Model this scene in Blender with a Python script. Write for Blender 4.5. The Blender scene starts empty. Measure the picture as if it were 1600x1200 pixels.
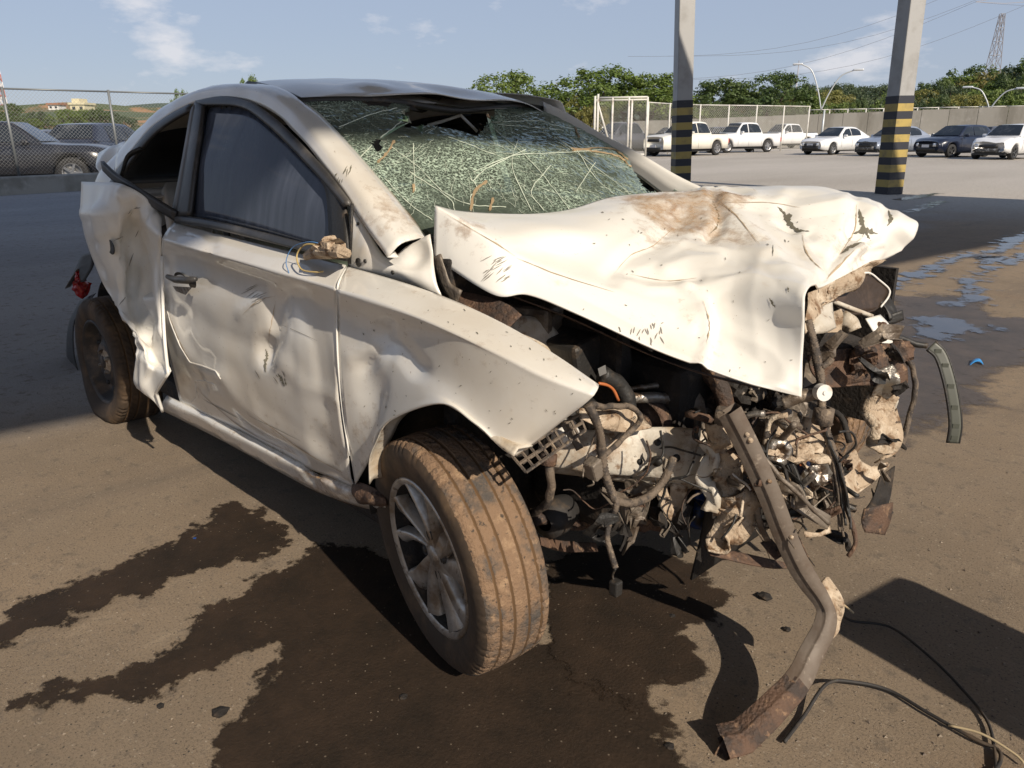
import bpy, bmesh, math, random
from mathutils import Vector, Matrix, noise
from mathutils.bvhtree import BVHTree
random.seed(7)
R = math.radians
scn = bpy.context.scene
COL = scn.collection
V = Vector

# ------------------------------------------------------------------ camera
# world frame: x = where the wrecked car points, y = its left, z = up, origin under its front axle
CAM = V((1.257, -1.788, 1.247)); FPX = 1200.0; PITCH = 0.315; ROLL = -0.0077
fh = V((-0.727, 0.687, 0)).normalized()
F = fh * math.cos(PITCH) + V((0, 0, -math.sin(PITCH)))
RT = V((fh.y, -fh.x, 0))
UP = RT.cross(F)
AX = RT * math.cos(ROLL) + UP * math.sin(ROLL)
AY = UP * math.cos(ROLL) - RT * math.sin(ROLL)
cd = bpy.data.cameras.new('camera'); cam = bpy.data.objects.new('camera', cd); COL.objects.link(cam)
cd.sensor_width = 36; cd.lens = 27.0; cd.clip_end = 3000; cd.clip_start = 0.05
cam.matrix_world = Matrix(((AX.x, AY.x, -F.x, CAM.x), (AX.y, AY.y, -F.y, CAM.y), (AX.z, AY.z, -F.z, CAM.z), (0, 0, 0, 1)))
scn.camera = cam

# ------------------------------------------------------------------ sky, sun, exposure
SUN_EL, SUN_AZ = R(34), R(-10)
SUN = V((math.cos(SUN_EL) * math.cos(SUN_AZ), math.cos(SUN_EL) * math.sin(SUN_AZ), math.sin(SUN_EL)))
w = bpy.data.worlds.new('World'); scn.world = w; w.use_nodes = True
wn, wl = w.node_tree.nodes, w.node_tree.links
bg = wn['Background']; bg.inputs[1].default_value = 0.12
sky = wn.new('ShaderNodeTexSky'); sky.sky_type = 'NISHITA'; sky.sun_disc = False
sky.sun_elevation = SUN_EL; sky.sun_rotation = R(90) - SUN_AZ; sky.air_density = 1.0; sky.dust_density = 0.35; sky.ozone_density = 2.5
tc = wn.new('ShaderNodeTexCoord'); sp = wn.new('ShaderNodeSeparateXYZ'); wl.new(tc.outputs['Generated'], sp.inputs[0])
ad = wn.new('ShaderNodeMath'); ad.operation = 'ADD'; ad.inputs[1].default_value = 0.10; wl.new(sp.outputs[2], ad.inputs[0])
cb = wn.new('ShaderNodeCombineXYZ')
for k in (0, 1):
    dv = wn.new('ShaderNodeMath'); dv.operation = 'DIVIDE'; wl.new(sp.outputs[k], dv.inputs[0]); wl.new(ad.outputs[0], dv.inputs[1]); wl.new(dv.outputs[0], cb.inputs[k])
nz = wn.new('ShaderNodeTexNoise'); nz.inputs['Scale'].default_value = 6.5; nz.inputs['Detail'].default_value = 7; nz.inputs['Roughness'].default_value = 0.58
cm = wn.new('ShaderNodeMapping'); cm.inputs['Scale'].default_value = (1, 1, 2.6); cm.inputs['Location'].default_value = (.35, .2, .1); wl.new(tc.outputs['Generated'], cm.inputs[0]); wl.new(cm.outputs[0], nz.inputs['Vector'])
cr = wn.new('ShaderNodeValToRGB'); cr.color_ramp.elements[0].position = 0.57; cr.color_ramp.elements[1].position = 0.70
cr.color_ramp.elements[1].color = (0.62, 0.62, 0.62, 1); wl.new(nz.outputs[0], cr.inputs[0])
mx = wn.new('ShaderNodeMix'); mx.data_type = 'RGBA'; wl.new(cr.outputs[0], mx.inputs[0]); wl.new(sky.outputs[0], mx.inputs[6]); mx.inputs[7].default_value = (6.6, 6.4, 6.5, 1)
hz = wn.new('ShaderNodeMix'); hz.data_type = 'RGBA'; vf = wn.new('ShaderNodeMapRange'); vf.interpolation_type = 'SMOOTHSTEP'; vf.inputs[1].default_value = .10; vf.inputs[2].default_value = .85; vf.inputs[3].default_value = .84; vf.inputs[4].default_value = .15; wl.new(sp.outputs[2], vf.inputs[0]); wl.new(vf.outputs[0], hz.inputs[0]); wl.new(sky.outputs[0], hz.inputs[6]); hz.inputs[7].default_value = (2.80, 3.22, 4.20, 1)   # thin even overcast veil
wl.new(hz.outputs[2], mx.inputs[6]); wl.new(mx.outputs[2], bg.inputs[0])
sl = bpy.data.lights.new('sun', 'SUN'); sl.energy = 4.9; sl.angle = R(0.53); sl.color = (1.0, 0.885, 0.735)
so = bpy.data.objects.new('sun', sl); COL.objects.link(so); so.rotation_euler = SUN.to_track_quat('Z', 'Y').to_euler(); so.location = (0, 0, 30)
vs = scn.view_settings; vs.view_transform = 'Standard'; vs.look = 'None'; vs.exposure = 0.15; vs.gamma = 1.0; vs.use_curve_mapping = False

# ------------------------------------------------------------------ ray helpers
def ray(px, py): return F + AX * ((px - 800) / FPX) - AY * ((py - 600) / FPX)
def hit(px, py, n, k):
    d = ray(px, py); return CAM + d * ((k - n.dot(CAM)) / n.dot(d))
def Y(px, py, y): return hit(px, py, V((0, 1, 0)), y)
def X(px, py, x): return hit(px, py, V((1, 0, 0)), x)
def G(px, py, z=0.0): return hit(px, py, V((0, 0, 1)), z)
def D(px, py, d):
    r = ray(px, py); return CAM + r * (d / math.hypot(r.x, r.y))
def pj(p):
    q = p - CAM; d = q.dot(F); return (800 + FPX * q.dot(AX) / d, 600 - FPX * q.dot(AY) / d)
PROF = [(.0, -.77), (.2, -.785), (.3, -.81), (.45, -.843), (.6, -.853), (.72, -.848), (.80, -.834), (.875, -.866), (.93, -.836), (.975, -.79), (1.15, -.735), (1.3, -.665), (1.40, -.595), (1.5, -.5)]
def yside(z):
    z = max(0, min(1.5, z))
    for (a, b), (c, d) in zip(PROF, PROF[1:]):
        if z <= c: return b + (d - b) * (z - a) / (c - a)
    return PROF[-1][1]
def S(px, py, off=0.0):
    """point of the car's right side seen at a pixel, off = metres outward"""
    d = ray(px, py); lo, hi = 0.3, 9.0
    for _ in range(40):
        m = (lo + hi) / 2; p = CAM + d * m
        if p.y > yside(p.z) - off: hi = m
        else: lo = m
    return CAM + d * hi

# ------------------------------------------------------------------ object helpers
def link(o, parent=None):
    COL.objects.link(o)
    if parent is not None: o.parent = parent
    return o
def tag(o, label=None, cat=None, group=None, kind=None):
    if label: o['label'] = label
    if cat: o['category'] = cat
    if group: o['group'] = group
    if kind: o['kind'] = kind
    return o
def thing(name, label, cat, loc=(0, 0, 0), rz=0.0, group=None):
    o = bpy.data.objects.new(name, None); o.location = loc; o.rotation_euler = (0, 0, rz); o.empty_display_size = .2
    link(o); return tag(o, label, cat, group)
def mesh_obj(name, verts, faces, mat, parent=None, smooth=False, solid=0, bevel=0, mats=None, midx=None, abs_loc=None):
    me = bpy.data.meshes.new(name); me.from_pydata([tuple(v) for v in verts], [], faces); me.update()
    for m in (mats or [mat]): me.materials.append(m)
    if midx: me.polygons.foreach_set('material_index', midx)
    if smooth: me.polygons.foreach_set('use_smooth', [True] * len(me.polygons))
    o = bpy.data.objects.new(name, me); link(o, parent)
    if solid:
        s = o.modifiers.new('s', 'SOLIDIFY'); s.thickness = solid; s.offset = 0
    if bevel:
        b = o.modifiers.new('b', 'BEVEL'); b.width = bevel; b.segments = 2; b.limit_method = 'ANGLE'
    return o
class MB:
    def __init__(s): s.v, s.f, s.m = [], [], []
    def add(s, verts, faces, m=0):
        o = len(s.v); s.v += [V(p) for p in verts]; s.f += [tuple(i + o for i in f) for f in faces]; s.m += [m] * len(faces); return s
    def box(s, c, size, M=None, m=0):
        x, y, z = [k / 2 for k in size]; c = V(c)
        vs_ = [V((a, b, d)) for a in (-x, x) for b in (-y, y) for d in (-z, z)]
        if M is not None: vs_ = [M @ p for p in vs_]
        return s.add([p + c for p in vs_], [(0, 1, 3, 2), (4, 6, 7, 5), (0, 4, 5, 1), (2, 3, 7, 6), (0, 2, 6, 4), (1, 5, 7, 3)], m)
    def tube(s, pts, r, n=8, m=0, cap=True):
        pts = [V(p) for p in pts]; k = len(pts); rs = r if isinstance(r, (list, tuple)) else [r] * k
        t0 = (pts[1] - pts[0]).normalized(); up = t0.orthogonal().normalized(); rings = []
        for i, p in enumerate(pts):
            t = (pts[min(i + 1, k - 1)] - pts[max(i - 1, 0)]).normalized()
            up = (up - t * up.dot(t)); up = up.normalized() if up.length > 1e-6 else t.orthogonal().normalized()
            b = t.cross(up)
            rings.append([p + (up * math.cos(a) + b * math.sin(a)) * rs[i] for a in [2 * math.pi * j / n for j in range(n)]])
        vs_ = [q for g in rings for q in g]
        fs = [(i * n + j, i * n + (j + 1) % n, (i + 1) * n + (j + 1) % n, (i + 1) * n + j) for i in range(k - 1) for j in range(n)]
        if cap: fs += [tuple(range(n))[::-1], tuple((k - 1) * n + j for j in range(n))]
        return s.add(vs_, fs, m)
    def grid(s, g, m=0, closed=False):
        r, c = len(g), len(g[0])
        return s.add([p for row in g for p in row], [(i * c + j, i * c + j + 1, (i + 1) * c + j + 1, (i + 1) * c + j) for i in range(r - 1) for j in range(c - 1)], m)
    def lathe(s, prof, c=(0, 0, 0), M=None, n=32, m=0):
        """prof: (radius, offset along axis y)"""
        c = V(c); rows = []
        for j in range(n + 1):
            a = 2 * math.pi * j / n; row = []
            for r, t in prof:
                p = V((r * math.cos(a), t, r * math.sin(a)))
                row.append((M @ p if M is not None else p) + c)
            rows.append(row)
        return s.grid(rows, m)
    def obj(s, name, mat, parent=None, smooth=True, **k):
        mats = mat if isinstance(mat, list) else [mat]
        return mesh_obj(name, s.v, s.f, None, parent, smooth, mats=mats, midx=s.m, **k)
def cr1(pts, n, sharp=()):
    """Catmull-Rom through pts, n samples a span, sharp = indices where it breaks"""
    out = []; cuts = [0] + sorted(k for k in sharp if 0 < k < len(pts) - 1) + [len(pts) - 1]
    for a, b in zip(cuts, cuts[1:]):
        q = pts[a:b + 1]; q = [q[0] * 2 - q[1]] + q + [q[-1] * 2 - q[-2]]
        for i in range(1, len(q) - 2):
            p0, p1, p2, p3 = q[i - 1:i + 3]
            for j in range(n):
                t = j / n
                out.append(.5 * ((2 * p1) + (p2 - p0) * t + (2 * p0 - 5 * p1 + 4 * p2 - p3) * t * t + (3 * p1 - p0 - 3 * p2 + p3) * t ** 3))
    out.append(pts[-1].copy()); return out
def patch(rows, nu=6, nv=6, srow=(), scol=()):
    a = [cr1(r, nv, scol) for r in rows]
    cols = [cr1([r[j] for r in a], nu, srow) for j in range(len(a[0]))]
    return [[c[i] for c in cols] for i in range(len(cols[0]))]
def gnorm(g):
    r, c = len(g), len(g[0]); out = []
    for i in range(r):
        row = []
        for j in range(c):
            a = g[min(i + 1, r - 1)][j] - g[max(i - 1, 0)][j]; b = g[i][min(j + 1, c - 1)] - g[i][max(j - 1, 0)]
            n = a.cross(b); row.append(n.normalized() if n.length > 1e-9 else V((0, 0, 1)))
        out.append(row)
    return out
def dent(g, dents=(), wob=0, wsc=4, seed=0, ridge=0, rsc=5, mask=None):
    """push grid points along their normals (turned to the camera): dents (centre, radius, depth)"""
    N = gnorm(g)
    for i, row in enumerate(g):
        for j, p in enumerate(row):
            n = N[i][j]
            if n.dot(CAM - p) < 0: n = -n
            h = 0
            for c, r, a in dents:
                q = (p - c).length / r
                if q < 1: h += a * (1 - q * q) ** 2
            if wob:
                e = min(i, len(g) - 1 - i, j, len(row) - 1 - j); k = min(1, e / 3)
                h += wob * k * noise.noise(p * wsc + V((seed, seed * .7, 3)))
            if ridge:
                e = min(i, len(g) - 1 - i, j, len(row) - 1 - j); q = V((seed * 1.7, 2, seed)); rv = 1 - min(1, abs(noise.noise(p * rsc + q)) * 4.5); h += ridge * min(1, e / 4) * (rv - .3) * (mask(p) if mask else 1) * (.5 + noise.noise(p * rsc * .6 + q))
            row[j] = p + n * h
    return g
def panel(name, g, mat, parent, solid=.003, smooth=True, **k):
    return MB().grid(g).obj(name, mat, parent, smooth, solid=solid, **k)
def ribbon(pts, wid, side, n=5, curl=0, crump=0, seed=0, nw=4):
    """strip along pts; side(s) = width vector; returns a grid"""
    c = cr1([V(p) for p in pts], n); k = len(c)
    if not isinstance(side, list): side = [side] * len(pts)
    sd = cr1([V(q) for q in side], n)
    ws = wid if isinstance(wid, list) else [wid] * len(pts)
    wv = cr1([V((q, 0, 0)) for q in ws], n); g = []
    for i in range(k):
        t = (c[min(i + 1, k - 1)] - c[max(i - 1, 0)]).normalized(); b = (sd[i] - t * sd[i].dot(t)).normalized(); nn = t.cross(b)
        row = []
        for j in range(nw + 1):
            s = j / nw - .5
            row.append(c[i] + b * (s * wv[i].x) + nn * (curl * (4 * s * s - .5) * wv[i].x) + nn * crump * noise.noise(c[i] * 9 + b * s * 2 + V((seed, 0, 0))))
        g.append(row)
    return g
def poly_sheet(name, pts, mat, parent=None, z=None, **k):
    return mesh_obj(name, pts, [tuple(range(len(pts)))], mat, parent, **k)

# ------------------------------------------------------------------ materials
def mat(name, base, rough=.6, metal=0.0, mixes=(), bump=0, bscale=40, coat=0, spec=.5, trans=0, emit=None, coord='Object', rvar=0, alpha=None):
    """mixes: (colour, scale, lo, hi, detail, stretch) laid over the base through a noise"""
    m = bpy.data.materials.new(name); m.use_nodes = True; n, l = m.node_tree.nodes, m.node_tree.links
    b = n['Principled BSDF']; b.inputs['Roughness'].default_value = rough; b.inputs['Metallic'].default_value = metal
    b.inputs['Coat Weight'].default_value = coat; b.inputs['Specular IOR Level'].default_value = spec; b.inputs['Transmission Weight'].default_value = trans
    t = n.new('ShaderNodeTexCoord'); cur = None
    rgb = n.new('ShaderNodeRGB'); rgb.outputs[0].default_value = (*base, 1); cur = rgb.outputs[0]
    rl = None
    for k, q in enumerate(mixes):
        col, sc, lo, hi = q[:4]; det = q[4] if len(q) > 4 else 5; st = q[5] if len(q) > 5 else None
        mp = n.new('ShaderNodeMapping'); l.new(t.outputs[coord], mp.inputs[0]); mp.inputs['Location'].default_value = (k * 3.7, k * 1.3, k * 5.1)
        if st: mp.inputs['Scale'].default_value = st
        nt = n.new('ShaderNodeTexNoise'); nt.inputs['Scale'].default_value = sc; nt.inputs['Detail'].default_value = det; nt.inputs['Roughness'].default_value = .62
        l.new(mp.outputs[0], nt.inputs['Vector'])
        r = n.new('ShaderNodeMapRange'); r.inputs[1].default_value = lo; r.inputs[2].default_value = hi; r.interpolation_type = 'SMOOTHSTEP'; l.new(nt.outputs[0], r.inputs[0])
        mi = n.new('ShaderNodeMix'); mi.data_type = 'RGBA'; l.new(r.outputs[0], mi.inputs[0]); l.new(cur, mi.inputs[6]); mi.inputs[7].default_value = (*col, 1); cur = mi.outputs[2]
        rl = r.outputs[0]
    l.new(cur, b.inputs['Base Color'])
    if rvar and rl is not None:
        rr = n.new('ShaderNodeMapRange'); rr.inputs[3].default_value = rough; rr.inputs[4].default_value = min(1, rough + rvar); l.new(rl, rr.inputs[0]); l.new(rr.outputs[0], b.inputs['Roughness'])
    if bump:
        nt = n.new('ShaderNodeTexNoise'); nt.inputs['Scale'].default_value = bscale; nt.inputs['Detail'].default_value = 6; l.new(t.outputs[coord], nt.inputs['Vector'])
        bp = n.new('ShaderNodeBump'); bp.inputs['Strength'].default_value = min(1, bump); bp.inputs['Distance'].default_value = .01; l.new(nt.outputs[0], bp.inputs['Height']); l.new(bp.outputs[0], b.inputs['Normal'])
    if emit: b.inputs['Emission Color'].default_value = (*emit, 1); b.inputs['Emission Strength'].default_value = 1
    if alpha is not None: b.inputs['Alpha'].default_value = alpha
    return m
def glass(name, tint, rough=.03, opac=.3, dust=(.2, .2, .2), dustamt=.2, dsc=6, st=None):
    """car glass: tinted see-through, mirror reflection, and a film of dust"""
    m = bpy.data.materials.new(name); m.use_nodes = True; n, l = m.node_tree.nodes, m.node_tree.links; n.remove(n['Principled BSDF'])
    tr = n.new('ShaderNodeBsdfTransparent'); tr.inputs[0].default_value = (*tint, 1)
    gl = n.new('ShaderNodeBsdfGlossy'); gl.inputs['Roughness'].default_value = rough
    fr = n.new('ShaderNodeFresnel'); fr.inputs[0].default_value = 1.5
    a = n.new('ShaderNodeMixShader'); l.new(fr.outputs[0], a.inputs[0]); l.new(tr.outputs[0], a.inputs[1]); l.new(gl.outputs[0], a.inputs[2])
    di = n.new('ShaderNodeBsdfDiffuse'); di.inputs[0].default_value = (*dust, 1)
    t = n.new('ShaderNodeTexCoord'); mp = n.new('ShaderNodeMapping'); l.new(t.outputs['Object'], mp.inputs[0])
    if st: mp.inputs['Scale'].default_value = st
    nt = n.new('ShaderNodeTexNoise'); nt.inputs['Scale'].default_value = dsc; nt.inputs['Detail'].default_value = 7; l.new(mp.outputs[0], nt.inputs['Vector'])
    r = n.new('ShaderNodeMapRange'); r.inputs[1].default_value = .3; r.inputs[2].default_value = .75; r.inputs[3].default_value = dustamt * .35; r.inputs[4].default_value = dustamt; l.new(nt.outputs[0], r.inputs[0])
    b = n.new('ShaderNodeMixShader'); l.new(r.outputs[0], b.inputs[0]); l.new(a.outputs[0], b.inputs[1]); l.new(di.outputs[0], b.inputs[2]); l.new(b.outputs[0], n['Material Output'].inputs[0])
    return m

M = {}
M['paint'] = mat('dusty_white_paint', (.74, .725, .68), .34, 0, [((.64, .57, .47), 2.6, .50, .84, 8), ((.50, .37, .24), 7, .66, .84, 9), ((.30, .20, .12), 110, .70, .76, 3)], .03, 12, coat=.2, rvar=.25)
M['paint_side'] = mat('muddy_white_paint', (.69, .675, .635), .30, 0, [((.60, .55, .47), 1.6, .40, .74, 8), ((.45, .36, .26), 5, .64, .86, 9, (1, 1, 2.2)), ((.25, .18, .12), 90, .69, .75, 3)], .02, 10, coat=.55, rvar=.2)
M['paint_under'] = mat('inner_sheet_metal', (.52, .48, .41), .5, 0, [((.36, .28, .19), 7, .42, .70, 8), ((.20, .12, .065), 28, .54, .70, 8), ((.06, .04, .03), 60, .62, .72, 5)], .25, 90)
M['beige'] = mat('mud_caked_metal', (.40, .31, .22), .75, 0, [((.56, .47, .36), 18, .46, .64, 8), ((.19, .115, .062), 26, .50, .64, 8), ((.05, .032, .022), 48, .60, .68, 6)], .6, 140)
M['rust'] = mat('rusty_metal', (.105, .060, .038), .75, 0, [((.045, .032, .026), 16, .44, .62, 8), ((.22, .135, .08), 40, .55, .68, 7), ((.30, .23, .16), 12, .66, .78, 7)], .6, 140)
M['steel'] = mat('dirty_grey_steel', (.185, .155, .125), .5, .25, [((.095, .070, .050), 14, .44, .64, 8), ((.30, .245, .185), 34, .56, .70, 7)], .3, 120)
M['bare'] = mat('bright_scraped_steel', (.36, .34, .31), .38, .7, [((.14, .10, .07), 26, .46, .62, 8)], .3, 120)
M['black'] = mat('black_plastic', (.020, .019, .018), .55, 0, [((.085, .062, .043), 22, .54, .72, 8)], .2, 120)
M['trim'] = mat('dusty_black_trim', (.035, .034, .034), .45, 0, [((.12, .11, .10), 5, .48, .75, 6)], .05, 60)
M['rubber'] = mat('black_rubber', (.025, .023, .022), .7, 0, [((.10, .07, .045), 9, .5, .72, 6)], .2, 60)
M['hose'] = mat('dusty_hose', (.14, .108, .080), .75, 0, [((.045, .037, .032), 30, .46, .60, 6), ((.24, .185, .13), 60, .58, .70, 5)], .4, 200)
M['tread'] = mat('mud_tan_tread', (.205, .130, .078), .9, 0, [((.075, .064, .055), 9, .44, .60, 9), ((.30, .20, .12), 30, .54, .70, 7), ((.06, .045, .033), 60, .58, .68, 5)], .6, 160)
M['sidewall'] = mat('brown_sidewall', (.050, .034, .022), .8, 0, [((.13, .082, .045), 7, .45, .72, 6)], .15, 60)
M['groove'] = mat('tread_groove', (.12, .07, .034), .95)
M['alloy'] = mat('dirty_alloy', (.50, .48, .45), .36, .55, [((.24, .185, .135), 9, .40, .64, 8), ((.11, .08, .055), 34, .56, .70, 7)], .15, 90)
M['wheelsteel'] = mat('black_wheel_steel', (.05, .045, .042), .6, .3, [((.15, .11, .08), 8, .5, .7, 6)], .1, 40)
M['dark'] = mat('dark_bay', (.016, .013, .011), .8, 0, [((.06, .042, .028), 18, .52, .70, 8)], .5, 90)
M['seat'] = mat('grey_beige_cloth', (.58, .54, .48), .9, 0, [((.42, .385, .34), 9, .45, .7, 6)], .2, 200)
M['lining'] = mat('headliner', (.46, .43, .39), .95, 0, [((.32, .29, .25), 4, .5, .7, 5)], .1, 150)
M['blueplastic'] = mat('blue_plastic', (.012, .055, .22), .35, 0, [((.03, .03, .03), 20, .5, .65, 6)])
M['white'] = mat('white_plastic', (.72, .70, .66), .4, 0, [((.45, .36, .27), 12, .55, .75, 5)])
M['red'] = mat('red_lens', (.30, .012, .012), .25, 0, [((.10, .01, .01), 20, .5, .65, 5)])
M['orange'] = mat('orange_scrap', (.40, .12, .035), .5, 0, [((.12, .06, .03), 18, .5, .7, 5)])
M['lbl'] = mat('label_paper', (.66, .66, .64), .6)
M['sideglass'] = glass('tinted_dusty_side_glass', (.055, .065, .085), .05, 0, (.150, .178, .245), .66, 3.0, (9, 3, 1.0))
M['cleanglass'] = glass('car_glass', (.10, .12, .13), .02, 0, (.2, .2, .2), .12)
M['gascratch'] = mat('scratch_grey', (.24, .225, .20), .7)
M['gouge'] = mat('gouge_dark', (.15, .14, .105), .7)
M['rearglass'] = glass('rear_glass', (.10, .12, .13), .03, 0, (.16, .16, .16), .30)
M['beam'] = mat('bumper_beam_steel', (.150, .122, .098), .62, .10, [((.10, .070, .050), 7, .42, .66, 8), ((.27, .225, .18), 40, .60, .74, 6)], .12, 70)

# shattered windscreen: green laminate, white frost where it is crazed
m = bpy.data.materials.new('shattered_laminate'); m.use_nodes = True; n, l = m.node_tree.nodes, m.node_tree.links; n.remove(n['Principled BSDF'])
t = n.new('ShaderNodeTexCoord')
tr = n.new('ShaderNodeBsdfTransparent'); tr.inputs[0].default_value = (.36, .50, .42, 1)
gl = n.new('ShaderNodeBsdfGlossy'); gl.inputs['Roughness'].default_value = .08; gl.inputs[0].default_value = (.85, .95, .9, 1)
fr = n.new('ShaderNodeFresnel'); fr.inputs[0].default_value = 1.5
a = n.new('ShaderNodeMixShader'); l.new(fr.outputs[0], a.inputs[0]); l.new(tr.outputs[0], a.inputs[1]); l.new(gl.outputs[0], a.inputs[2])
di = n.new('ShaderNodeBsdfDiffuse'); di.inputs[0].default_value = (.40, .50, .40, 1)
vo = n.new('ShaderNodeTexVoronoi'); vo.feature = 'DISTANCE_TO_EDGE'; vo.inputs['Scale'].default_value = 85; l.new(t.outputs['Object'], vo.inputs['Vector'])
e1 = n.new('ShaderNodeMapRange'); e1.inputs[1].default_value = .0; e1.inputs[2].default_value = .07; e1.inputs[3].default_value = 1; e1.inputs[4].default_value = 0; l.new(vo.outputs['Distance'], e1.inputs[0])
nb = n.new('ShaderNodeTexNoise'); nb.inputs['Scale'].default_value = 3.2; nb.inputs['Detail'].default_value = 6; l.new(t.outputs['Object'], nb.inputs['Vector'])
e2 = n.new('ShaderNodeMapRange'); e2.inputs[1].default_value = .42; e2.inputs[2].default_value = .66; l.new(nb.outputs[0], e2.inputs[0])
ns = n.new('ShaderNodeTexNoise'); ns.inputs['Scale'].default_value = 120; ns.inputs['Detail'].default_value = 3; l.new(t.outputs['Object'], ns.inputs['Vector'])
e3 = n.new('ShaderNodeMapRange'); e3.inputs[1].default_value = .53; e3.inputs[2].default_value = .64; l.new(ns.outputs[0], e3.inputs[0])
mxm = n.new('ShaderNodeMath'); mxm.operation = 'MAXIMUM'; l.new(e1.outputs[0], mxm.inputs[0]); l.new(e3.outputs[0], mxm.inputs[1])
mu = n.new('ShaderNodeMath'); mu.operation = 'MULTIPLY_ADD'; l.new(mxm.outputs[0], mu.inputs[0]); l.new(e2.outputs[0], mu.inputs[1]); mu.inputs[2].default_value = .13
b = n.new('ShaderNodeMixShader'); l.new(mu.outputs[0], b.inputs[0]); l.new(a.outputs[0], b.inputs[1]); l.new(di.outputs[0], b.inputs[2]); l.new(b.outputs[0], n['Material Output'].inputs[0])
M['crazed'] = m
M['crack'] = mat('crack_line', (.62, .68, .56), .4)
M['seam'] = mat('cracked_paint_seam', (.42, .33, .23), .8)
M['crackmud'] = mat('muddy_crack', (.36, .26, .15), .8)

# ================================================================== SETTING
def ground_mat():
    m = bpy.data.materials.new('dusty_asphalt'); m.use_nodes = True; n, l = m.node_tree.nodes, m.node_tree.links; b = n['Principled BSDF']
    t = n.new('ShaderNodeTexCoord'); co = t.outputs['Object']
    def noi(sc, det=6, ro=.6, st=None, loc=None):
        x = n.new('ShaderNodeTexNoise'); x.inputs['Scale'].default_value = sc; x.inputs['Detail'].default_value = det; x.inputs['Roughness'].default_value = ro
        if st:
            mp = n.new('ShaderNodeMapping'); mp.inputs['Scale'].default_value = st[:3]; mp.inputs['Rotation'].default_value = (0, 0, st[3]); l.new(co, mp.inputs[0]); l.new(mp.outputs[0], x.inputs['Vector'])
        else: l.new(co, x.inputs['Vector'])
        return x.outputs[0]
    def rng(s, lo, hi, a=0, c=1):
        r = n.new('ShaderNodeMapRange'); r.inputs[1].default_value = lo; r.inputs[2].default_value = hi; r.inputs[3].default_value = a; r.inputs[4].default_value = c; r.interpolation_type = 'SMOOTHSTEP'; l.new(s, r.inputs[0]); return r.outputs[0]
    def mix(f, a, c):
        x = n.new('ShaderNodeMix'); x.data_type = 'RGBA'; l.new(f, x.inputs[0])
        for s, q in ((6, a), (7, c)):
            if isinstance(q, tuple): x.inputs[s].default_value = (*q, 1)
            else: l.new(q, x.inputs[s])
        return x.outputs[2]
    big = rng(noi(.55, 7), .36, .66); fine = rng(noi(3.5, 9, .68), .35, .68)
    cur = mix(big, (.225, .174, .122), (.325, .245, .166)); cur = mix(fine, cur, (.280, .218, .154))
    strk = rng(noi(2.2, 8, .65, (1, .22, 1, R(35))), .52, .72, 0, .8); cur = mix(strk, cur, (.20, .158, .118)); strk2 = rng(noi(9, 8, .7, (1, .3, 1, R(28))), .58, .72, 0, .7); cur = mix(strk2, cur, (.39, .31, .22))
    rust = rng(noi(1.3, 7, .6), .60, .78, 0, .55); cur = mix(rust, cur, (.25, .145, .078))
    sx0 = n.new('ShaderNodeSeparateXYZ'); l.new(co, sx0.inputs[0]); wob = n.new('ShaderNodeMath'); wob.operation = 'MULTIPLY_ADD'; l.new(noi(.7, 6), wob.inputs[0]); wob.inputs[1].default_value = -3.0; l.new(sx0.outputs[0], wob.inputs[2])
    grey = mix(rng(noi(.5, 8, .65, (1, .3, 1, R(-40))), .35, .68), (.27, .262, .258), (.37, .355, .345)); cur = mix(rng(wob.outputs[0], -5.2, -3.6, 1, 0), cur, grey)
    # far slab: pale worn concrete beyond the shed
    sx = n.new('ShaderNodeSeparateXYZ'); l.new(co, sx.inputs[0])
    far = rng(sx.outputs[1], 9, 15); cur2 = mix(rng(noi(.16, 7, .6, (1, .25, 1, R(20))), .34, .68), (.36, .325, .275), (.47, .43, .375)); cur = mix(far, cur, cur2)
    # stone chips and grit
    vo = n.new('ShaderNodeTexVoronoi'); vo.inputs['Scale'].default_value = 95; l.new(co, vo.inputs['Vector'])
    chip = rng(vo.outputs['Distance'], .17, .26, 1, 0); sel = n.new('ShaderNodeSeparateColor'); l.new(vo.outputs['Color'], sel.inputs[0])
    ch = n.new('ShaderNodeMath'); ch.operation = 'MULTIPLY'; l.new(chip, ch.inputs[0]); l.new(rng(sel.outputs[0], .86, .92), ch.inputs[1]); cur = mix(ch.outputs[0], cur, (.42, .36, .28))
    ch2 = n.new('ShaderNodeMath'); ch2.operation = 'MULTIPLY'; l.new(chip, ch2.inputs[0]); l.new(rng(sel.outputs[1], .84, .90), ch2.inputs[1]); cur = mix(ch2.outputs[0], cur, (.055, .045, .038))
    clus = rng(noi(14, 8, .75), .52, .66, 0, .75); cur = mix(clus, cur, (.155, .124, .094)); clus2 = rng(noi(31, 7, .75), .58, .68, 0, .7); cur = mix(clus2, cur, (.40, .33, .25))
    grit = rng(noi(150, 5, .75), .50, .66, 0, .75); cur = mix(grit, cur, (.085, .066, .050))
    l.new(cur, b.inputs['Base Color']); b.inputs['Roughness'].default_value = .9
    bp = n.new('ShaderNodeBump'); bp.inputs['Strength'].default_value = .8; bp.inputs['Distance'].default_value = .006
    sm = n.new('ShaderNodeMath'); sm.operation = 'ADD'; l.new(noi(160, 6, .75), sm.inputs[0]); l.new(noi(420, 3, .7), sm.inputs[1]); l.new(sm.outputs[0], bp.inputs['Height']); l.new(bp.outputs[0], b.inputs['Normal'])
    return m
M['ground'] = ground_mat()
g_ = [[V((x, y, 0)) for x in (-900, -120, -40, -12, 12, 40, 300)] for y in (-300, -40, -12, 12, 40, 120, 900)]
tag(MB().grid(g_).obj('ground', M['ground'], None, False), kind='structure')

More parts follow.
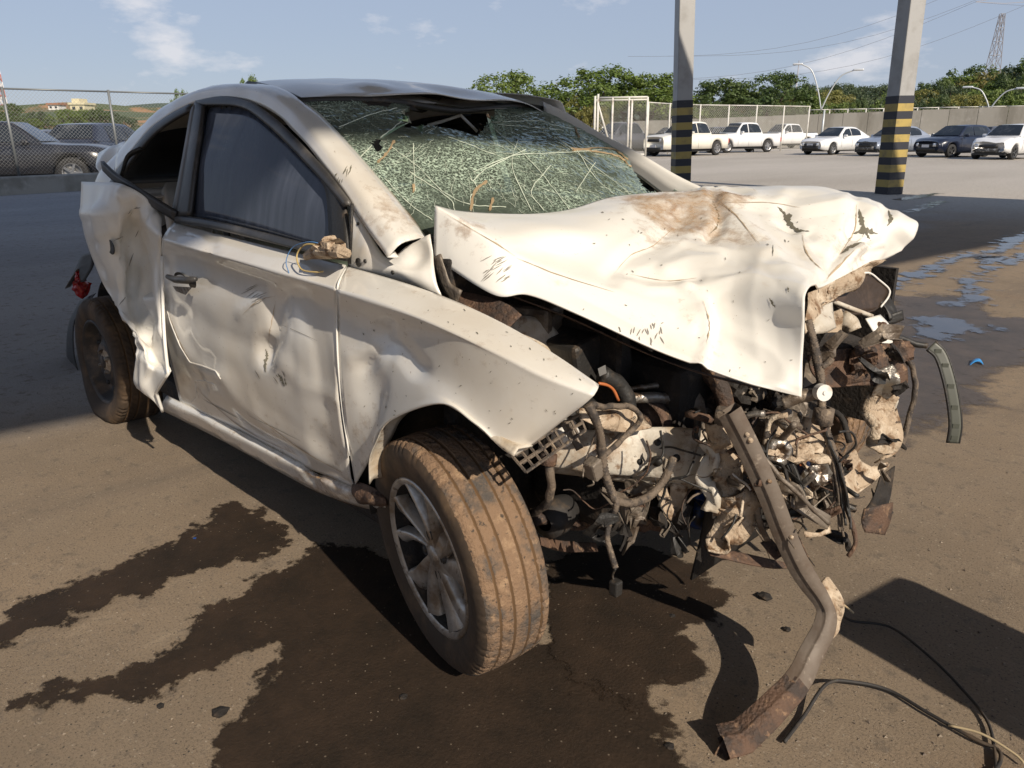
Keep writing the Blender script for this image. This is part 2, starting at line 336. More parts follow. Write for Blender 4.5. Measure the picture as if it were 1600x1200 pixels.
def stain_mat(name, col, rough, grit, clear=.0, edge=(9, .34, .014)):
    """damp asphalt: dark, gritty, ragged see-through rim given by the mesh colour layer"""
    m = bpy.data.materials.new(name); m.use_nodes = True; n, l = m.node_tree.nodes, m.node_tree.links; b = n['Principled BSDF']
    t = n.new('ShaderNodeTexCoord'); co = t.outputs['Object']
    vo = n.new('ShaderNodeTexVoronoi'); vo.inputs['Scale'].default_value = 95; l.new(co, vo.inputs['Vector'])
    r = n.new('ShaderNodeMapRange'); r.inputs[1].default_value = .17; r.inputs[2].default_value = .26; r.inputs[3].default_value = 1; r.inputs[4].default_value = 0; l.new(vo.outputs['Distance'], r.inputs[0])
    se = n.new('ShaderNodeSeparateColor'); l.new(vo.outputs['Color'], se.inputs[0])
    r2 = n.new('ShaderNodeMapRange'); r2.inputs[1].default_value = .90; r2.inputs[2].default_value = .96; l.new(se.outputs[0], r2.inputs[0])
    mu = n.new('ShaderNodeMath'); mu.operation = 'MULTIPLY'; l.new(r.outputs[0], mu.inputs[0]); l.new(r2.outputs[0], mu.inputs[1])
    nt = n.new('ShaderNodeTexNoise'); nt.inputs['Scale'].default_value = 5; nt.inputs['Detail'].default_value = 12; nt.inputs['Roughness'].default_value = .78; l.new(co, nt.inputs['Vector'])
    r3 = n.new('ShaderNodeMapRange'); r3.inputs[1].default_value = .35; r3.inputs[2].default_value = .7; l.new(nt.outputs[0], r3.inputs[0])
    m0 = n.new('ShaderNodeMix'); m0.data_type = 'RGBA'; l.new(r3.outputs[0], m0.inputs[0]); m0.inputs[6].default_value = (*col, 1); m0.inputs[7].default_value = (col[0] * 2.3, col[1] * 2.0, col[2] * 1.8, 1)
    mi = n.new('ShaderNodeMix'); mi.data_type = 'RGBA'; l.new(mu.outputs[0], mi.inputs[0]); l.new(m0.outputs[2], mi.inputs[6]); mi.inputs[7].default_value = (*grit, 1)
    l.new(mi.outputs[2], b.inputs['Base Color']); b.inputs['Roughness'].default_value = rough
    at = n.new('ShaderNodeAttribute'); at.attribute_name = 'rim'
    n2 = n.new('ShaderNodeTexNoise'); n2.inputs['Scale'].default_value = edge[0]; n2.inputs['Detail'].default_value = 10; n2.inputs['Roughness'].default_value = .68; l.new(co, n2.inputs['Vector'])
    s_ = n.new('ShaderNodeMath'); s_.operation = 'MULTIPLY_ADD'; l.new(n2.outputs[0], s_.inputs[0]); s_.inputs[1].default_value = edge[1]; l.new(at.outputs['Fac'], s_.inputs[2])
    r4 = n.new('ShaderNodeMapRange'); r4.interpolation_type = 'SMOOTHSTEP'; r4.inputs[1].default_value = edge[1] * .5 - edge[2]; r4.inputs[2].default_value = edge[1] * .5 + edge[2]; r4.inputs[4].default_value = 1 - clear; l.new(s_.outputs[0], r4.inputs[0]); l.new(r4.outputs[0], b.inputs['Alpha'])
    bp = n.new('ShaderNodeBump'); bp.inputs['Strength'].default_value = .5; bp.inputs['Distance'].default_value = .004; n3 = n.new('ShaderNodeTexNoise'); n3.inputs['Scale'].default_value = 130; l.new(co, n3.inputs['Vector']); l.new(n3.outputs[0], bp.inputs['Height']); l.new(bp.outputs[0], b.inputs['Normal'])
    return m
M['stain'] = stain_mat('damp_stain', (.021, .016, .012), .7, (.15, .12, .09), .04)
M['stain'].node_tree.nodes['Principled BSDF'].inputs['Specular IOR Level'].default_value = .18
M['wet'] = stain_mat('wet_film', (.060, .055, .052), .5, (.15, .13, .11), .18, (2.5, 1.0, .09))
M['puddle'] = stain_mat('puddle_water', (.030, .030, .032), .07, (.05, .05, .05), .08, (4, .9, .05))
M['puddle'].node_tree.nodes['Principled BSDF'].inputs['Specular IOR Level'].default_value = .8
for q in M['puddle'].node_tree.nodes:
    if q.type == 'BUMP': q.inputs['Strength'].default_value = .03
def stain(name, pix, mt, z, step=.035, reach=.3):
    """thin film on the ground; each vertex stores its signed distance to the outline, the material breaks up the rim"""
    p = [G(a, b_, 0) for a, b_ in pix]; c = [q for q in cr1(p + [p[0]], 4)[:-1]]; P2 = [(q.x, q.y) for q in c]; k = len(P2)
    x0, x1 = min(q[0] for q in P2) - reach, max(q[0] for q in P2) + reach; y0, y1 = min(q[1] for q in P2) - reach, max(q[1] for q in P2) + reach
    nx, ny = int((x1 - x0) / step) + 2, int((y1 - y0) / step) + 2; dist = {}; vs_, fs, at = [], [], []
    sg_ = [(P2[i], P2[(i + 1) % k]) for i in range(k)]
    def sd(x, y):
        ins = False; best = 9e9
        for (ax, ay), (bx, by) in sg_:
            dx, dy = bx - ax, by - ay; t = ((x - ax) * dx + (y - ay) * dy) / (dx * dx + dy * dy + 1e-12); t = 0 if t < 0 else 1 if t > 1 else t
            e = (x - ax - t * dx) ** 2 + (y - ay - t * dy) ** 2
            if e < best: best = e
            if (ay > y) != (by > y) and x < dx * (y - ay) / dy + ax: ins = not ins
        d = math.sqrt(best); return d if ins else -d
    idx = {}
    for j in range(ny):
        for i in range(nx):
            x, y = x0 + i * step, y0 + j * step; d = sd(x, y)
            if d > -reach: idx[(i, j)] = len(vs_); vs_.append((x, y, z)); at.append(max(-reach, min(reach, d)))
    for (i, j) in idx:
        q = [(i, j), (i + 1, j), (i + 1, j + 1), (i, j + 1)]
        if all(t in idx for t in q): fs.append(tuple(idx[t] for t in q))
    me = bpy.data.meshes.new(name); me.from_pydata(vs_, [], fs); me.materials.append(mt)
    la = me.attributes.new('rim', 'FLOAT', 'POINT'); la.data.foreach_set('value', at)
    ob = bpy.data.objects.new(name, me); link(ob); return tag(ob, kind='structure')
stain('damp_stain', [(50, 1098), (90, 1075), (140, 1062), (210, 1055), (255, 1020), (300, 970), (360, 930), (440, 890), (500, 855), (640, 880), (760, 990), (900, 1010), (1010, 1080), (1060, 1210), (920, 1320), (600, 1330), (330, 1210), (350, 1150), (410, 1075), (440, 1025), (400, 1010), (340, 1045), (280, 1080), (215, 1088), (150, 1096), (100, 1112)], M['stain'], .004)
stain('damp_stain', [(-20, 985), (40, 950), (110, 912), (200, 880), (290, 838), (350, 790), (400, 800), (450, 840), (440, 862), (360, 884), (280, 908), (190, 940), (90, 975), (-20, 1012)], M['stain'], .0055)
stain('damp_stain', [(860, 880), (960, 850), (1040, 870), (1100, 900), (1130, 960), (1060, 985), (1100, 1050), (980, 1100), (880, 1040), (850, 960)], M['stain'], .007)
stain('wet_film', [(1380, 480), (1420, 464), (1480, 462), (1530, 474), (1560, 494), (1610, 500), (1660, 506), (1660, 535), (1590, 562), (1535, 590), (1505, 640), (1460, 668), (1400, 705), (1370, 690), (1370, 560)], M['wet'], .004, .07)
def puddle(pix, z=.008, step=.06): return stain('puddle', pix, M['puddle'], z, step, .25)
puddle([(1430, 510), (1442, 498), (1480, 497), (1520, 507), (1540, 518), (1500, 526), (1450, 526)])
puddle([(1390, 452), (1400, 436), (1425, 424), (1446, 417), (1470, 409), (1505, 396), (1535, 396), (1556, 388), (1572, 374), (1610, 362), (1610, 372), (1588, 384), (1566, 398), (1540, 404), (1510, 404), (1472, 419), (1450, 430), (1422, 440), (1400, 454)])
puddle([(1478, 474), (1500, 466), (1508, 452), (1503, 440), (1512, 430), (1530, 422), (1536, 408), (1552, 402), (1580, 402), (1610, 396), (1610, 406), (1580, 412), (1556, 416), (1546, 428), (1530, 438), (1528, 450), (1540, 462), (1524, 474), (1496, 480)])
puddle([(1402, 311), (1425, 307), (1462, 302), (1464, 304), (1430, 311), (1406, 314)], step=.12)
puddle([(1420, 330), (1445, 321), (1470, 313), (1474, 316), (1450, 325), (1424, 332)], step=.12)

# ---- canopy shed (roof mostly out of view; two of its striped posts are in the picture)
M['galv'] = mat('grey_painted_steel', (.36, .36, .355), .5, .1, [((.29, .285, .275), 2.5, .45, .7, 6), ((.20, .18, .16), 8, .68, .82, 6)], .05, 20)
M['bandk'] = mat('black_band_paint', (.022, .024, .034), .55, 0, [((.10, .09, .08), 4, .55, .8, 6)])
M['bandy'] = mat('yellow_band_paint', (.42, .31, .09), .6, 0, [((.20, .16, .08), 4, .45, .75, 6)])
M['roofsheet'] = mat('roof_sheet', (.34, .34, .33), .6, 0)
HZ = 7.6; SH = V((-SUN.x, -SUN.y, 0)) * (HZ / SUN.z)
canopy = thing('canopy', 'large grey steel shed roof carried on black and yellow banded posts', 'canopy')
ga, gb = G(200, 646) - SH - V((.22, 0, 0)), G(1560, 388) - SH - V((.3, 0, 0))           # shadow edge seen on the ground -> eave that throws it
fa, fb = G(1100, 290) - SH, G(1600, 312) - SH
dn = (gb - ga).normalized(); df = (fb - fa).normalized()
e1 = ga - dn * 33
det = dn.x * df.y - dn.y * df.x; tt_ = ((fa - ga).x * df.y - (fa - ga).y * df.x) / det; e2 = ga + dn * tt_; e4 = fa - df * ((fa.x + 9.6) / df.x)
foot = [V((p.x, p.y, 0)) for p in (e1, e2, e4, V((-9.6, -34, 0)))]
nb_ = len(foot)
mesh_obj('roof_deck', [p + V((0, 0, HZ)) for p in foot] + [p + V((0, 0, HZ + .12)) for p in foot], [tuple(range(nb_))[::-1], tuple(range(nb_, 2 * nb_))] + [(i, (i + 1) % nb_, nb_ + (i + 1) % nb_, nb_ + i) for i in range(nb_)], M['roofsheet'], canopy)
for a, b_ in ((foot[0], foot[1]), (foot[2], foot[1])):
    d = (b_ - a).normalized(); Mx = Matrix((d, V((-d.y, d.x, 0)), V((0, 0, 1)))).transposed()
    inw = V((-d.y, d.x, 0)); inw = inw if inw.dot(V((-8, 3, 0)) - a) > 0 else -inw
    MB().box((a + b_) / 2 + inw * .7 + V((0, 0, HZ - .26)), ((b_ - a).length - 2, .25, .5), Mx).obj('eave_beam', M['galv'], canopy, False)
def post(base, top, wdt, rz, nb, bh, z0=0.0):
    ax = (top - base); hgt = ax.length; q = ax.normalized()
    xx = V((math.cos(rz), math.sin(rz), 0)); xx = (xx - q * xx.dot(q)).normalized(); yy = q.cross(xx); Mx = Matrix((xx, yy, q)).transposed()
    p = MB().box((base + top) / 2, (wdt, wdt, hgt), Mx).obj('post', M['galv'], canopy, False, bevel=.02)
    for k in range(nb):
        MB().box(base + q * (z0 + bh * (k + .5)), (wdt + .012, wdt + .012, bh - .002), Mx).obj('painted_band', M['bandk'] if (nb - 1 - k) % 2 == 0 else M['bandy'], p, False)
    return p
p2 = G(1388, 303); p2t = V((0, 0, 0)); dd = (p2 - CAM).to_2d().length
t2 = D(1427, -15, dd * 1.0); k2 = HZ / t2.z; post(p2, p2 + (t2 - p2) * k2, .36, R(-28), 13, (D(1402, 150, dd).z) / 13)
p1 = G(1063, 292); d1 = (p1 - CAM).to_2d().length; t1 = D(1071, -15, d1); k1 = HZ / t1.z; post(p1, p1 + (t1 - p1) * k1, .37, R(-38), 12, (D(1066, 157, d1).z) / 12)


# ================================================================== PARKED VEHICLES
M['tyre'] = mat('parked_tyre', (.025, .024, .023), .8)
M['rimg'] = mat('parked_rim', (.42, .42, .42), .35, .8)
M['rimd'] = mat('parked_dark_rim', (.10, .10, .10), .45, .6)
M['pglass'] = mat('parked_glass', (.018, .022, .026), .05, 0, [((.06, .065, .07), 2, .5, .75, 4)], spec=.6)
M['lamp'] = mat('headlamp_lens', (.62, .64, .66), .12, .3)
M['tail'] = mat('tail_lens', (.45, .015, .012), .2)
M['pblack'] = mat('parked_black_trim', (.018, .018, .018), .5)
M['plate'] = mat('number_plate', (.55, .56, .58), .5)
M['chrome'] = mat('chrome', (.62, .62, .62), .15, 1)
M['dirtyedge'] = mat('broken_plastic', (.09, .085, .08), .8, 0, [((.4, .4, .38), 9, .55, .65, 5)])
def carpaint(name, c, metal=0.0, rough=.28): return mat(name, c, rough, metal, [(tuple(k * .82 + .03 for k in c), 1.5, .5, .8, 5)], 0, coat=.6)
KIND = {   # length, width, height, wheelbase, front axle x, tyre radius, bonnet z, belt z, boot z, glass keys (base, top front, top rear, base rear), roof half width
    'sedan': dict(L=4.4, W=1.74, H=1.48, wb=2.58, fx=1.32, r=.31, hood=.86, nose=.70, belt=.95, boot=1.02, g=(.78, .05, -1.05, -1.75), rw=.55),
    'hatch': dict(L=3.95, W=1.72, H=1.50, wb=2.52, fx=1.20, r=.31, hood=.90, nose=.74, belt=.97, boot=1.0, g=(.72, .05, -1.45, -1.85), rw=.56),
    'suv': dict(L=4.7, W=1.90, H=1.66, wb=2.80, fx=1.42, r=.38, hood=1.05, nose=.92, belt=1.10, boot=1.14, g=(.80, .10, -1.75, -2.22), rw=.60),
    'pickup': dict(L=5.3, W=1.88, H=1.82, wb=3.2, fx=1.70, r=.39, hood=1.12, nose=1.0, belt=1.18, boot=1.14, g=(1.02, .42, -.78, -1.05), rw=.62)}
def hub(wname, root, x, y, r, mt, sgn):
    wo = bpy.data.objects.new(wname, None); link(wo, root); wo.location = (x, y, r)
    MB().lathe([(r * .62, -.09), (r * .80, -.105), (r * .96, -.09), (r, -.06), (r, .06), (r * .96, .09), (r * .62, .09)], (0, 0, 0), None, 28).obj('tyre', M['tyre'], wo)
    rim = MB().lathe([(r * .64, -.095 * sgn), (r * .58, -.085 * sgn), (r * .56, 0), (r * .2, .02 * sgn), (0, .02 * sgn)], (0, 0, 0), None, 28)
    for k in range(5):
        a = 2 * math.pi * k / 5; Mx = Matrix.Rotation(-a, 3, 'Y')
        rim.box(Mx @ V((r * .33, -.07 * sgn, 0)), (r * .56, .03, r * .15), Mx)
    rim.lathe([(0, -.085 * sgn), (r * .16, -.08 * sgn), (r * .18, -.05 * sgn)], (0, 0, 0), None, 14)
    rim.obj('rim', mt, wo, False)
def vehicle(name, kind, label, cat, paint, loc, rz, group=None, crushed=False, tilt=0, rim='rimg', bar=False, door_open=False, grille='pblack', bed=None, nosebare=False):
    k = KIND[kind]; root = thing(name, label, cat, loc, rz, group); L, W, Hh = k['L'], k['W'], k['H']; r = k['r']; hw = W / 2
    fx = k['fx']; bx = fx - k['wb']; x0, x1 = -L / 2, L / 2; g0, g1, g2, g3 = k['g']
    def ztop(x):
        if x > g0: s = (x - g0) / (x1 - g0); return k['belt'] + (k['hood'] - k['belt']) * min(1, s * 3) * .6 + (k['hood'] - k['belt']) * .4 * s - (k['hood'] - k['nose']) * max(0, (s - .55) / .45) ** 2
        if kind == 'pickup': return k['belt'] if x > g3 else k['boot']
        if x > g3: return k['belt'] + (k['boot'] - k['belt']) * (g0 - x) / (g0 - g3)
        s = (g3 - x) / (g3 - x0); return k['boot'] - .10 * s ** 3
    def zbot(x):
        z = .24 if kind in ('sedan', 'hatch') else .36
        for c in (fx, bx):
            d = abs(x - c); ra = r + .055
            if d < ra: z = max(z, r + math.sqrt(ra * ra - d * d))
        e = min(x - x0, x1 - x); z = max(z, .24 + .10 * max(0, 1 - e / .3)); return z
    def halfw(x):
        e = min(x - x0, x1 - x); q = max(0, 1 - e / (.55 if x > 0 else .4)); return hw * (1 - .20 * q ** 2.2)
    xs = sorted(set([x0 + (x1 - x0) * i / 64 for i in range(65)] + [g0, g3]))
    sec = []
    for x in xs:
        h, zb, zt = halfw(x), zbot(x), ztop(x); mid = max(zb + .02, zb + (zt - zb) * .45); sh = max(mid + .01, zt - .13)
        pr = [(h * .80, zb), (h * .97, zb + .02), (h, mid), (h * .985, sh - .02), (h * .965, sh), (h * .90, zt - .025), (h * .80, zt), (h * .4, zt + .025), (0, zt + .03)]
        sec.append([V((x, -a, z)) for a, z in pr] + [V((x, a, z)) for a, z in pr[-2::-1]])
    cr_ = random.Random(hash(label) % 999 if False else len(label))
    if crushed:
        for s in sec:
            for p in s:
                if p.x > fx - .2: q = min(1, (p.x - fx + .2) / .9); p.x -= .18 * q * (1 + .8 * noise.noise(p * 3)); p.z += .10 * q * noise.noise(p * 2.5 + V((3, 0, 0))) ; p.y += .05 * q * noise.noise(p * 4)
    mb = MB().grid(sec); n_ = len(sec[0]); mb.f.append(tuple(range(n_))); mb.m.append(0); o_ = (len(sec) - 1) * n_; mb.f.append(tuple(o_ + i for i in range(n_))[::-1]); mb.m.append(0)
    body = mb.obj('body', paint, root, True)
    MB().box((0, 0, r + .02), (L - .5, W * .80, r * .9)).obj('underbody', M['pblack'], root, False)
    # greenhouse
    rw = k['rw']; wb_ = hw * .90; zr = Hh
    def gh(x):   # roof height, half width of the roof there
        if x > g1: s = max(0, (g0 - x) / (g0 - g1)); return ztop(g0) + (zr - .045 - ztop(g0)) * s ** .9
        if x < g2: s = max(0, (x - g3) / (g2 - g3)); return ztop(g3) + (zr - .06 - ztop(g3)) * s ** .85
        s = (x - g2) / (g1 - g2); return zr - .05 + .05 * math.sin(math.pi * min(1, max(0, s)))
    gx = [g0 + (g3 - g0) * i / 30 for i in range(31)]; gs = []
    for x in gx:
        zt, zb = gh(x), ztop(min(max(x, g3), g0)) - .02; f_ = min(1, max(0, (zt - zb) / (zr - zb))); tw = wb_ + (rw - wb_) * f_
        pr = [(wb_, zb), (wb_ + (tw - wb_) * .5 + .012, zb + (zt - zb) * .5), (tw + .01, zt - .05 * f_), (tw - .05, zt), (0, zt + .012 * f_)]
        gs.append([V((x, -a, z)) for a, z in pr] + [V((x, a, z)) for a, z in pr[-2::-1]])
    gho = MB().grid(gs).obj('cabin', paint, root, True)
    def spt(x, s, sg):
        zt, zb = gh(x) - .03, ztop(min(max(x, g3), g0)); f_ = min(1, max(0, (zt - zb) / (zr - zb))); tw = wb_ + (rw - wb_) * f_
        b_ = V((x, sg * (wb_ + .006), zb + .03)); m_ = V((x, sg * (wb_ + (tw - wb_) * .5 + .020), (zb + zt) / 2)); t_ = V((x, sg * (tw + .016), zt - .05))
        return b_.lerp(m_, s * 2) if s < .5 else m_.lerp(t_, s * 2 - 1)
    splits = [(g0 - .32, -.30), (-.36, max(g2 - .12, -1.35))] + ([(g2 - .18, g3 + .25)] if kind == 'suv' else [])
    if kind == 'pickup': splits = [(g0 - .30, .10), (.03, g3 + .12)]
    for sg in (-1, 1):
        for a, b_ in splits:
            if a - b_ < .1: continue
            g = [[spt(a + (b_ - a) * i / 8, s, sg) for s in (0, .25, .5, .75, 1)] for i in range(9)]
            MB().grid(g).obj('side_window', M['pglass'], gho, True)
        for xx in [q for q in (splits[0][0] + .20, splits[0][1] - .02, splits[1][1] - .02)]:
            MB().tube([V((xx, sg * (halfw(xx) + .001), zz)) for zz in (.40, .55, .8)] + [V((xx, sg * halfw(xx) * .975, ztop(xx) - .13))], .004, 4).obj('door_seam', M['pblack'], body)
        for xx in (splits[0][1] + .12, splits[1][1] + .12): MB().box((xx, sg * hw * .985, k['belt'] - .16), (.17, .03, .03)).obj('door_handle', paint, body, True, bevel=.01)
        MB().box((g0 - .34, sg * (hw + .06), k['belt'] + .05), (.10, .20, .13)).obj('door_mirror', paint, root, True, bevel=.03)
    def slope(xa, xb, s0, s1, wm):
        g = []
        for i in range(7):
            x = xa + (xb - xa) * (s0 + (s1 - s0) * i / 6); z = gh(x); zb = ztop(min(max(x, g3), g0)); f_ = min(1, max(0, (z - zb) / (zr - zb))); tw = (wb_ + (rw - wb_) * f_ - .06) * wm
            e = V((.012 if xa > xb else -.012, 0, .014)); g.append([V((x, tw * t, z + .014 * (1 - t * t) * f_)) + e for t in (-1, -.5, 0, .5, 1)])
        return g
    MB().grid(slope(g0, g1, .06, .97, 1)).obj('windscreen', M['pglass'], gho, True); MB().grid(slope(g3, g2, .10, .95, .98)).obj('rear_window', M['pglass'], gho, True)
    # nose
    zn, zb = k['nose'], .30; xn = x1 - (.16 if crushed else 0)
    def front(y0, y1, z0, z1, push=.012):
        g = []
        for i in range(6):
            y = y0 + (y1 - y0) * i / 5; q = (abs(y) / hw); xx = xn - .30 * max(0, q - .45) ** 1.6 / (.55 ** 1.6) * .9
            g.append([V((xx + push - .05 * max(0, (z - .55)) , y, z)) for z in (z0, (z0 + z1) / 2, z1)])
        return g
    for sg in (-1, 1):
        if not (crushed and sg > 0): MB().grid(front(sg * hw * .46, sg * hw * .90, zn - .22, zn - .07, .03)).obj('headlamp', M['lamp'], root, True, solid=.03)
        MB().grid([[p + V((0, 0, 0)) for p in rr] for rr in front(sg * hw * .62, sg * hw * .86, .34, .44, .02)]).obj('fog_lamp', M['pblack'], root, True, solid=.02)
        tz = k['boot'] - (.30 if kind != 'pickup' else .45)
        MB().box((x0 + .05, sg * hw * .80, tz + .08), (.12, .26 if kind != 'pickup' else .14, .16 if kind in ('sedan', 'hatch') else .26), Matrix.Rotation(sg * R(18), 3, 'Z')).obj('tail_lamp', M['tail'], root, True, bevel=.03)
    MB().grid(front(-hw * .44, hw * .44, zn - .24, zn - .10, .025)).obj('grille', M[grille], root, True, solid=.03)
    MB().grid(front(-hw * .60, hw * .60, .32, .48, .02)).obj('lower_intake', M['pblack' if not nosebare else 'dirtyedge'], root, True, solid=.03)
    if not crushed: MB().box((xn + .03, 0, .54), (.02, .40, .13)).obj('number_plate', M['plate'], root, False)
    MB().box((x0 - .005, 0, .72), (.03, .40, .13)).obj('number_plate', M['plate'], root, False)
    if kind == 'pickup':
        MB().box(((x0 + g3) / 2 + .04, 0, k['boot'] + .035), (g3 - x0 - .22, W * .70, .03)).obj('cargo_bed', M['pblack'], root, False)
    if bar:
        rb_ = MB()
        for sg in (-1, 1): rb_.tube(cr1([V((g3 - .05, sg * .62, k['boot'])), V((g3 + .0, sg * .60, Hh - .12)), V((g3 - .10, sg * .60, Hh - .02)), V((g3 - 1.0, sg * .74, k['boot'] + .02))], 5), .05, 8)
        rb_.obj('roll_bar', paint, root, True)
    for x in (fx, bx):
        for sg in (-1, 1): hub('wheel', root, x, sg * (hw - .10), r, M[rim], -1 if sg > 0 else 1)
    if tilt: root.rotation_euler = (0, R(tilt), rz)
    return root
P_WHITE = carpaint('white_car_paint', (.74, .74, .73)); P_CREAM = carpaint('cream_white_paint', (.74, .71, .62)); P_SILV = carpaint('silver_blue_paint', (.36, .40, .47), .4); P_GREY = carpaint('dark_grey_paint', (.09, .095, .11), .3)
P_BLACK = carpaint('black_car_paint', (.012, .013, .018)); P_NAVY = carpaint('black_blue_paint', (.012, .016, .032)); P_LILAC = carpaint('pale_grey_paint', (.42, .43, .46), .3)
FA = math.atan2(fh.y, fh.x)        # compass heading of the view
def park(px, py, d=None):
    p = G(px, py) if d is None else D(px, py, d); return V((p.x, p.y, 0))
def facing(px, deg):               # nose turned deg from "straight at the camera" (positive = its nose swings to the right of the picture)
    dx = ray(px, 300); return math.atan2(-dx.y, -dx.x) + R(deg)
# row by the fence on the right
vehicle('pickup_truck', 'pickup', 'dark grey pickup behind the open gate frame', 'pickup', P_GREY, park(968, 243), facing(968, -52), 'vehicles parked across the yard', rim='rimd')
vehicle('pickup_truck', 'pickup', 'cream white pickup half hidden by the left banded post', 'pickup', P_CREAM, park(1072, 243), facing(1072, -42), 'vehicles parked across the yard')
vehicle('suv', 'suv', 'silver blue SUV behind the cream pickup, left of the left banded post', 'suv', P_SILV, park(1045, 233), facing(1045, -40), 'vehicles parked across the yard')
vehicle('pickup_truck', 'pickup', 'white double cab pickup just right of the left banded post, parked nose left', 'pickup', P_WHITE, park(1155, 238), facing(1155, -50), 'vehicles parked across the yard')
vehicle('pickup_truck', 'pickup', 'white pickup with missing front grille left of the white sedan', 'pickup', P_WHITE, park(1224, 232), facing(1224, -48), 'vehicles parked across the yard', crushed=True, nosebare=True)
vehicle('sedan', 'sedan', 'undamaged white sedan with a number plate facing the yard', 'car', P_WHITE, park(1303, 241), facing(1303, -35), 'vehicles parked across the yard')
vehicle('sedan', 'sedan', 'blue grey sedan half hidden by the right banded post', 'car', P_SILV, park(1392, 243), facing(1392, -38), 'vehicles parked across the yard', crushed=True, nosebare=True, rim='rimd')
vehicle('hatchback', 'hatch', 'black hatchback with pale headlamps right of the right banded post', 'car', P_NAVY, park(1487, 245), facing(1487, -36), 'vehicles parked across the yard', rim='rimd')
vehicle('hatchback', 'hatch', 'white hatchback with smashed nose at the right picture edge', 'car', P_WHITE, park(1572, 248), facing(1572, -24), 'vehicles parked across the yard', crushed=True, nosebare=True, rim='rimd')
for (px, py, kd, pt, a, lab) in ((1180, 226, 'suv', P_NAVY, -40, 'black SUV roof showing behind the white double cab pickup'), (1270, 228, 'pickup', P_WHITE, -45, 'white pickup showing behind the undamaged white sedan'), (1352, 229, 'hatch', P_WHITE, -40, 'white hatchback showing between the white sedan and the blue grey sedan'), (1452, 230, 'sedan', P_WHITE, -38, 'white car roof showing behind the black hatchback'),
        (1520, 229, 'suv', P_BLACK, -36, 'black SUV roof showing between the two right hatchbacks'), (1575, 229, 'sedan', P_GREY, -30, 'dark car roof showing above the smashed white hatchback'), (1000, 229, 'sedan', P_LILAC, -45, 'pale grey car behind the gate frame mesh'), (938, 229, 'pickup', P_WHITE, -50, 'white pickup cab just past the far windscreen pillar of the wreck'),
        (1108, 231, 'suv', P_GREY, -42, 'dark grey SUV behind the gap between the cream and the white pickups'), (1208, 227, 'hatch', P_SILV, -40, 'silver hatchback behind the white pickups, right of the fence end'), (1322, 227, 'suv', P_WHITE, -40, 'white SUV roof behind the undamaged white sedan'), (1418, 228, 'suv', P_LILAC, -36, 'pale grey SUV behind the gap left of the black hatchback'), (1535, 232, 'hatch', P_GREY, -32, 'dark grey hatchback squeezed between the two right hatchbacks'), (1600, 230, 'suv', P_WHITE, -25, 'white SUV cut by the right picture edge')):
    vehicle({'suv': 'suv', 'pickup': 'pickup_truck', 'hatch': 'hatchback', 'sedan': 'sedan'}[kd], kd, lab, 'pickup' if kd == 'pickup' else 'suv' if kd == 'suv' else 'car', pt, park(px, py), facing(px, a), 'vehicles parked across the yard')
# cars behind the chain link fence on the left
vehicle('suv', 'suv', 'large black SUV with bright five spoke wheels behind the fence at the left', 'suv', P_BLACK, park(40, 286, 24.5), facing(40, 72), 'cars behind the left fence', rim='rimg')
vehicle('suv', 'suv', 'black SUV with red tail lamp between the left fence and the wreck', 'suv', P_NAVY, park(178, 264, 29.5), facing(178, 150), 'cars behind the left fence')
vehicle('sedan', 'sedan', 'dark sedan roof behind the nose of the large black SUV', 'car', P_GREY, park(102, 262, 31.0), facing(102, 140), 'cars behind the left fence')
for px, d, pt, lab in ((35, 46, P_WHITE, 'small white car far behind the large black SUV'), (70, 50, P_LILAC, 'small pale grey car far behind the dark sedan'), (120, 52, P_GREY, 'small dark grey car far behind the dark sedan')):
    vehicle('sedan', 'sedan', lab, 'car', pt, park(px, 240, d), facing(px, 120), 'cars behind the left fence')

# ================================================================== FENCES, WALLS, LAMPS
M['conc'] = mat('weathered_concrete', (.33, .31, .27), .9, 0, [((.22, .205, .17), 1.2, .42, .66, 7), ((.40, .37, .32), 4, .55, .75, 6), ((.10, .12, .07), 2.5, .64, .8, 7)], .4, 20)
M['wallc'] = mat('yard_wall_concrete', (.36, .335, .285), .9, 0, [((.24, .22, .18), .5, .42, .66, 7, (1, 1, .3)), ((.42, .39, .34), 2, .55, .75, 6)], .3, 8)
M['wire'] = mat('fence_wire', (.30, .30, .29), .5, .5)
M['wirel'] = mat('fence_wire_pale', (.50, .48, .42), .6, .1)
M['postd'] = mat('fence_post_steel', (.20, .21, .21), .5, .4)
M['postw'] = mat('fence_post_white', (.62, .60, .54), .6, 0, [((.40, .35, .28), 3, .5, .7, 5)])
def chainlink(mb, a, b_, z0, z1, step, wd):
    """two families of diagonal wires between posts a and b"""
    d = (b_ - a); L = d.length; d.normalize(); h = z1 - z0; nrm = V((-d.y, d.x, 0)); k = -int(h / step)
    while k * step < L:
        s = k * step
        for sg in (1, -1):
            u0, u1 = (s, s + h) if sg > 0 else (s + h, s)
            t0, t1 = 0.0, 1.0
            for lim in (0, L):
                pass
            lo, hi = 0.0, 1.0
            if u1 > u0:
                if u0 < 0: lo = -u0 / h
                if u1 > L: hi = (L - u0) / h
            else:
                if u0 > L: lo = (u0 - L) / h
                if u1 < 0: hi = u0 / h
            if hi - lo < .02: continue
            p = a + d * (u0 + (u1 - u0) * lo) + V((0, 0, z0 + h * lo)); q = a + d * (u0 + (u1 - u0) * hi) + V((0, 0, z0 + h * hi))
            o = nrm * (.004 * sg); t = (q - p).normalized(); c = t.cross(nrm).normalized() * wd / 2
            mb.add([p - c + o, p + c + o, q + c + o, q - c + o], [(0, 1, 2, 3)])
        k += 1
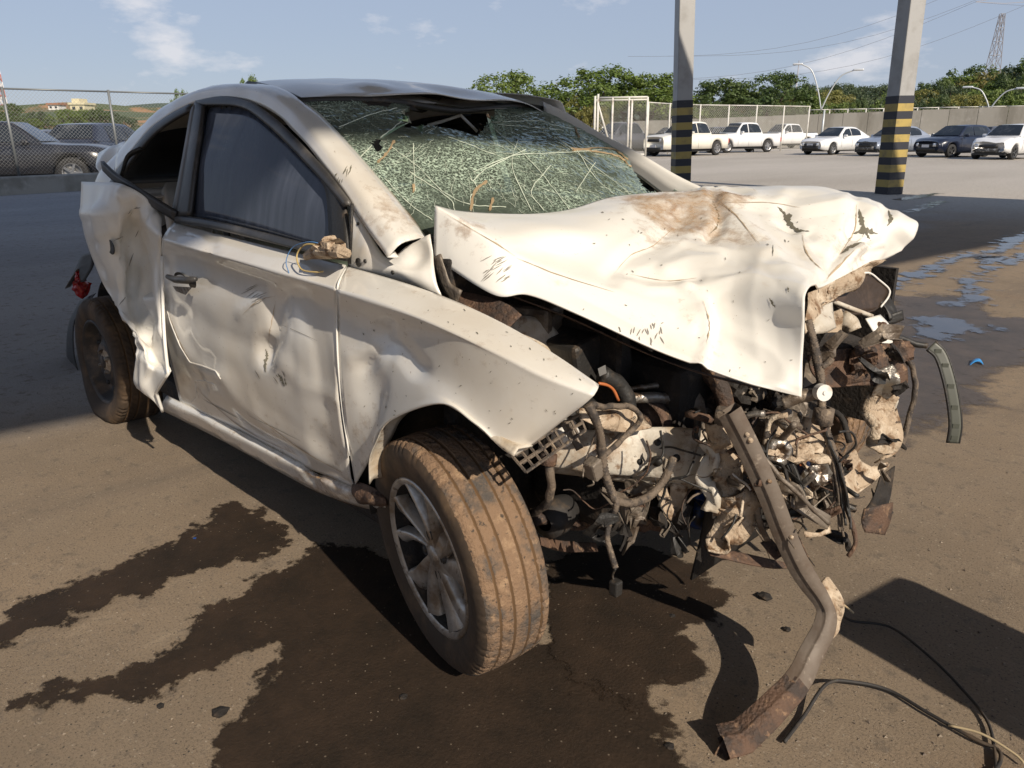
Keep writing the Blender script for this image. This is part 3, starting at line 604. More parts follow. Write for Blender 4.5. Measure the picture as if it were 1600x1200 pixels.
def fence(name, label, posts, z0, z1, step, wd, pr, mp, mw, rails=True, group=None):
    root = thing(name, label, 'fence', posts[0], 0, group); o0 = V(posts[0])
    for p in posts: MB().tube([p - o0 + V((0, 0, z0)), p - o0 + V((0, 0, z1 + .04))], pr, 8).obj('fence_post', mp, root)
    for a, b_ in zip(posts, posts[1:]):
        mb = MB(); chainlink(mb, a - o0, b_ - o0, z0 + .03, z1, step, wd); tag(mb.obj('wire_mesh', mw, root, False), kind='stuff')
        if rails: MB().tube([a - o0 + V((0, 0, z1)), b_ - o0 + V((0, 0, z1))], pr * .7, 6).obj('top_rail', mp, root)
    return root
# left: kerb wall with chain link on it
k0, k1 = G(0, 306), G(130, 298); kd = (k1 - k0).normalized()
ka, kb_ = k0 - kd * 5, k0 + kd * 24; kn = V((-kd.y, kd.x, 0)); kn = kn if kn.dot(fh) > 0 else -kn
wm = MB(); Mx = Matrix((kd, kn, V((0, 0, 1)))).transposed(); hK = D(42, 275, (G(42, 303) - CAM).to_2d().length).z
o = mesh_obj('kerb_wall', [p + q for p in (V(), kd * 29) for q in (V((0, 0, -.1)), V((0, 0, hK - .03)), kn * .03 + V((0, 0, hK)), kn * .26 + V((0, 0, hK)), kn * .29 + V((0, 0, -.1)))], [(0, 1, 6, 5), (1, 2, 7, 6), (2, 3, 8, 7), (3, 4, 9, 8), (4, 3, 2, 1, 0), (5, 6, 7, 8, 9)], M['conc'])
o.location = ka; tag(o, 'low mossy concrete kerb wall under the left chain link fence', 'wall')
fz = D(10, 139, (G(10, 303) - CAM).to_2d().length).z
q0 = G(40, 303) + kn * .14; q1 = G(198, 295) + kn * .14; sp_ = (q1 - q0).length
fence('chain_link_fence', 'dark chain link fence standing on the kerb wall at the left', [q0 + (q1 - q0) * k for k in (-1, 0, 1, 2, 3)], hK, fz, .085, .0035, .03, M['postd'], M['wire'])
# right: pale fence across the yard with a gate frame, then the concrete wall behind the parked row
fp = [park(x, y) for x, y in ((1010, 243), (1043, 241), (1090, 239), (1134, 238), (1177, 237), (1219, 236), (1258, 235))]
fzr = D(1090, 164, (fp[2] - CAM).to_2d().length).z
fence('chain_link_fence', 'pale chain link fence in front of the white pickups', fp, 0, fzr, .16, .010, .045, M['postw'], M['wirel'])
fp2 = [park(x, y) for x, y in ((1258, 229), (1290, 229), (1318, 229), (1346, 229), (1373, 229), (1425, 229), (1457, 229), (1488, 229), (1524, 229), (1560, 229), (1600, 229), (1640, 229))]
fence('chain_link_fence', 'pale post and wire fence behind the row of sedans', fp2, 0, 3.0, .30, .008, .05, M['postw'], M['wirel'])
ga_, gb_ = park(930, 246), park(1008, 246); gz = D(930, 150, (ga_ - CAM).to_2d().length).z
gate = thing('sliding_gate', 'tall pale sliding gate frame with mesh and a diagonal brace', 'gate', ga_); gd = gb_ - ga_
for s, h_ in ((-.03, 1.0), (.03, 1.03), (.32, .97), (.64, .97), (.70, .93), (1.0, .97)): MB().tube([gd * s, gd * s + V((0, 0, gz * h_))], .055, 8).obj('gate_post', M['postw'], gate)
for h_ in (.97, .93, .05): MB().tube([V((0, 0, gz * h_)), gd + V((0, 0, gz * h_))], .045, 8).obj('gate_rail', M['postw'], gate)
MB().tube([V((0, 0, gz * .95)), gd * .25 + V((0, 0, gz * .30))], .05, 8).obj('gate_brace', M['postw'], gate)
mb = MB(); chainlink(mb, V(), gd, .1, gz * .93, .16, .010); tag(mb.obj('wire_mesh', M['wirel'], gate, False), kind='stuff')
wa, wb2 = D(850, 200, 82), D(1720, 200, 70); wd_ = (wb2 - wa); wd_.z = 0; wl_ = wd_.length; wd_.normalize(); wnrm = V((-wd_.y, wd_.x, 0))
yw = MB(); nseg = 24
for i in range(nseg):
    Mx = Matrix((wd_, wnrm, V((0, 0, 1)))).transposed(); yw.box(wd_ * ((i + .5) * wl_ / nseg) + V((0, 0, (2.1 + .9 * i / nseg) / 2)) + wnrm * (.01 * (i % 2)), (wl_ / nseg - .03, .2, 2.1 + .9 * i / nseg), Mx)
wroot = thing('yard_wall', 'long grey concrete wall behind the parked row on the right', 'wall', (wa.x, wa.y, 0))
for i in range(nseg):
    mesh_obj('wall_panel', yw.v[i * 8:i * 8 + 8], [(0, 1, 3, 2), (4, 6, 7, 5), (0, 4, 5, 1), (2, 3, 7, 6), (0, 2, 6, 4), (1, 5, 7, 3)], M['wallc'], wroot)
# street lamps with two arms
M['lampp'] = mat('lamp_pole_paint', (.50, .52, .52), .4, .2); M['lamph'] = mat('lamp_head', (.60, .62, .63), .3, .2)
def lamp(px, psplit, la, ra, d, label):
    b_ = park(px, 220, d); root = thing('street_lamp', label, 'street lamp', b_, 0, 'double arm street lamps'); s = D(px, psplit, d) - b_
    MB().tube([V(), V((0, 0, s.z))], [.10, .07], 8).obj('pole', M['lampp'], root)
    for tx, ty, sg in ((la[0], la[1], -1), (ra[0], ra[1], 1)):
        e = D(tx, ty, d) - b_; m1 = s.lerp(e, .55) + V((0, 0, (e.z - s.z) * .30)); MB().tube(cr1([s, s.lerp(e, .22) + V((0, 0, (e.z - s.z) * .22)), m1, e], 6), .05, 8).obj('lamp_arm', M['lampp'], root)
        dr = (e - s); dr.z = 0; dr.normalize(); Mx = Matrix((dr, V((-dr.y, dr.x, 0)), V((0, 0, 1)))).transposed()
        MB().box(e + dr * .25, (.75, .26, .15), Mx).obj('lamp_head', M['lamph'], root, True, bevel=.06)
lamp(1283, 172, (1252, 100), (1336, 109), 68, 'double arm street lamp between the two banded posts')
lamp(1546, 172, (1518, 136), (1590, 138), 74, 'double arm street lamp at the right picture edge in front of the trees')

# ---- power pylon, radio masts
M['lattice'] = mat('galvanised_lattice', (.38, .36, .36), .5, .4); M['cable'] = mat('power_cable', (.10, .10, .11), .6)
def lattice_tower(name, label, cat, px, ptop, d, wbase, wtop, nsec, rr_, colour, arms=()):
    b_ = park(px, 220, d); top = D(px, ptop, d).z; root = thing(name, label, cat, b_)
    def cor(k, z): wv = wbase + (wtop - wbase) * min(1, z / top) ** .7; a = math.pi / 4 + k * math.pi / 2 + FA; return V((math.cos(a) * wv / 2, math.sin(a) * wv / 2, z))
    for s in range(nsec):
        z0, z1 = top * s / nsec, top * (s + 1) / nsec; mb = MB()
        for k in range(4):
            mb.tube([cor(k, z0), cor(k, z1)], rr_, 4); mb.tube([cor(k, z0), cor((k + 1) % 4, z1)], rr_ * .6, 4); mb.tube([cor((k + 1) % 4, z0), cor(k, z1)], rr_ * .6, 4); mb.tube([cor(k, z1), cor((k + 1) % 4, z1)], rr_ * .6, 4)
        mb.obj('lattice_section', colour[s % len(colour)], root, False)
    for z_, w_ in arms:
        for sg in (-1, 1):
            mb = MB(); e = RT * (sg * w_) + V((0, 0, z_)); mb.tube([V((0, 0, z_ + w_ * .16)), e], rr_ * .8, 4); mb.tube([V((0, 0, z_ - w_ * .05)), e], rr_ * .8, 4); mb.obj('cross_arm', colour[0], root, False)
            for kk in range(2):
                far_ = RT * (-110 + kk * 6) + e - V((0, 0, 22)) - fh * 10; pts = [e.lerp(far_, i / 12) - V((0, 0, 7 * math.sin(math.pi * i / 12))) for i in range(13)]
                if kk == 0: MB().tube(pts, .045, 4).obj('power_line', M['cable'], root, False)
            e2_ = e + RT * 60 + V((0, 0, 4)); MB().tube([e.lerp(e2_, i / 8) - V((0, 0, 3 * math.sin(math.pi * i / 8))) for i in range(9)], .045, 4).obj('power_line', M['cable'], root, False)
    return root
lattice_tower('power_pylon', 'steel lattice power pylon above the trees at the right', 'pylon', 1532, 24, 300, 9.5, 1.6, 9, .12, [M['lattice']], ((38.5, 9), (45.0, 6)))
lattice_tower('radio_mast', 'red and white lattice radio mast above the left fence', 'mast', 16, 80, 260, 3.2, 1.2, 12, .12, [mat('mast_red', (.42, .16, .12), .6), mat('mast_white', (.62, .60, .58), .6)])
for px, pt, d in ((1236, 95, 280), (868, 128, 280)):
    b_ = park(px, 220, d); o = MB().tube([V(), V((0, 0, D(px, pt, d).z))], [.30, .12], 6).obj('mast_pole', M['lattice'], None); o.location = b_; tag(o, 'thin mast rising behind the trees near the right street lamp' if px > 1000 else 'thin mast rising behind the tree past the wreck roof', 'mast')

# ================================================================== VEGETATION
M['bark'] = mat('bark', (.09, .065, .045), .9, 0, [((.05, .04, .03), 6, .45, .65, 6)], .4, 30)
def leafmat(name, a, b_, c):
    m = bpy.data.materials.new(name); m.use_nodes = True; n, l = m.node_tree.nodes, m.node_tree.links; p = n['Principled BSDF']; p.inputs['Roughness'].default_value = .55
    oi = n.new('ShaderNodeObjectInfo'); t = n.new('ShaderNodeTexCoord'); nt = n.new('ShaderNodeTexNoise'); nt.inputs['Scale'].default_value = .55; nt.inputs['Detail'].default_value = 5; l.new(t.outputs['Object'], nt.inputs['Vector'])
    r = n.new('ShaderNodeValToRGB'); r.color_ramp.elements[0].position = .34; r.color_ramp.elements[1].position = .68; r.color_ramp.elements[0].color = (*a, 1); r.color_ramp.elements[1].color = (*b_, 1); l.new(nt.outputs[0], r.inputs[0])
    mi = n.new('ShaderNodeMix'); mi.data_type = 'RGBA'; l.new(oi.outputs['Random'], mi.inputs[0]); l.new(r.outputs[0], mi.inputs[6]); mi.inputs[7].default_value = (*c, 1)
    m2 = n.new('ShaderNodeMath'); m2.operation = 'MULTIPLY'; l.new(oi.outputs['Random'], m2.inputs[0]); m2.inputs[1].default_value = .5; l.new(m2.outputs[0], mi.inputs[0]); l.new(mi.outputs[2], p.inputs['Base Color'])
    tr = n.new('ShaderNodeBsdfTranslucent'); l.new(mi.outputs[2], tr.inputs[0]); ms_ = n.new('ShaderNodeMixShader'); ms_.inputs[0].default_value = .30; l.new(p.outputs[0], ms_.inputs[1]); l.new(tr.outputs[0], ms_.inputs[2]); l.new(ms_.outputs[0], n['Material Output'].inputs[0]); return m
LM = [leafmat('leaf_green', (.085, .135, .024), (.170, .225, .042), (.15, .20, .04)), leafmat('leaf_deep', (.050, .088, .020), (.110, .155, .034), (.09, .12, .04)), leafmat('leaf_yellow', (.16, .175, .04), (.28, .25, .065), (.20, .15, .045)), leafmat('leaf_far', (.055, .085, .036), (.095, .130, .055), (.075, .10, .05))]
def tree_meshes(seed, flat, nclump, nleaf, leaf, spread=1.0):
    """unit tree, height 1: umbrella or round crown of leaf clumps on a forked trunk"""
    r = random.Random(seed); mb = MB(); tips = []
    tr = MB(); base = V((0, 0, 0)); fork = V((r.uniform(-.03, .03), r.uniform(-.03, .03), .26))
    tr.tube([base, base.lerp(fork, .5) + V((.01, 0, 0)), fork], [.035, .028, .024], 7)
    for k in range(nclump):
        a = r.uniform(0, 2 * math.pi); rad = math.sqrt(r.random()) * .5 * spread
        if flat: z = .40 + .55 * (1 - (rad / (.5 * spread)) ** 3) * r.uniform(.35, 1.03)
        else: z = .30 + .66 * r.random(); rad *= math.sin(math.pi * min(1, max(.08, (z - .22) / .80))) ** .6
        c = V((math.cos(a) * rad, math.sin(a) * rad, z)); tips.append(c); cs = r.uniform(.06, .115)
        for _ in range(nleaf):
            d = V((r.gauss(0, 1), r.gauss(0, 1), r.gauss(0, .62))); d = d.normalized() * (r.random() ** .4) * cs; p = c + d
            nn = (d.normalized() + V((r.gauss(0, .5), r.gauss(0, .5), .5 + r.gauss(0, .4)))).normalized(); t = nn.orthogonal().normalized(); t = Matrix.Rotation(r.uniform(0, 6.28), 3, nn) @ t; b_ = nn.cross(t); s = leaf * r.uniform(.6, 1.3)
            mb.add([p - t * s, p + b_ * s * .55, p + t * s, p - b_ * s * .55], [(0, 1, 2, 3)])
    for k in range(9):
        c = tips[r.randrange(len(tips))]; tr.tube(cr1([fork, fork.lerp(c, .45) + V((0, 0, .03)), c], 4), [.018 - .0014 * i for i in range(9)], 5)
    def me(m_, nm): q = bpy.data.meshes.new(nm); q.from_pydata([tuple(v) for v in m_.v], [], m_.f); q.update(); return q
    return me(tr, 'trunk'), me(mb, 'crown')
TV = [tree_meshes(1, True, 120, 80, .018, 1.25), tree_meshes(2, True, 105, 80, .019, 1.1), tree_meshes(3, False, 90, 80, .019, .9), tree_meshes(4, False, 85, 75, .021, 1.15), tree_meshes(5, False, 75, 70, .022, 1.35)]
TV = [(a, b_) for a, b_ in TV]
CR = {}
def tree(px, ptop, d, wpx, var, lm, label, cat='tree', name='tree', group='trees behind the yard', base=0.0):
    b_ = park(px, 220, d); b_.z = base; hgt = D(px, ptop, d).z - base; root = thing(name, label, cat, b_, random.uniform(0, 6.28), group)
    wid = wpx / FPX * d * 1.12; sx = wid / (1.25 if var == 0 else 1.1 if var == 1 else .9 if var == 2 else 1.15 if var == 3 else 1.35)
    for me, nm, mt in ((TV[var][0], 'trunk', M['bark']), (TV[var][1], 'crown', LM[lm])):
        key = (me.name, mt.name)
        if key not in CR: q = me.copy(); q.materials.append(mt); CR[key] = q
        o = bpy.data.objects.new(nm, CR[key]); link(o, root); o.scale = (sx, sx, hgt)
    return root
tree(788, 111, 78, 155, 0, 0, 'round crowned light green tree rising past the wreck roof')
tree(930, 105, 84, 185, 0, 0, 'broad umbrella tree left of the gate frame')
tree(1010, 114, 86, 160, 1, 0, 'umbrella tree with glossy leaves behind the gate frame'); tree(885, 150, 80, 60, 4, 2, 'low yellowish bush beside the gate frame', 'bush', 'bush')
tree(1126, 122, 88, 130, 1, 1, 'flat topped dark tree right of the left banded post'); tree(1200, 112, 90, 135, 0, 1, 'tall umbrella tree left of the double arm lamp')
tree(860, 152, 80, 70, 4, 0, 'low green bush just past the far windscreen pillar', 'bush', 'bush'); tree(980, 158, 88, 90, 4, 1, 'dense dark bush behind the mesh of the gate frame', 'bush', 'bush'); tree(925, 165, 76, 50, 3, 2, 'small yellow green bush behind the gate frame foot', 'bush', 'bush'); tree(1060, 150, 92, 70, 4, 1, 'low dark tree behind the left banded post')
tree(402, 119, 90, 55, 0, 0, 'treetop peeping over the wreck roof'); tree(290, 140, 60, 30, 4, 0, 'small treetop beside the wreck rear pillar')
FR = random.Random(11)
words = ['deep green', 'dull green', 'yellow green', 'dark', 'pale green', 'olive']; shp = ['broad', 'round', 'bushy', 'tall', 'low', 'ragged']
fl_ = [(1240, 142, 95, 64), (1262, 150, 88, 60), (1300, 148, 96, 66), (1330, 155, 84, 56), (1355, 146, 98, 64), (1380, 155, 86, 52), (1225, 158, 84, 54), (1312, 160, 80, 50),
       (1428, 140, 92, 70), (1445, 126, 110, 90), (1470, 134, 92, 66), (1484, 118, 118, 96), (1505, 104, 122, 90), (1520, 130, 96, 80), (1540, 112, 116, 90), (1562, 122, 96, 74), (1585, 98, 112, 84), (1612, 88, 112, 96), (1600, 128, 92, 70), (1545, 140, 86, 60), (1500, 146, 84, 56), (1455, 150, 82, 56), (1418, 155, 84, 50), (1580, 146, 82, 54), (1640, 100, 100, 90), (1400, 142, 104, 64), (1280, 140, 112, 70)]
place = lambda px: 'between the posts' if px < 1400 else 'right of the posts'
ORD = ['first', 'second', 'third', 'fourth', 'fifth', 'sixth', 'seventh', 'eighth', 'ninth', 'tenth', 'eleventh', 'twelfth', 'thirteenth', 'fourteenth', 'fifteenth', 'sixteenth', 'seventeenth', 'eighteenth', 'nineteenth', 'twentieth', 'last but three', 'last but two', 'last but one', 'last']
for i, (px, pt, d, wv) in enumerate(fl_):
    tree(px, pt, d, wv, [4, 3, 2, 0, 4, 3][i % 6], [1, 0, 2, 1, 3, 0][i % 6], f'{shp[(i * 5 + i // 6) % 6]} {words[(i + i // 6) % 6]} tree behind the wall, {ORD[sum(1 for q in fl_ if (q[0] < 1400) == (px < 1400) and q[0] < px)]} from the left {place(px)}')
for i in range(16):
    px = 1215 + i * 12 + FR.uniform(-5, 5); tree(px, 131 + FR.uniform(-5, 8) + abs(i - 8) * .6, 210 + FR.uniform(-20, 25), 42, [3, 4, 2][i % 3], 3, f'{ORD[i]} distant dark tree from the left on the ridge between the banded posts', group='ridge trees between the banded posts')
# shrubs along the far fence
for i, (px, pt) in enumerate(((1060, 158), (1105, 160), (1150, 156), (1190, 160), (1230, 156))): tree(px, pt, 90, 84, 4, [2, 1][i % 2], f'{["straggling", "dense", "pale", "dark", "rounded"][i]} shrub above the yard wall behind the white pickups', 'bush', 'bush', 'shrubs above the yard wall')

# ---- hills
M['hill'] = mat('green_hill', (.085, .105, .040), .95, 0, [((.36, .19, .09), .035, .46, .54, 6, (1, 1, 2)), ((.06, .085, .03), .09, .48, .62, 7), ((.17, .17, .07), .16, .58, .72, 6)])
M['ridge'] = mat('far_ridge', (.060, .085, .060), .95, 0, [((.09, .11, .075), .02, .5, .65, 6)])
def hill(name, prof, d0, depth, mt, seed):
    g = []
    for j in range(9):
        s = j / 8; row = []
        for px, py in [(a, b_) for a, b_ in prof]:
            top = D(px, py, d0 + depth); p = park(px, 220, d0 + depth * s); z = top.z * (s ** .8) * (1 + .12 * noise.noise(V((px * .03, s * 3, seed)))); row.append(V((p.x, p.y, max(-.5, z if j else -.5))))
        g.append(row)
    back = [park(px, 220, d0 + depth * 1.6) + V((0, 0, -1)) for px, _ in prof]; g.append(back)
    return tag(MB().grid(patch(g, 2, 3)).obj(name, mt, None, True), kind='structure')
hill('hill', [(-220, 176), (-120, 168), (-40, 170), (40, 166), (110, 163), (170, 166), (230, 170), (290, 172), (350, 176), (430, 185)], 110, 130, M['hill'], 1)
hill('far_ridge', [(-300, 160), (-100, 166), (60, 172), (160, 170), (220, 163), (270, 164), (330, 170), (500, 180), (700, 180), (900, 176), (1100, 165), (1230, 150), (1340, 140), (1420, 140), (1500, 130), (1570, 112), (1700, 104), (1900, 104)], 420, 200, M['ridge'], 4)
hill('wooded_slope', [(1180, 185), (1230, 168), (1290, 160), (1350, 158), (1420, 150), (1500, 138), (1580, 124), (1680, 112), (1800, 110)], 84, 60, mat('undergrowth', (.045, .065, .018), .95, 0, [((.10, .12, .035), .5, .48, .65, 6), ((.02, .03, .01), .9, .5, .7, 6)]), 7)
hr = random.Random(8)
for i, px in enumerate(sorted([hr.uniform(-12, 160) for _ in range(20)] + [hr.uniform(165, 285) for _ in range(4)])):
    d = hr.uniform(112, 190); s = (d - 110) / 130; zt = max(0, D(px, 172, 240).z * max(0, s)) * .8
    b_ = park(px, 220, d); hh = hr.uniform(2.4, 4.6); root = thing('tree', f'{ORD[i]} small tree from the left on the green slope beyond the left fence', 'tree', (b_.x, b_.y, zt - .3), hr.uniform(0, 6), 'trees on the left slope'); v_ = hr.choice((3, 4, 2)); lm = hr.choice((0, 1, 1, 3))
    for me, nm, mt in ((TV[v_][0], 'trunk', M['bark']), (TV[v_][1], 'crown', LM[lm])):
        key = (me.name, mt.name)
        if key not in CR: q = me.copy(); q.materials.append(mt); CR[key] = q
        oo = bpy.data.objects.new(nm, CR[key]); link(oo, root); oo.scale = (hh * .9, hh * .9, hh)
# ---- houses on the left slope
M['ywall'] = mat('pale_yellow_render', (.60, .54, .36), .8); M['wwall'] = mat('white_render', (.66, .64, .60), .8); M['rtile'] = mat('roof_tile', (.30, .15, .09), .8); M['win'] = mat('window_dark', (.04, .045, .05), .2)
def house(px, py, d, w_, h_, dp, mt, label, steps=()):
    b_ = D(px, py, d); root = thing('house', label, 'house', b_, FA - math.pi / 2)
    MB().box((0, dp / 2, h_ / 2 - 2), (w_, dp, h_ + 4)).obj('wall', mt, root, False); MB().box((0, dp / 2, h_ + .2), (w_ + .5, dp + .5, .4)).obj('roof', mt if steps else M['rtile'], root, False)
    for a, hh, ww in steps: MB().box((a, dp / 2, h_ + hh / 2), (ww, dp * .8, hh)).obj('upper_wall', mt, root, False)
    nx = max(2, int(w_ / 2.5))
    for i in range(nx):
        for z in ([h_ * .5] if h_ < 4 else [1.4, 4.2]):
            MB().box((-w_ / 2 + (i + .5) * w_ / nx, -.02, z), (min(.9, w_ / nx * .4), .08, min(1.1, h_ * .45))).obj('window', M['win'], root, False)
house(122, 174, 190, 3.0, 1.3, 4, M['ywall'], 'pale yellow block building on the slope beyond the left fence', ((-.4, 1.2, 1.6),)); house(84, 171, 200, 2.2, .9, 3, M['wwall'], 'small white house left of the yellow building'); house(86, 203, 150, 1.2, .9, 1.2, M['wwall'], 'tiny white hut low on the left slope')

# ================================================================== THE WRECK
car = thing('wrecked_car', 'wrecked white sedan with crushed front, buckled hood and shattered windscreen in the foreground', 'car')
def raysurf(bvh, px, py, off=.0012):
    d = ray(px, py).normalized(); r = bvh.ray_cast(CAM, d)
    if r[0] is None: return None, None
    nn = r[1] if r[1].dot(d) < 0 else -r[1]
    return r[0] + nn * off, nn
def bvh_of(g):
    mb = MB().grid(g); return BVHTree.FromPolygons(mb.v, mb.f)
def strokes(name, bvh, lst, mt, parent, off=.0036):
    """marks on a panel: (px, py, length px, width px, angle deg)"""
    mb = MB()
    for px, py, L, wd, an in lst:
        a = R(an); k = 4; top, bot = [], []
        for i in range(k + 1):
            s = (i / k - .5) * L; wv = wd * .5 * (1 - abs(2 * i / k - 1) ** 1.5) + .12
            jx, jy = random.uniform(-.3, .3) * wd, random.uniform(-.3, .3) * wd
            cx, cy = px + s * math.cos(a) + jx, py - s * math.sin(a) + jy; ox, oy = -math.sin(a) * wv, -math.cos(a) * wv
            p, _ = raysurf(bvh, cx + ox, cy + oy, off); q, _ = raysurf(bvh, cx - ox, cy - oy, off)
            if p is None or q is None: break
            top.append(p); bot.append(q)
        if len(top) > 1: mb.grid([top, bot])
    if mb.v: return tag(mb.obj(name, mt, parent, False), kind='stuff')

# ---- hood: folded right flank, buckled crown, left corner thrown up
H = [[(678, 402, -.70), (770, 460, -.675), (825, 461, -.62), (900, 490, -.57), (1020, 545, -.48), (1100, 575, -.42), (1180, 602, -.36), (1252, 620, -.30)],
     [(680, 322, -.68), (762, 372, -.64), (806, 402, -.60), (880, 452, -.545), (985, 508, -.47), (1085, 552, -.405), (1172, 585, -.345), (1253, 606, -.30)],
     [(715, 330, -.58), (822, 368, -.52), (880, 402, -.46), (950, 442, -.43), (1030, 482, -.385), (1110, 522, -.335), (1190, 555, -.305), (1254, 562, -.285)],
     [(770, 334, -.47), (880, 357, -.41), (950, 385, -.34), (1010, 420, -.31), (1080, 450, -.285), (1140, 480, -.272), (1200, 505, -.272), (1256, 515, -.28)],
     [(830, 335, -.38), (930, 347, -.28), (1000, 366, -.20), (1060, 395, -.18), (1120, 420, -.20), (1170, 440, -.22), (1215, 455, -.25), (1258, 466, -.27)],
     [(890, 328, -.22), (980, 326, -.10), (1040, 345, -.06), (1100, 372, -.05), (1150, 395, -.07), (1195, 415, -.10), (1235, 432, -.14), (1272, 449, -.12)],
     [(960, 308, 0), (1046, 309, .08), (1092, 325, .10), (1150, 345, .10), (1200, 370, .08), (1250, 395, .08), (1288, 415, .10), (1308, 437, .12)],
     [(1060, 300, .22), (1110, 301, .25), (1168, 313, .27), (1220, 328, .28), (1268, 345, .28), (1310, 365, .30), (1342, 387, .32), (1352, 416, .34)],
     [(1120, 297, .40), (1172, 294, .42), (1240, 297, .45), (1298, 306, .48), (1342, 321, .50), (1372, 337, .52), (1392, 362, .54), (1384, 404, .55)],
     [(1150, 293, .55), (1210, 292, .58), (1280, 292, .60), (1332, 305, .62), (1378, 319, .64), (1418, 339, .645), (1434, 354, .635), (1408, 392, .60)]]
hg = patch([[Y(*p) for p in r] for r in H], 12, 14, (1,), (7,))
def folds(g, lst):
    """sharp pressed creases: (path in pixels, width px, height m); tent section along each path"""
    N = gnorm(g); out = []
    for i, row in enumerate(g):
        for j, p in enumerate(row):
            x, y = pj(p); h = 0
            for path, wd, am in lst:
                best = 1e9
                for (x0, y0), (x1, y1) in zip(path, path[1:]):
                    L2 = (x1 - x0) ** 2 + (y1 - y0) ** 2; t = max(0, min(1, ((x - x0) * (x1 - x0) + (y - y0) * (y1 - y0)) / L2)); best = min(best, math.hypot(x - x0 - t * (x1 - x0), y - y0 - t * (y1 - y0)))
                if best < wd: h += am * (1 - best / wd)
            n = N[i][j]; n = n if n.dot(CAM - p) > 0 else -n; out.append((i, j, p + n * h))
    for i, j, p in out: g[i][j] = p
    return g
hg = folds(hg, [([(1108, 302), (1150, 338), (1188, 385), (1215, 412), (1256, 446)], 26, .016), ([(1112, 306), (1124, 335), (1122, 356), (1108, 368)], 14, -.016), ([(1060, 350), (1020, 385), (985, 400), (955, 432)], 24, -.012), ([(1040, 420), (1075, 405), (1120, 402)], 16, .008),
    ([(1070, 452), (1098, 470), (1108, 505), (1104, 545), (1092, 572)], 14, .010), ([(1132, 318), (1200, 318), (1250, 326), (1310, 318), (1345, 312)], 16, .010), ([(1338, 318), (1335, 360), (1312, 400), (1290, 440)], 20, -.020), ([(1385, 332), (1376, 372), (1352, 404)], 16, -.016), ([(1290, 436), (1335, 392), (1375, 378)], 12, .012),
    ([(1222, 330), (1236, 350), (1262, 366)], 18, -.018), ([(1252, 366), (1262, 400), (1285, 425)], 14, .010), ([(1190, 395), (1175, 470), (1185, 560)], 34, .006), ([(985, 430), (1040, 440), (1090, 436)], 14, -.008), ([(806, 402), (900, 440), (1000, 470), (1090, 500)], 26, .007), ([(960, 432), (1010, 455), (1075, 450)], 12, .007), ([(1110, 366), (1160, 378), (1190, 386)], 14, -.008), ([(1340, 350), (1362, 372)], 16, -.018), ([(1395, 345), (1425, 372)], 18, .008)])
hg = dent(hg, [(Y(1052, 372, .02), .12, -.020), (Y(1085, 510, -.33), .060, .010), (Y(1232, 345, .2), .06, -.014), (Y(1345, 362, .4), .07, -.022), (Y(1290, 390, .15), .05, -.010), (Y(830, 425, -.55), .05, -.006)], .003, 6, 2)
hg = dent(hg, (), 0, 4, 3, .011, 5.5, lambda p: .25 + .75 * min(1, max(0, (pj(p)[0] - 960) / 160)))
hood = panel('hood', hg, M['paint'], car, .004)
hb = bvh_of(hg)
rs = random.Random(3)
scr = [(772 + rs.uniform(-14, 22), 420 + rs.uniform(-16, 18), rs.uniform(10, 22), rs.uniform(.8, 1.8), rs.uniform(20, 50)) for _ in range(24)]
scr += [(978 + rs.uniform(-10, 60), 520 + rs.uniform(-12, 12) + k * .3, rs.uniform(5, 14), rs.uniform(1, 2.4), rs.uniform(60, 120)) for k in range(18)]
strokes('scratch_marks', hb, scr, M['gascratch'], hood)
go = []
for (x0, y0, x1, y1, nn_) in ((1217, 327, 1232, 345, 9), (1232, 345, 1240, 358, 7), (1240, 358, 1262, 364, 7), (1342, 332, 1350, 355, 9), (1350, 355, 1356, 372, 6), (1318, 396, 1345, 380, 8), (1335, 362, 1365, 368, 5), (1386, 334, 1392, 352, 5), (1203, 470, 1212, 478, 4), (1118, 330, 1126, 352, 5), (968, 520, 980, 540, 5), (1207, 384, 1208, 400, 2)):
    for k in range(nn_):
        f_ = k / max(1, nn_ - 1); go.append((x0 + (x1 - x0) * f_ + rs.uniform(-1, 1), y0 + (y1 - y0) * f_, rs.uniform(6, 15), rs.uniform(3, 6), rs.uniform(-70, 40)))
def scar(name, bvh, paths, mt, parent, off=.0036):
    mb = MB()
    for path, wd in paths:
        c = cr1([V((x, y, 0)) for x, y in path], 7); top, bot = [], []
        for i, q in enumerate(c):
            t = c[min(i + 1, len(c) - 1)] - c[max(i - 1, 0)]; a = math.atan2(t.y, t.x) + math.pi / 2; env = math.sin(math.pi * (i + .6) / (len(c) + .2)); wv = wd * env
            u, v = wv * rs.uniform(.15, 1), wv * rs.uniform(.15, 1)
            p, _ = raysurf(bvh, q.x + math.cos(a) * u, q.y + math.sin(a) * u, off); r_, _ = raysurf(bvh, q.x - math.cos(a) * v, q.y - math.sin(a) * v, off)
            if p is None or r_ is None: continue
            top.append(p); bot.append(r_)
        if len(top) > 1: mb.grid([top, bot])
    if mb.v: return tag(mb.obj(name, mt, parent, False), kind='stuff')
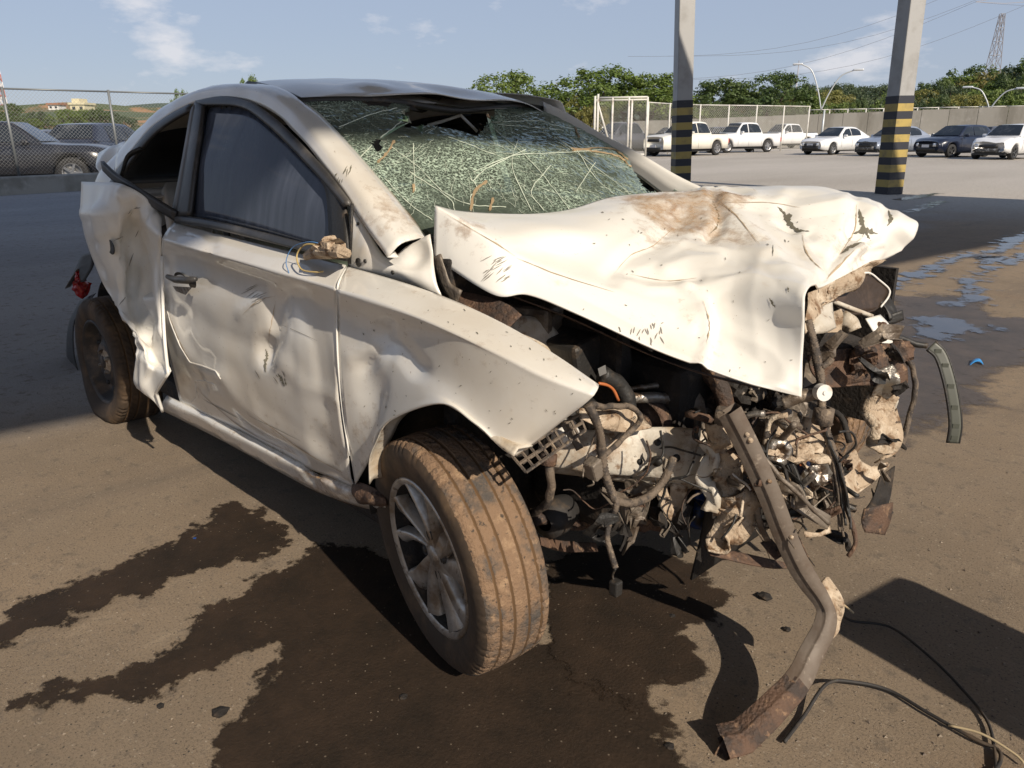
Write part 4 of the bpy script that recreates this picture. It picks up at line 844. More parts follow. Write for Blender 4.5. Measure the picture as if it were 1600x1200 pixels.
scar('gouge_marks', hb, [([(1214, 324), (1226, 336), (1234, 350), (1244, 360), (1264, 363)], 6), ([(1228, 340), (1238, 338)], 5), ([(1342, 328), (1346, 345), (1352, 362), (1358, 374)], 7), ([(1332, 366), (1352, 360), (1370, 366)], 7), ([(1314, 398), (1328, 388), (1346, 380)], 4), ([(1388, 330), (1392, 342), (1386, 354)], 4), ([(1203, 466), (1208, 474), (1213, 481)], 3), ([(1114, 316), (1122, 334), (1121, 352), (1108, 366)], 2.5), ([(966, 512), (972, 526), (984, 538), (1000, 545), (1020, 552)], 4), ([(1207, 384), (1207, 402)], 1.5), ([(1232, 450), (1233, 458)], 2)], M['gouge'], hood)
strokes('chip_marks', hb, [(rs.uniform(900, 1260), rs.uniform(330, 600), rs.uniform(2, 5), rs.uniform(.8, 1.8), rs.uniform(0, 180)) for _ in range(45)], M['gascratch'], hood)
scar('cracked_paint', hb, [([(1110, 304), (1150, 338), (1188, 385)], 1.3), ([(1060, 350), (1020, 385), (985, 400), (958, 430)], 1.1), ([(1098, 470), (1108, 505), (1104, 540)], 1.0), ([(1338, 320), (1335, 360), (1312, 400)], 1.4), ([(1290, 436), (1335, 392)], 1.6), ([(985, 430), (1040, 440), (1090, 436)], 1.0), ([(806, 404), (870, 430), (960, 458)], .9), ([(1252, 366), (1262, 400), (1285, 425)], 1.2), ([(1132, 318), (1200, 318), (1250, 326)], .8), ([(684, 326), (760, 372), (804, 401)], 1.0)], M['seam'], hood)
# mud burnt onto the crown of the hood
def mudmat():
    m = mat('hood_mud', (.42, .27, .145), .9, 0, [((.30, .17, .085), 16, .45, .65, 7)], .4, 80); n, l = m.node_tree.nodes, m.node_tree.links
    t = n.new('ShaderNodeTexCoord'); at = n.new('ShaderNodeVertexColor'); at.layer_name = 'rim'; sv = n.new('ShaderNodeSeparateColor'); l.new(at.outputs[0], sv.inputs[0])
    nt = n.new('ShaderNodeTexNoise'); nt.inputs['Scale'].default_value = 30; nt.inputs['Detail'].default_value = 9; nt.inputs['Roughness'].default_value = .72; l.new(t.outputs['Object'], nt.inputs['Vector'])
    a = n.new('ShaderNodeMath'); a.operation = 'MULTIPLY_ADD'; l.new(sv.outputs[0], a.inputs[0]); a.inputs[1].default_value = .30; l.new(nt.outputs[0], a.inputs[2])
    r = n.new('ShaderNodeMapRange'); r.inputs[1].default_value = .58; r.inputs[2].default_value = .92; r.inputs[4].default_value = .62; l.new(a.outputs[0], r.inputs[0]); l.new(r.outputs[0], n['Principled BSDF'].inputs['Alpha']); return m
M['mud'] = mudmat()
def mudfilm(name, g, cen, parent, off=.0016):
    """film of dried mud lying on a panel; cen = (point, radius, strength)"""
    N = gnorm(g); bm = bmesh.new(); vv = {}; lay = bm.loops.layers.color.new('rim')
    def st(p): return max(0, min(1, sum(a * max(0, 1 - ((p - c).length / r) ** 2) for c, r, a in cen)))
    for i in range(len(g) - 1):
        for j in range(len(g[0]) - 1):
            q = [(i, j), (i, j + 1), (i + 1, j + 1), (i + 1, j)]
            if max(st(g[a][b_]) for a, b_ in q) <= 0: continue
            vs_ = []
            for a, b_ in q:
                if (a, b_) not in vv:
                    nn = N[a][b_]; nn = nn if nn.dot(CAM - g[a][b_]) > 0 else -nn
                    vv[(a, b_)] = bm.verts.new(g[a][b_] + nn * (off + .002))
                vs_.append(vv[(a, b_)])
            f = bm.faces.new(vs_); f.smooth = True
            for lp, (a, b_) in zip(f.loops, q): s = st(g[a][b_]); lp[lay] = (s, s, s, 1)
    me = bpy.data.meshes.new(name); bm.to_mesh(me); bm.free(); me.materials.append(M['mud']); return link(bpy.data.objects.new(name, me), parent)
mudfilm('dried_mud', hg, [(Y(1075, 325, .1), .22, .95), (Y(1040, 375, -.02), .22, .8), (Y(1010, 410, -.2), .10, .6), (Y(1120, 330, .2), .10, .7), (Y(960, 318, -.02), .08, .5), (Y(715, 355, -.66), .07, .6), (Y(745, 375, -.64), .06, .5), (Y(1330, 400, .3), .14, .6), (Y(1150, 380, 0), .09, .5), (Y(1060, 490, -.35), .07, .4), (Y(1140, 320, .25), .12, .5), (Y(1190, 370, .05), .10, .4), (Y(1110, 560, -.40), .10, .3)], hood)
# inner frame of the hood seen under its right edge and the flap under the left corner
panel('hood_frame', dent(patch([[Y(*p) for p in r] for r in (
    [(700, 420, -.66), (810, 466, -.60), (880, 492, -.55), (1000, 548, -.46), (1090, 582, -.40), (1180, 606, -.34)],
    [(760, 455, -.56), (840, 478, -.50), (920, 512, -.45), (1030, 560, -.37), (1110, 586, -.32), (1190, 604, -.28)])], 3, 5), (), .006, 12, 4), M['rust'], hood)
lip = MB().tube(cr1([Y(x, y, d) for x, y, d in ((808, 404, -.60), (860, 447, -.555), (900, 480, -.535), (960, 512, -.49), (1020, 548, -.475))], 6), .004, 6); lip.obj('edge_seal', M['black'], hood)
fl = patch([[Y(*p) for p in r] for r in (
    [(1262, 458, -.10), (1290, 446, .05), (1330, 425, .22), (1365, 408, .40), (1385, 406, .50)],
    [(1262, 478, -.14), (1290, 466, .02), (1325, 440, .20), (1350, 428, .36), (1362, 418, .44)],
    [(1258, 500, -.20), (1275, 480, -.06), (1290, 470, .06), (1310, 458, .18), (1330, 446, .28)],
    [(1258, 522, -.24), (1268, 505, -.12), (1275, 492, -.02), (1288, 478, .05), (1300, 470, .12)])], 5, 5)
panel('torn_fold', dent(fl, (), .03, 11, 6), M['beige'], hood)
panel('torn_flap', dent(patch([[Y(*p) for p in r] for r in (
    [(1262, 488, -.12), (1285, 478, -.06), (1300, 472, 0)], [(1268, 510, -.15), (1290, 500, -.08), (1302, 495, -.02)], [(1262, 522, -.2), (1288, 520, -.1), (1306, 512, -.03)])], 5, 5), (), .02, 14, 9), M['paint_under'], hood)

# ---- windscreen
WC = [Y(652, 374, -.685), Y(1068, 304, .655), Y(466, 158, -.60), Y(848, 170, .585)]
def wsp(s, t):
    k = (t + 1) / 2; b = WC[0].lerp(WC[1], k) + V((.17 * (1 - t * t), 0, -.01 * (1 - t * t))); tp = WC[2].lerp(WC[3], k) + V((.07 * (1 - t * t), 0, .022 * (1 - t * t)))
    p = b.lerp(tp, s); p += V((.06, 0, .11)) * (.16 * math.sin(math.pi * s))
    sag = .055 * math.exp(-(((t - .05) / .45) ** 2 + ((s - .85) / .3) ** 2)) + .03 * math.exp(-(((t + .65) / .3) ** 2 + ((s - .35) / .4) ** 2))
    return p + V((-.45, 0, -.9)) * sag
def inpoly(x, y, P):
    c = False
    for (x0, y0), (x1, y1) in zip(P, P[1:] + P[:1]):
        if (y0 > y) != (y1 > y) and x < (x1 - x0) * (y - y0) / (y1 - y0) + x0: c = not c
    return c
HOLES = [[(622, 152), (650, 148), (700, 152), (770, 152), (775, 166), (772, 182), (762, 196), (746, 212), (700, 200), (668, 196), (634, 199), (628, 180), (642, 170)], [(566, 158), (600, 152), (616, 158), (606, 166), (575, 166)], [(975, 232), (1010, 262), (1060, 300), (1012, 300), (990, 268)], [(580, 225), (592, 214), (596, 232), (588, 240)]]
NS, NT = 56, 84; rj = random.Random(5); vtx, fac = [], []
for i in range(NS + 1):
    for j in range(NT + 1):
        e = 0 < i < NS and 0 < j < NT
        vtx.append(wsp((i + (rj.uniform(-.35, .35) if e else 0)) / NS, 2 * (j + (rj.uniform(-.35, .35) if e else 0)) / NT - 1) + (V((.3, 0, .9)) * rj.uniform(-.0016, .0016)))
pv = [pj(p) for p in vtx]
for i in range(NS):
    for j in range(NT):
        a, b_, c, d = i * (NT + 1) + j, i * (NT + 1) + j + 1, (i + 1) * (NT + 1) + j + 1, (i + 1) * (NT + 1) + j
        for f in (((a, b_, c), (a, c, d)) if (i + j) % 2 else ((a, b_, d), (b_, c, d))):
            cx = sum(pv[k][0] for k in f) / 3; cy = sum(pv[k][1] for k in f) / 3
            if not any(inpoly(cx, cy, h_) for h_ in HOLES): fac.append(f)
ws = mesh_obj('windscreen', vtx, fac, M['crazed'], car)
wbv = BVHTree.FromPolygons(vtx, fac)
def cracks(lst, mt, name, wdt=.0022):
    mb = MB()
    for path in lst:
        pts = cr1([V((x, y, 0)) for x, y in path], 6); c = []
        for q in pts:
            p, nn = raysurf(wbv, q.x + rj.uniform(-.7, .7), q.y + rj.uniform(-.7, .7), .003)
            if p is None:
                if len(c) > 2: mb.tube(c, [wdt * rj.uniform(.4, 1) for _ in c], 4)
                c = []
            else: c.append(p)
        if len(c) > 2: mb.tube(c, [wdt * rj.uniform(.4, 1) for _ in c], 4)
    return tag(mb.obj(name, mt, ws, False), kind='stuff')
main = [[(777, 192), (840, 190), (880, 200), (960, 210)], [(777, 195), (830, 200), (880, 205)], [(775, 205), (820, 245), (860, 290), (890, 330)], [(740, 270), (800, 245), (870, 240), (940, 235)], [(738, 285), (760, 265), (820, 235)], [(735, 330), (735, 310), (745, 295), (735, 280)],
    [(900, 235), (930, 280), (960, 305)], [(870, 215), (900, 240), (980, 300)], [(690, 300), (730, 320), (790, 325)], [(530, 200), (580, 180), (620, 170)], [(560, 250), (590, 220), (615, 200), (640, 180)], [(600, 280), (640, 320), (675, 345)], [(640, 270), (700, 310), (710, 330)], [(810, 215), (800, 260), (830, 330)], [(700, 215), (740, 230), (790, 250)], [(860, 260), (830, 300), (850, 330)], [(930, 255), (900, 300)], [(610, 230), (650, 260), (690, 300)], [(645, 225), (648, 300)]]
sm_ = []
for _ in range(260):
    x0, y0 = rj.uniform(500, 1000), rj.uniform(165, 330); a = math.atan2(y0 - 185, x0 - 700) + rj.gauss(0, .35); L = rj.uniform(6, 34)
    sm_.append([(x0, y0), (x0 + math.cos(a) * L * .5 + rj.uniform(-3, 3), y0 + math.sin(a) * L * .5), (x0 + math.cos(a) * L, y0 + math.sin(a) * L)])
cracks(main, M['crack'], 'crack_lines', .0017); cracks(sm_, M['crack'], 'hairline_cracks', .0006)
cracks([[(735, 330), (742, 300), (760, 285)], [(590, 255), (605, 240), (615, 222)], [(890, 232), (930, 238), (965, 245), (985, 262)], [(895, 236), (950, 232), (980, 250)], [(898, 200), (904, 215)], [(765, 330), (770, 312)], [(646, 290), (646, 302)]], M['crackmud'], 'muddy_cracks', .005)
# crumpled laminate hanging at the edge of the hole
hl = MB()
for k in range(26):
    a = rj.uniform(0, 1); x0 = rj.choice((rj.uniform(610, 700), rj.uniform(755, 782))); y0 = rj.uniform(160, 200)
    p, nn = raysurf(wbv, x0, y0, .004)
    if p is None: continue
    q = [p + V((rj.uniform(-.03, .03), rj.uniform(-.03, .03), rj.uniform(-.03, .015))) for _ in range(4)]; hl.add(q, [(0, 1, 2), (0, 2, 3)])
tag(hl.obj('glass_flakes', M['crazed'], ws, False), kind='stuff')
seal = [wsp(0, t / 10) for t in range(-10, 11)] + [wsp(s / 8, 1) for s in range(1, 9)] + [wsp(1, -t / 10) for t in range(-9, 11)] + [wsp(1 - s / 8, -1) for s in range(1, 8)]
MB().tube(seal + [seal[0]], .011, 6).obj('windscreen_seal', M['black'], car)
# black enamel band of the windscreen along its edges
for (s0, s1, t0, t1) in ((0, 1, -1, -.93), (0, 1, .97, 1), (.955, 1, -.93, -.30), (.955, 1, .45, .94), (0, .05, -.93, .94)):
    g = [[wsp(s0 + (s1 - s0) * i / 14, t0 + (t1 - t0) * j / 14) + V((.002, 0, -.005)) for j in range(15)] for i in range(15)]
    MB().grid(g).obj('enamel_band', M['black'], ws)

# ---- right A-pillar running on as the roof rail
L_ = [(606, 402), (565, 345), (535, 298), (500, 252), (460, 205), (425, 174), (385, 157), (340, 153), (300, 162), (265, 180), (235, 202), (205, 237), (180, 272)]
U_ = [(656, 372), (610, 312), (572, 266), (537, 226), (502, 188), (472, 160), (432, 136), (380, 131), (335, 134), (295, 147), (258, 168), (226, 194), (196, 222)]
uy = [-.705, -.69, -.67, -.65, -.63, -.61, -.575, -.55, -.55, -.55, -.56, -.58, -.62]
r0 = [S(*p, .004) for p in L_]; r2 = [Y(x, y, k) for (x, y), k in zip(U_, uy)]
r1 = [a.lerp(b_, .5) + (V((.012, -.016, .012))) for a, b_ in zip(r0, r2)]
r00 = [p + V((-.0, .03, -.004)) for p in r0]; r3 = [p + V((-.01, .035, -.012)) for p in r2]
pg = dent(patch([r00, r0, r1, r2, r3], 4, 7, (1, 3)), [(Y(545, 275, -.68), .05, -.012), (Y(600, 330, -.70), .05, -.010)], .004, 9, 1)
pil = panel('roof_rail_pillar', pg, M['paint_side'], car, .003)
mudfilm('dried_mud', pg, [(Y(620, 345, -.7), .16, .8), (Y(570, 300, -.68), .08, .5)], pil)
strokes('scratch_marks', bvh_of(pg), [(535 + rs.uniform(-12, 14), 272 + rs.uniform(-14, 12), rs.uniform(6, 16), rs.uniform(.8, 2), rs.uniform(50, 100)) for _ in range(10)], M['gouge'], pil)
MB().tube(cr1([Y(x, y, k) for x, y, k in ((388, 133, -.53), (405, 135, -.535), (425, 140, -.55), (450, 149, -.575), (470, 159, -.59))], 6), .013, 6).obj('roof_moulding', M['trim'], car)
# left (far) A-pillar
la = [(842, 160, .60), (880, 176, .62), (940, 212, .645), (1000, 243, .665), (1060, 276, .69), (1108, 299, .71)]; lb = [(850, 172, .585), (890, 196, .60), (940, 226, .62), (1000, 258, .645), (1045, 290, .66), (1072, 303, .68)]
l0 = [Y(x, y, k - .02) for x, y, k in la]; l2 = [Y(x, y, k - .035) for x, y, k in lb]; l1 = [a.lerp(b_, .45) + V((.016, -.006, .014)) for a, b_ in zip(l0, l2)]
panel('windscreen_pillar', patch([[p + V((-.02, .03, -.05)) for p in l0], l0, l1, l2, [p + V((-.03, 0, -.03)) for p in l2]], 4, 6, (1, 3)), M['paint_side'], car, .003)
# ---- roof
rx = [-.965, -1.02, -1.2, -1.5, -1.85, -2.15, -2.42]; rz = [1.378, 1.398, 1.43, 1.452, 1.445, 1.405, 1.33]
rows = []
for t in (-1, -.75, -.5, -.25, 0, .25, .5, .75, 1):
    wv = .555
    rows.append([V((x - .03 * t + (.045 * (1 - t * t) if i == 0 else 0), wv * t, z - .045 * t * t + (-.02 if abs(t) == 1 else 0))) for i, (x, z) in enumerate(zip(rx, rz))])
roofg = dent(patch(rows, 4, 6), [(V((-1.0, .1, 1.39)), .22, -.02), (V((-1.05, -.25, 1.4)), .12, .012)], .004, 5, 3)
roof = panel('roof', roofg, M['paint_side'], car, .003)
MB().grid([[p + V((0, 0, -.03)) for p in r] for r in roofg]).obj('headliner', M['lining'], car)
lr = [V((-.97 + .0, .585, 1.355)), V((-1.2, .57, 1.385)), V((-1.6, .565, 1.395)), V((-2.0, .565, 1.37)), V((-2.4, .58, 1.26)), V((-2.75, .62, 1.05))]
panel('roof_rail', patch([[p + V((0, -.03, .02)) for p in lr], [p + V((0, .02, .005)) for p in lr], [p + V((0, .055, -.06)) for p in lr]], 3, 5), M['paint_side'], car, .003)
# ---- right front door
YR = [-.792, -.835, -.868, -.836, -.850, -.853, -.838, -.800]
FD = [[(272, 348), (330, 363), (400, 380), (470, 397), (541, 415)], [(262, 360), (325, 378), (400, 398), (467, 416), (534, 434)], [(254, 373), (320, 393), (400, 415), (465, 434), (527, 452)],
      [(252, 402), (320, 420), (400, 443), (465, 467), (527, 490)], [(252, 450), (320, 475), (400, 506), (465, 536), (527, 562)], [(256, 520), (325, 552), (405, 590), (470, 622), (532, 652)],
      [(270, 580), (335, 612), (410, 652), (475, 686), (543, 712)], [(282, 628), (345, 660), (420, 699), (490, 734), (556, 759)]]
fdg = patch([[Y(x, y, k) for x, y in r] for r, k in zip(FD, YR)], 9, 12, (2,))
fdg = dent(fdg, [(Y(414, 550, -.85), .06, -.016), (Y(470, 560, -.85), .17, .006), (Y(350, 560, -.85), .16, .005), (Y(310, 590, -.84), .09, -.010), (Y(290, 500, -.85), .10, -.006), (Y(500, 690, -.84), .08, -.006)], .004, 4, 5)
fdg = folds(fdg, [([(432, 470), (426, 500), (420, 535), (416, 560)], 22, -.018), ([(436, 468), (452, 520), (460, 590)], 26, -.008), ([(380, 492), (405, 470), (432, 462)], 14, .007), ([(262, 485), (285, 540), (300, 566), (345, 585)], 14, .007), ([(300, 628), (310, 605), (340, 600)], 12, -.006), ([(330, 395), (332, 372)], 14, -.006), ([(462, 470), (490, 540), (505, 640), (520, 720)], 30, -.010), ([(270, 470), (340, 520), (410, 545)], 22, -.006), ([(345, 585), (390, 640), (470, 700), (550, 745)], 22, .008), ([(300, 600), (380, 668), (470, 712)], 16, -.008), ([(432, 560), (470, 600), (520, 620)], 16, .006)])
# a pressed fold runs down the door where the dent breaks
for i, r in enumerate(fdg):
    for j, p in enumerate(r):
        x_, y_ = pj(p)
        if 470 < y_ < 560:
            xl = 432 - (y_ - 470) * .10; d = x_ - xl; k = .45 * max(0, 1 - abs((y_ - 515) / 46))
            if 0 <= d < 40: r[j] = p + V((0, .030 * k * (1 - d / 40), 0))
fdg = dent(fdg, (), 0, 4, 9, .0045, 4.2, lambda p: max(0, min(1, (.84 - p.z) / .1)))
door = panel('front_door', fdg, M['paint_side'], car, .004)
fb_ = bvh_of(fdg)
strokes('scratch_marks', fb_, [(400 + rs.uniform(-10, 10), 460 + rs.uniform(-14, 14), rs.uniform(16, 40), rs.uniform(.5, 1), rs.uniform(25, 40)) for _ in range(7)] + [(440 + rs.uniform(-10, 10), 592 + rs.uniform(-10, 10), rs.uniform(4, 14), rs.uniform(.8, 2), rs.uniform(-75, -50)) for _ in range(6)] + [(404, 585, 16, 1.4, -60), (350, 640, 70, .8, -28), (430, 668, 90, .7, -26), (470, 520, 60, .6, -24)], M['gascratch'], door)
scar('cracked_paint', fb_, [([(432, 470), (426, 500), (420, 535)], 1.0), ([(380, 492), (405, 470), (432, 462)], .8), ([(262, 485), (285, 540), (300, 566)], 1.0), ([(390, 640), (470, 700), (548, 744)], .9), ([(300, 600), (380, 668), (470, 712)], .8)], M['seam'], door)
scar('gouge_marks', fb_, [([(416, 545), (418, 556), (415, 570), (417, 582)], 4), ([(436, 583), (441, 592), (446, 602)], 3.5), ([(446, 590), (449, 602)], 2)], M['gouge'], door)
def onpath(bv, path, r, n=5, off=.001):
    c = []
    for q in cr1([V((x, y, 0)) for x, y in path], n, tuple(range(len(path)))):
        p, nn = raysurf(bv, q.x, q.y, off)
        if p is not None: c.append(p)
    return MB().tube(c, r, 5)
onpath(fb_, [(258, 470), (268, 505), (282, 540), (298, 566), (318, 572), (338, 580), (346, 592)], .004).obj('torn_fold', M['paint'], door)
onpath(fb_, [(300, 630), (309, 618), (305, 595), (320, 594), (335, 600)], .003).obj('torn_fold', M['paint'], door)
mudfilm('dried_mud', fdg, [(Y(430, 700, -.84), .20, .5), (Y(540, 720, -.84), .22, .6), (Y(300, 610, -.84), .14, .4)], door)
# door handle torn out: dark cup, broken grip, lock housing
hc, hn = raysurf(fb_, 284, 437, .0)
cup = MB().lathe([(0, .004), (.022, .002), (.040, -.001), (.046, -.004)], hc, Matrix.Diagonal((1.25, 1, .55)), 20); cup.obj('handle_recess', M['black'], door)
MB().tube([Y(262, 432, -.872), Y(275, 437, -.885), Y(292, 438, -.885), Y(306, 436, -.875)], [.008, .012, .012, .007], 8).obj('handle', M['trim'], door)
MB().lathe([(0, -.014), (.015, -.012), (.018, 0)], Y(303, 441, -.868), None, 14).obj('lock_barrel', M['black'], door)
MB().add([Y(270, 447, -.872), Y(300, 449, -.872), Y(290, 461, -.868), Y(275, 455, -.868)], [(0, 1, 2, 3)]).obj('handle_plate', M['bare'], door)
# window frame, glass, belt moulding
def strip(name, a, b_, mt, parent, off=.006, solid=.012, n=4):
    return panel(name, patch([[S(*p, off) for p in a], [S(x0 * .5 + x1 * .5, y0 * .5 + y1 * .5, off + .006) for (x0, y0), (x1, y1) in zip(a, b_)], [S(*p, off) for p in b_]], 2, n), mt, parent, solid)
gt = [(313, 164), (345, 165), (368, 166), (388, 172), (408, 186), (434, 208), (464, 238), (500, 276), (524, 303), (541, 323)]
gb2 = [(288, 337), (325, 342), (350, 348), (378, 355), (405, 362), (432, 369), (460, 377), (490, 384), (516, 390), (541, 396)]
ft = [(306, 160), (340, 153), (368, 154), (392, 161), (414, 174), (442, 196), (474, 228), (508, 265), (532, 296), (548, 318)]
sgl = panel('window_glass', patch([[S(*p, -.014) for p in gt], [S((a[0] + c[0]) / 2, (a[1] + c[1]) / 2, -.004) for a, c in zip(gt, gb2)], [S(*p, -.014) for p in gb2]], 6, 3), M['sideglass'], door, .004)
strip('window_frame', ft, gt, M['trim'], door)
strip('window_frame', [(306, 160), (297, 215), (288, 270), (282, 305), (276, 338)], [(321, 167), (315, 215), (307, 270), (303, 305), (299, 337)], M['trim'], door, .007)
strip('corner_trim', [(500, 276), (510, 300), (514, 340), (516, 390)], [(541, 322), (544, 345), (545, 370), (546, 396)], M['black'], door, .003, .006)
strip('belt_moulding', [(274, 337), (330, 345), (400, 361), (470, 379), (542, 397)], [(274, 347), (330, 356), (400, 373), (470, 391), (541, 408)], M['trim'], door, .012, .008)
# stump of the missing mirror with its cut wires
ms = MB(); Q = [S(472, 398, .01), S(505, 378, .05), S(530, 372, .06), S(540, 380, .02), S(543, 402, .01), S(520, 405, .05), S(478, 405, .03)]
cen = sum(Q, V()) / 7
ms.add(Q + [cen + V((.02, -.05, .02)), cen + V((0, .03, 0))], [(i, (i + 1) % 7, 7) for i in range(7)] + [((i + 1) % 7, i, 8) for i in range(7)])
ms.tube([S(478, 402, .03), S(500, 392, .07), S(530, 392, .07), S(542, 396, .03)], [.008, .014, .016, .012], 8); ms.tube([S(498, 388, .05), S(510, 378, .075), S(522, 372, .05)], [.010, .013, .008], 7); ms.box(S(512, 383, .08), (.03, .02, .015))
ms.obj('mirror_stump', M['beige'], door, False)
MB().tube(cr1([S(505, 385, .05), S(478, 382, .06), S(464, 398, .05), S(470, 420, .03), S(492, 425, .02), S(505, 424, .015)], 5), .0022, 5).obj('cut_wire', mat('yellow_wire', (.50, .38, .16), .5), door)
MB().tube(cr1([S(508, 383, .05), S(484, 378, .07), S(458, 386, .06), S(447, 408, .04), S(452, 428, .02)], 5), .0013, 5).obj('cut_wire', mat('blue_wire', (.08, .20, .42), .5), door)

# ---- right front fender
FE = [[(541, 417, -.79), (592, 431, -.785), (650, 449, -.78), (722, 476, -.775), (800, 514, -.77), (870, 557, -.765), (935, 602, -.755)],
      [(533, 436, -.835), (588, 451, -.832), (648, 471, -.83), (716, 499, -.825), (790, 534, -.815), (860, 572, -.80), (934, 608, -.775)],
      [(527, 454, -.870), (585, 471, -.868), (645, 493, -.866), (710, 521, -.862), (780, 554, -.850), (850, 588, -.83), (928, 618, -.79)],
      [(527, 492, -.838), (585, 507, -.836), (640, 517, -.842), (705, 531, -.857), (775, 566, -.851), (840, 602, -.832), (912, 632, -.795)],
      [(530, 562, -.850), (580, 562, -.845), (630, 562, -.845), (700, 586, -.858), (770, 626, -.855), (825, 652, -.835), (880, 656, -.80)],
      [(540, 660, -.850), (580, 645, -.845), (612, 608, -.852), (682, 612, -.868), (748, 655, -.866), (800, 688, -.845), (842, 686, -.81)],
      [(556, 757, -.815), (577, 718, -.842), (602, 664, -.862), (686, 631, -.880), (742, 662, -.876), (780, 697, -.856), (803, 713, -.835)]]
feg = patch([[Y(*p) for p in r] for r in FE], 8, 9, (2,))
feg = dent(feg, [(Y(600, 540, -.845), .06, -.010), (Y(580, 600, -.845), .10, -.008)], .003, 5, 8)
feg = folds(feg, [([(604, 518), (590, 545), (572, 570)], 20, -.012), ([(604, 516), (625, 540), (655, 575)], 22, -.012), ([(606, 512), (612, 522)], 14, .010), ([(548, 560), (580, 548), (600, 530)], 12, .006)])
feg = dent(feg, (), 0, 4, 6, .003, 4, lambda p: max(0, min(1, (.15 - p.x) / .3)) if p.z < .84 else 0)
fen = panel('front_fender', feg, M['paint_side'], car, .004)
feb = bvh_of(feg)
strokes('scratch_marks', feb, [(rs.uniform(560, 920), rs.uniform(460, 680), rs.uniform(1.5, 5), rs.uniform(.6, 1.3), rs.uniform(0, 180)) for _ in range(60)], M['gouge'], fen)
mudfilm('dried_mud', feg, [(Y(590, 610, -.845), .14, .45), (Y(690, 465, -.78), .14, .35), (Y(820, 530, -.77), .14, .35), (Y(570, 700, -.84), .16, .6), (Y(560, 425, -.79), .06, .5)], fen)
# bright cut edges of fender and door along their gap, dark slot behind
MB().tube(cr1([Y(541, 417, -.795), Y(528, 446, -.868), Y(526, 490, -.842), Y(528, 562, -.853), Y(535, 640, -.852), Y(546, 712, -.842)], 5), .0025, 6).obj('folded_edge', M['paint'], fen)
panel('hinge_post', patch([[Y(515, 420, -.77), Y(505, 500, -.80), Y(515, 620, -.80), Y(540, 770, -.77)], [Y(570, 425, -.76), Y(560, 500, -.80), Y(560, 620, -.80), Y(600, 770, -.77)]], 2, 4), M['dark'], car, .002)
ar = [(577, 757), (577, 718), (588, 690), (602, 664), (640, 638), (686, 630), (722, 647), (752, 672), (780, 697), (803, 713)]
a0 = [Y(x, y, -.866) for x, y in ar]
panel('arch_lip', patch([a0, [p + V((0, .012, .012)) for p in a0], [p + V((0, .05, .006)) for p in a0]], 3, 5, (1,)), M['paint_under'], fen, .003)
cx_, cz_ = .03, .33
lin = [[V((cx_ + math.cos(a) * .375, y, cz_ + math.sin(a) * .375)) for a in [R(62 + 125 * k / 24) for k in range(25)]] for y in (-.80, -.70, -.6, -.52)]
panel('wheel_arch_liner', dent(lin, (), .02, 8, 3), M['black'], car, .003)

# ---- sill
SI = [[(262, 618, -.80), (345, 658, -.80), (430, 702, -.80), (500, 738, -.80), (560, 762, -.80), (600, 778, -.80)], [(256, 626, -.815), (345, 670, -.82), (430, 714, -.82), (500, 752, -.82), (560, 775, -.82), (602, 788, -.815)],
      [(252, 634, -.80), (340, 680, -.80), (425, 727, -.80), (495, 764, -.80), (560, 786, -.80), (604, 796, -.80)], [(252, 640, -.74), (340, 684, -.74), (425, 730, -.74), (495, 767, -.74), (560, 790, -.74), (604, 800, -.74)]]
sig = (dent(patch([[Y(*p) for p in r] for r in SI], 4, 8, (2,)), [(Y(490, 745, -.81), .07, -.02), (Y(570, 775, -.81), .05, -.02)], .008, 9, 7)); sil = panel('sill', sig, M['paint_side'], car, .004); mudfilm('dried_mud', sig, [(Y(400, 705, -.8), .9, .45), (Y(540, 770, -.8), .4, .6)], sil)
panel('crumpled_sill_end', dent(patch([[Y(*p) for p in r] for r in ([(552, 750, -.80), (575, 758, -.82), (600, 770, -.81)], [(550, 770, -.82), (578, 778, -.83), (604, 786, -.82)], [(560, 782, -.80), (585, 790, -.80), (606, 796, -.79)])], 5, 5), (), .03, 18, 3), M['rust'], car, .003)

# ---- right rear door, torn and folded outward
RD = [[(128, 284, -.86), (160, 285, -.88), (188, 287, -.88), (222, 304, -.85), (252, 334, -.81)], [(126, 330, -.90), (155, 332, -.925), (185, 336, -.91), (215, 345, -.855), (252, 368, -.868)], [(134, 372, -.92), (160, 384, -.93), (186, 394, -.90), (213, 400, -.836), (252, 402, -.84)],
      [(152, 421, -.91), (170, 434, -.91), (190, 448, -.895), (214, 455, -.84), (253, 458, -.86)], [(170, 458, -.905), (184, 474, -.905), (200, 490, -.90), (222, 505, -.87), (255, 512, -.885)], [(205, 505, -.91), (212, 526, -.92), (222, 536, -.92), (238, 544, -.89), (258, 550, -.905)],
      [(213, 558, -.93), (219, 565, -.93), (230, 570, -.94), (244, 577, -.92), (262, 583, -.93)], [(209, 592, -.93), (215, 598, -.935), (222, 603, -.94), (232, 608, -.93), (244, 612, -.92)], [(214, 606, -.92), (222, 612, -.92), (232, 619, -.92), (242, 628, -.915), (254, 643, -.90)]]
rdg = dent(patch([[Y(*p) for p in r] for r in RD], 7, 8, (1, 6)), [(Y(208, 395, -.86), .10, -.04), (Y(165, 350, -.91), .12, .02), (Y(205, 330, -.86), .06, .03), (Y(225, 470, -.85), .06, -.03), (Y(200, 440, -.88), .06, .025), (Y(235, 520, -.87), .07, -.025), (Y(240, 350, -.85), .05, .02)], .010, 9, 12)
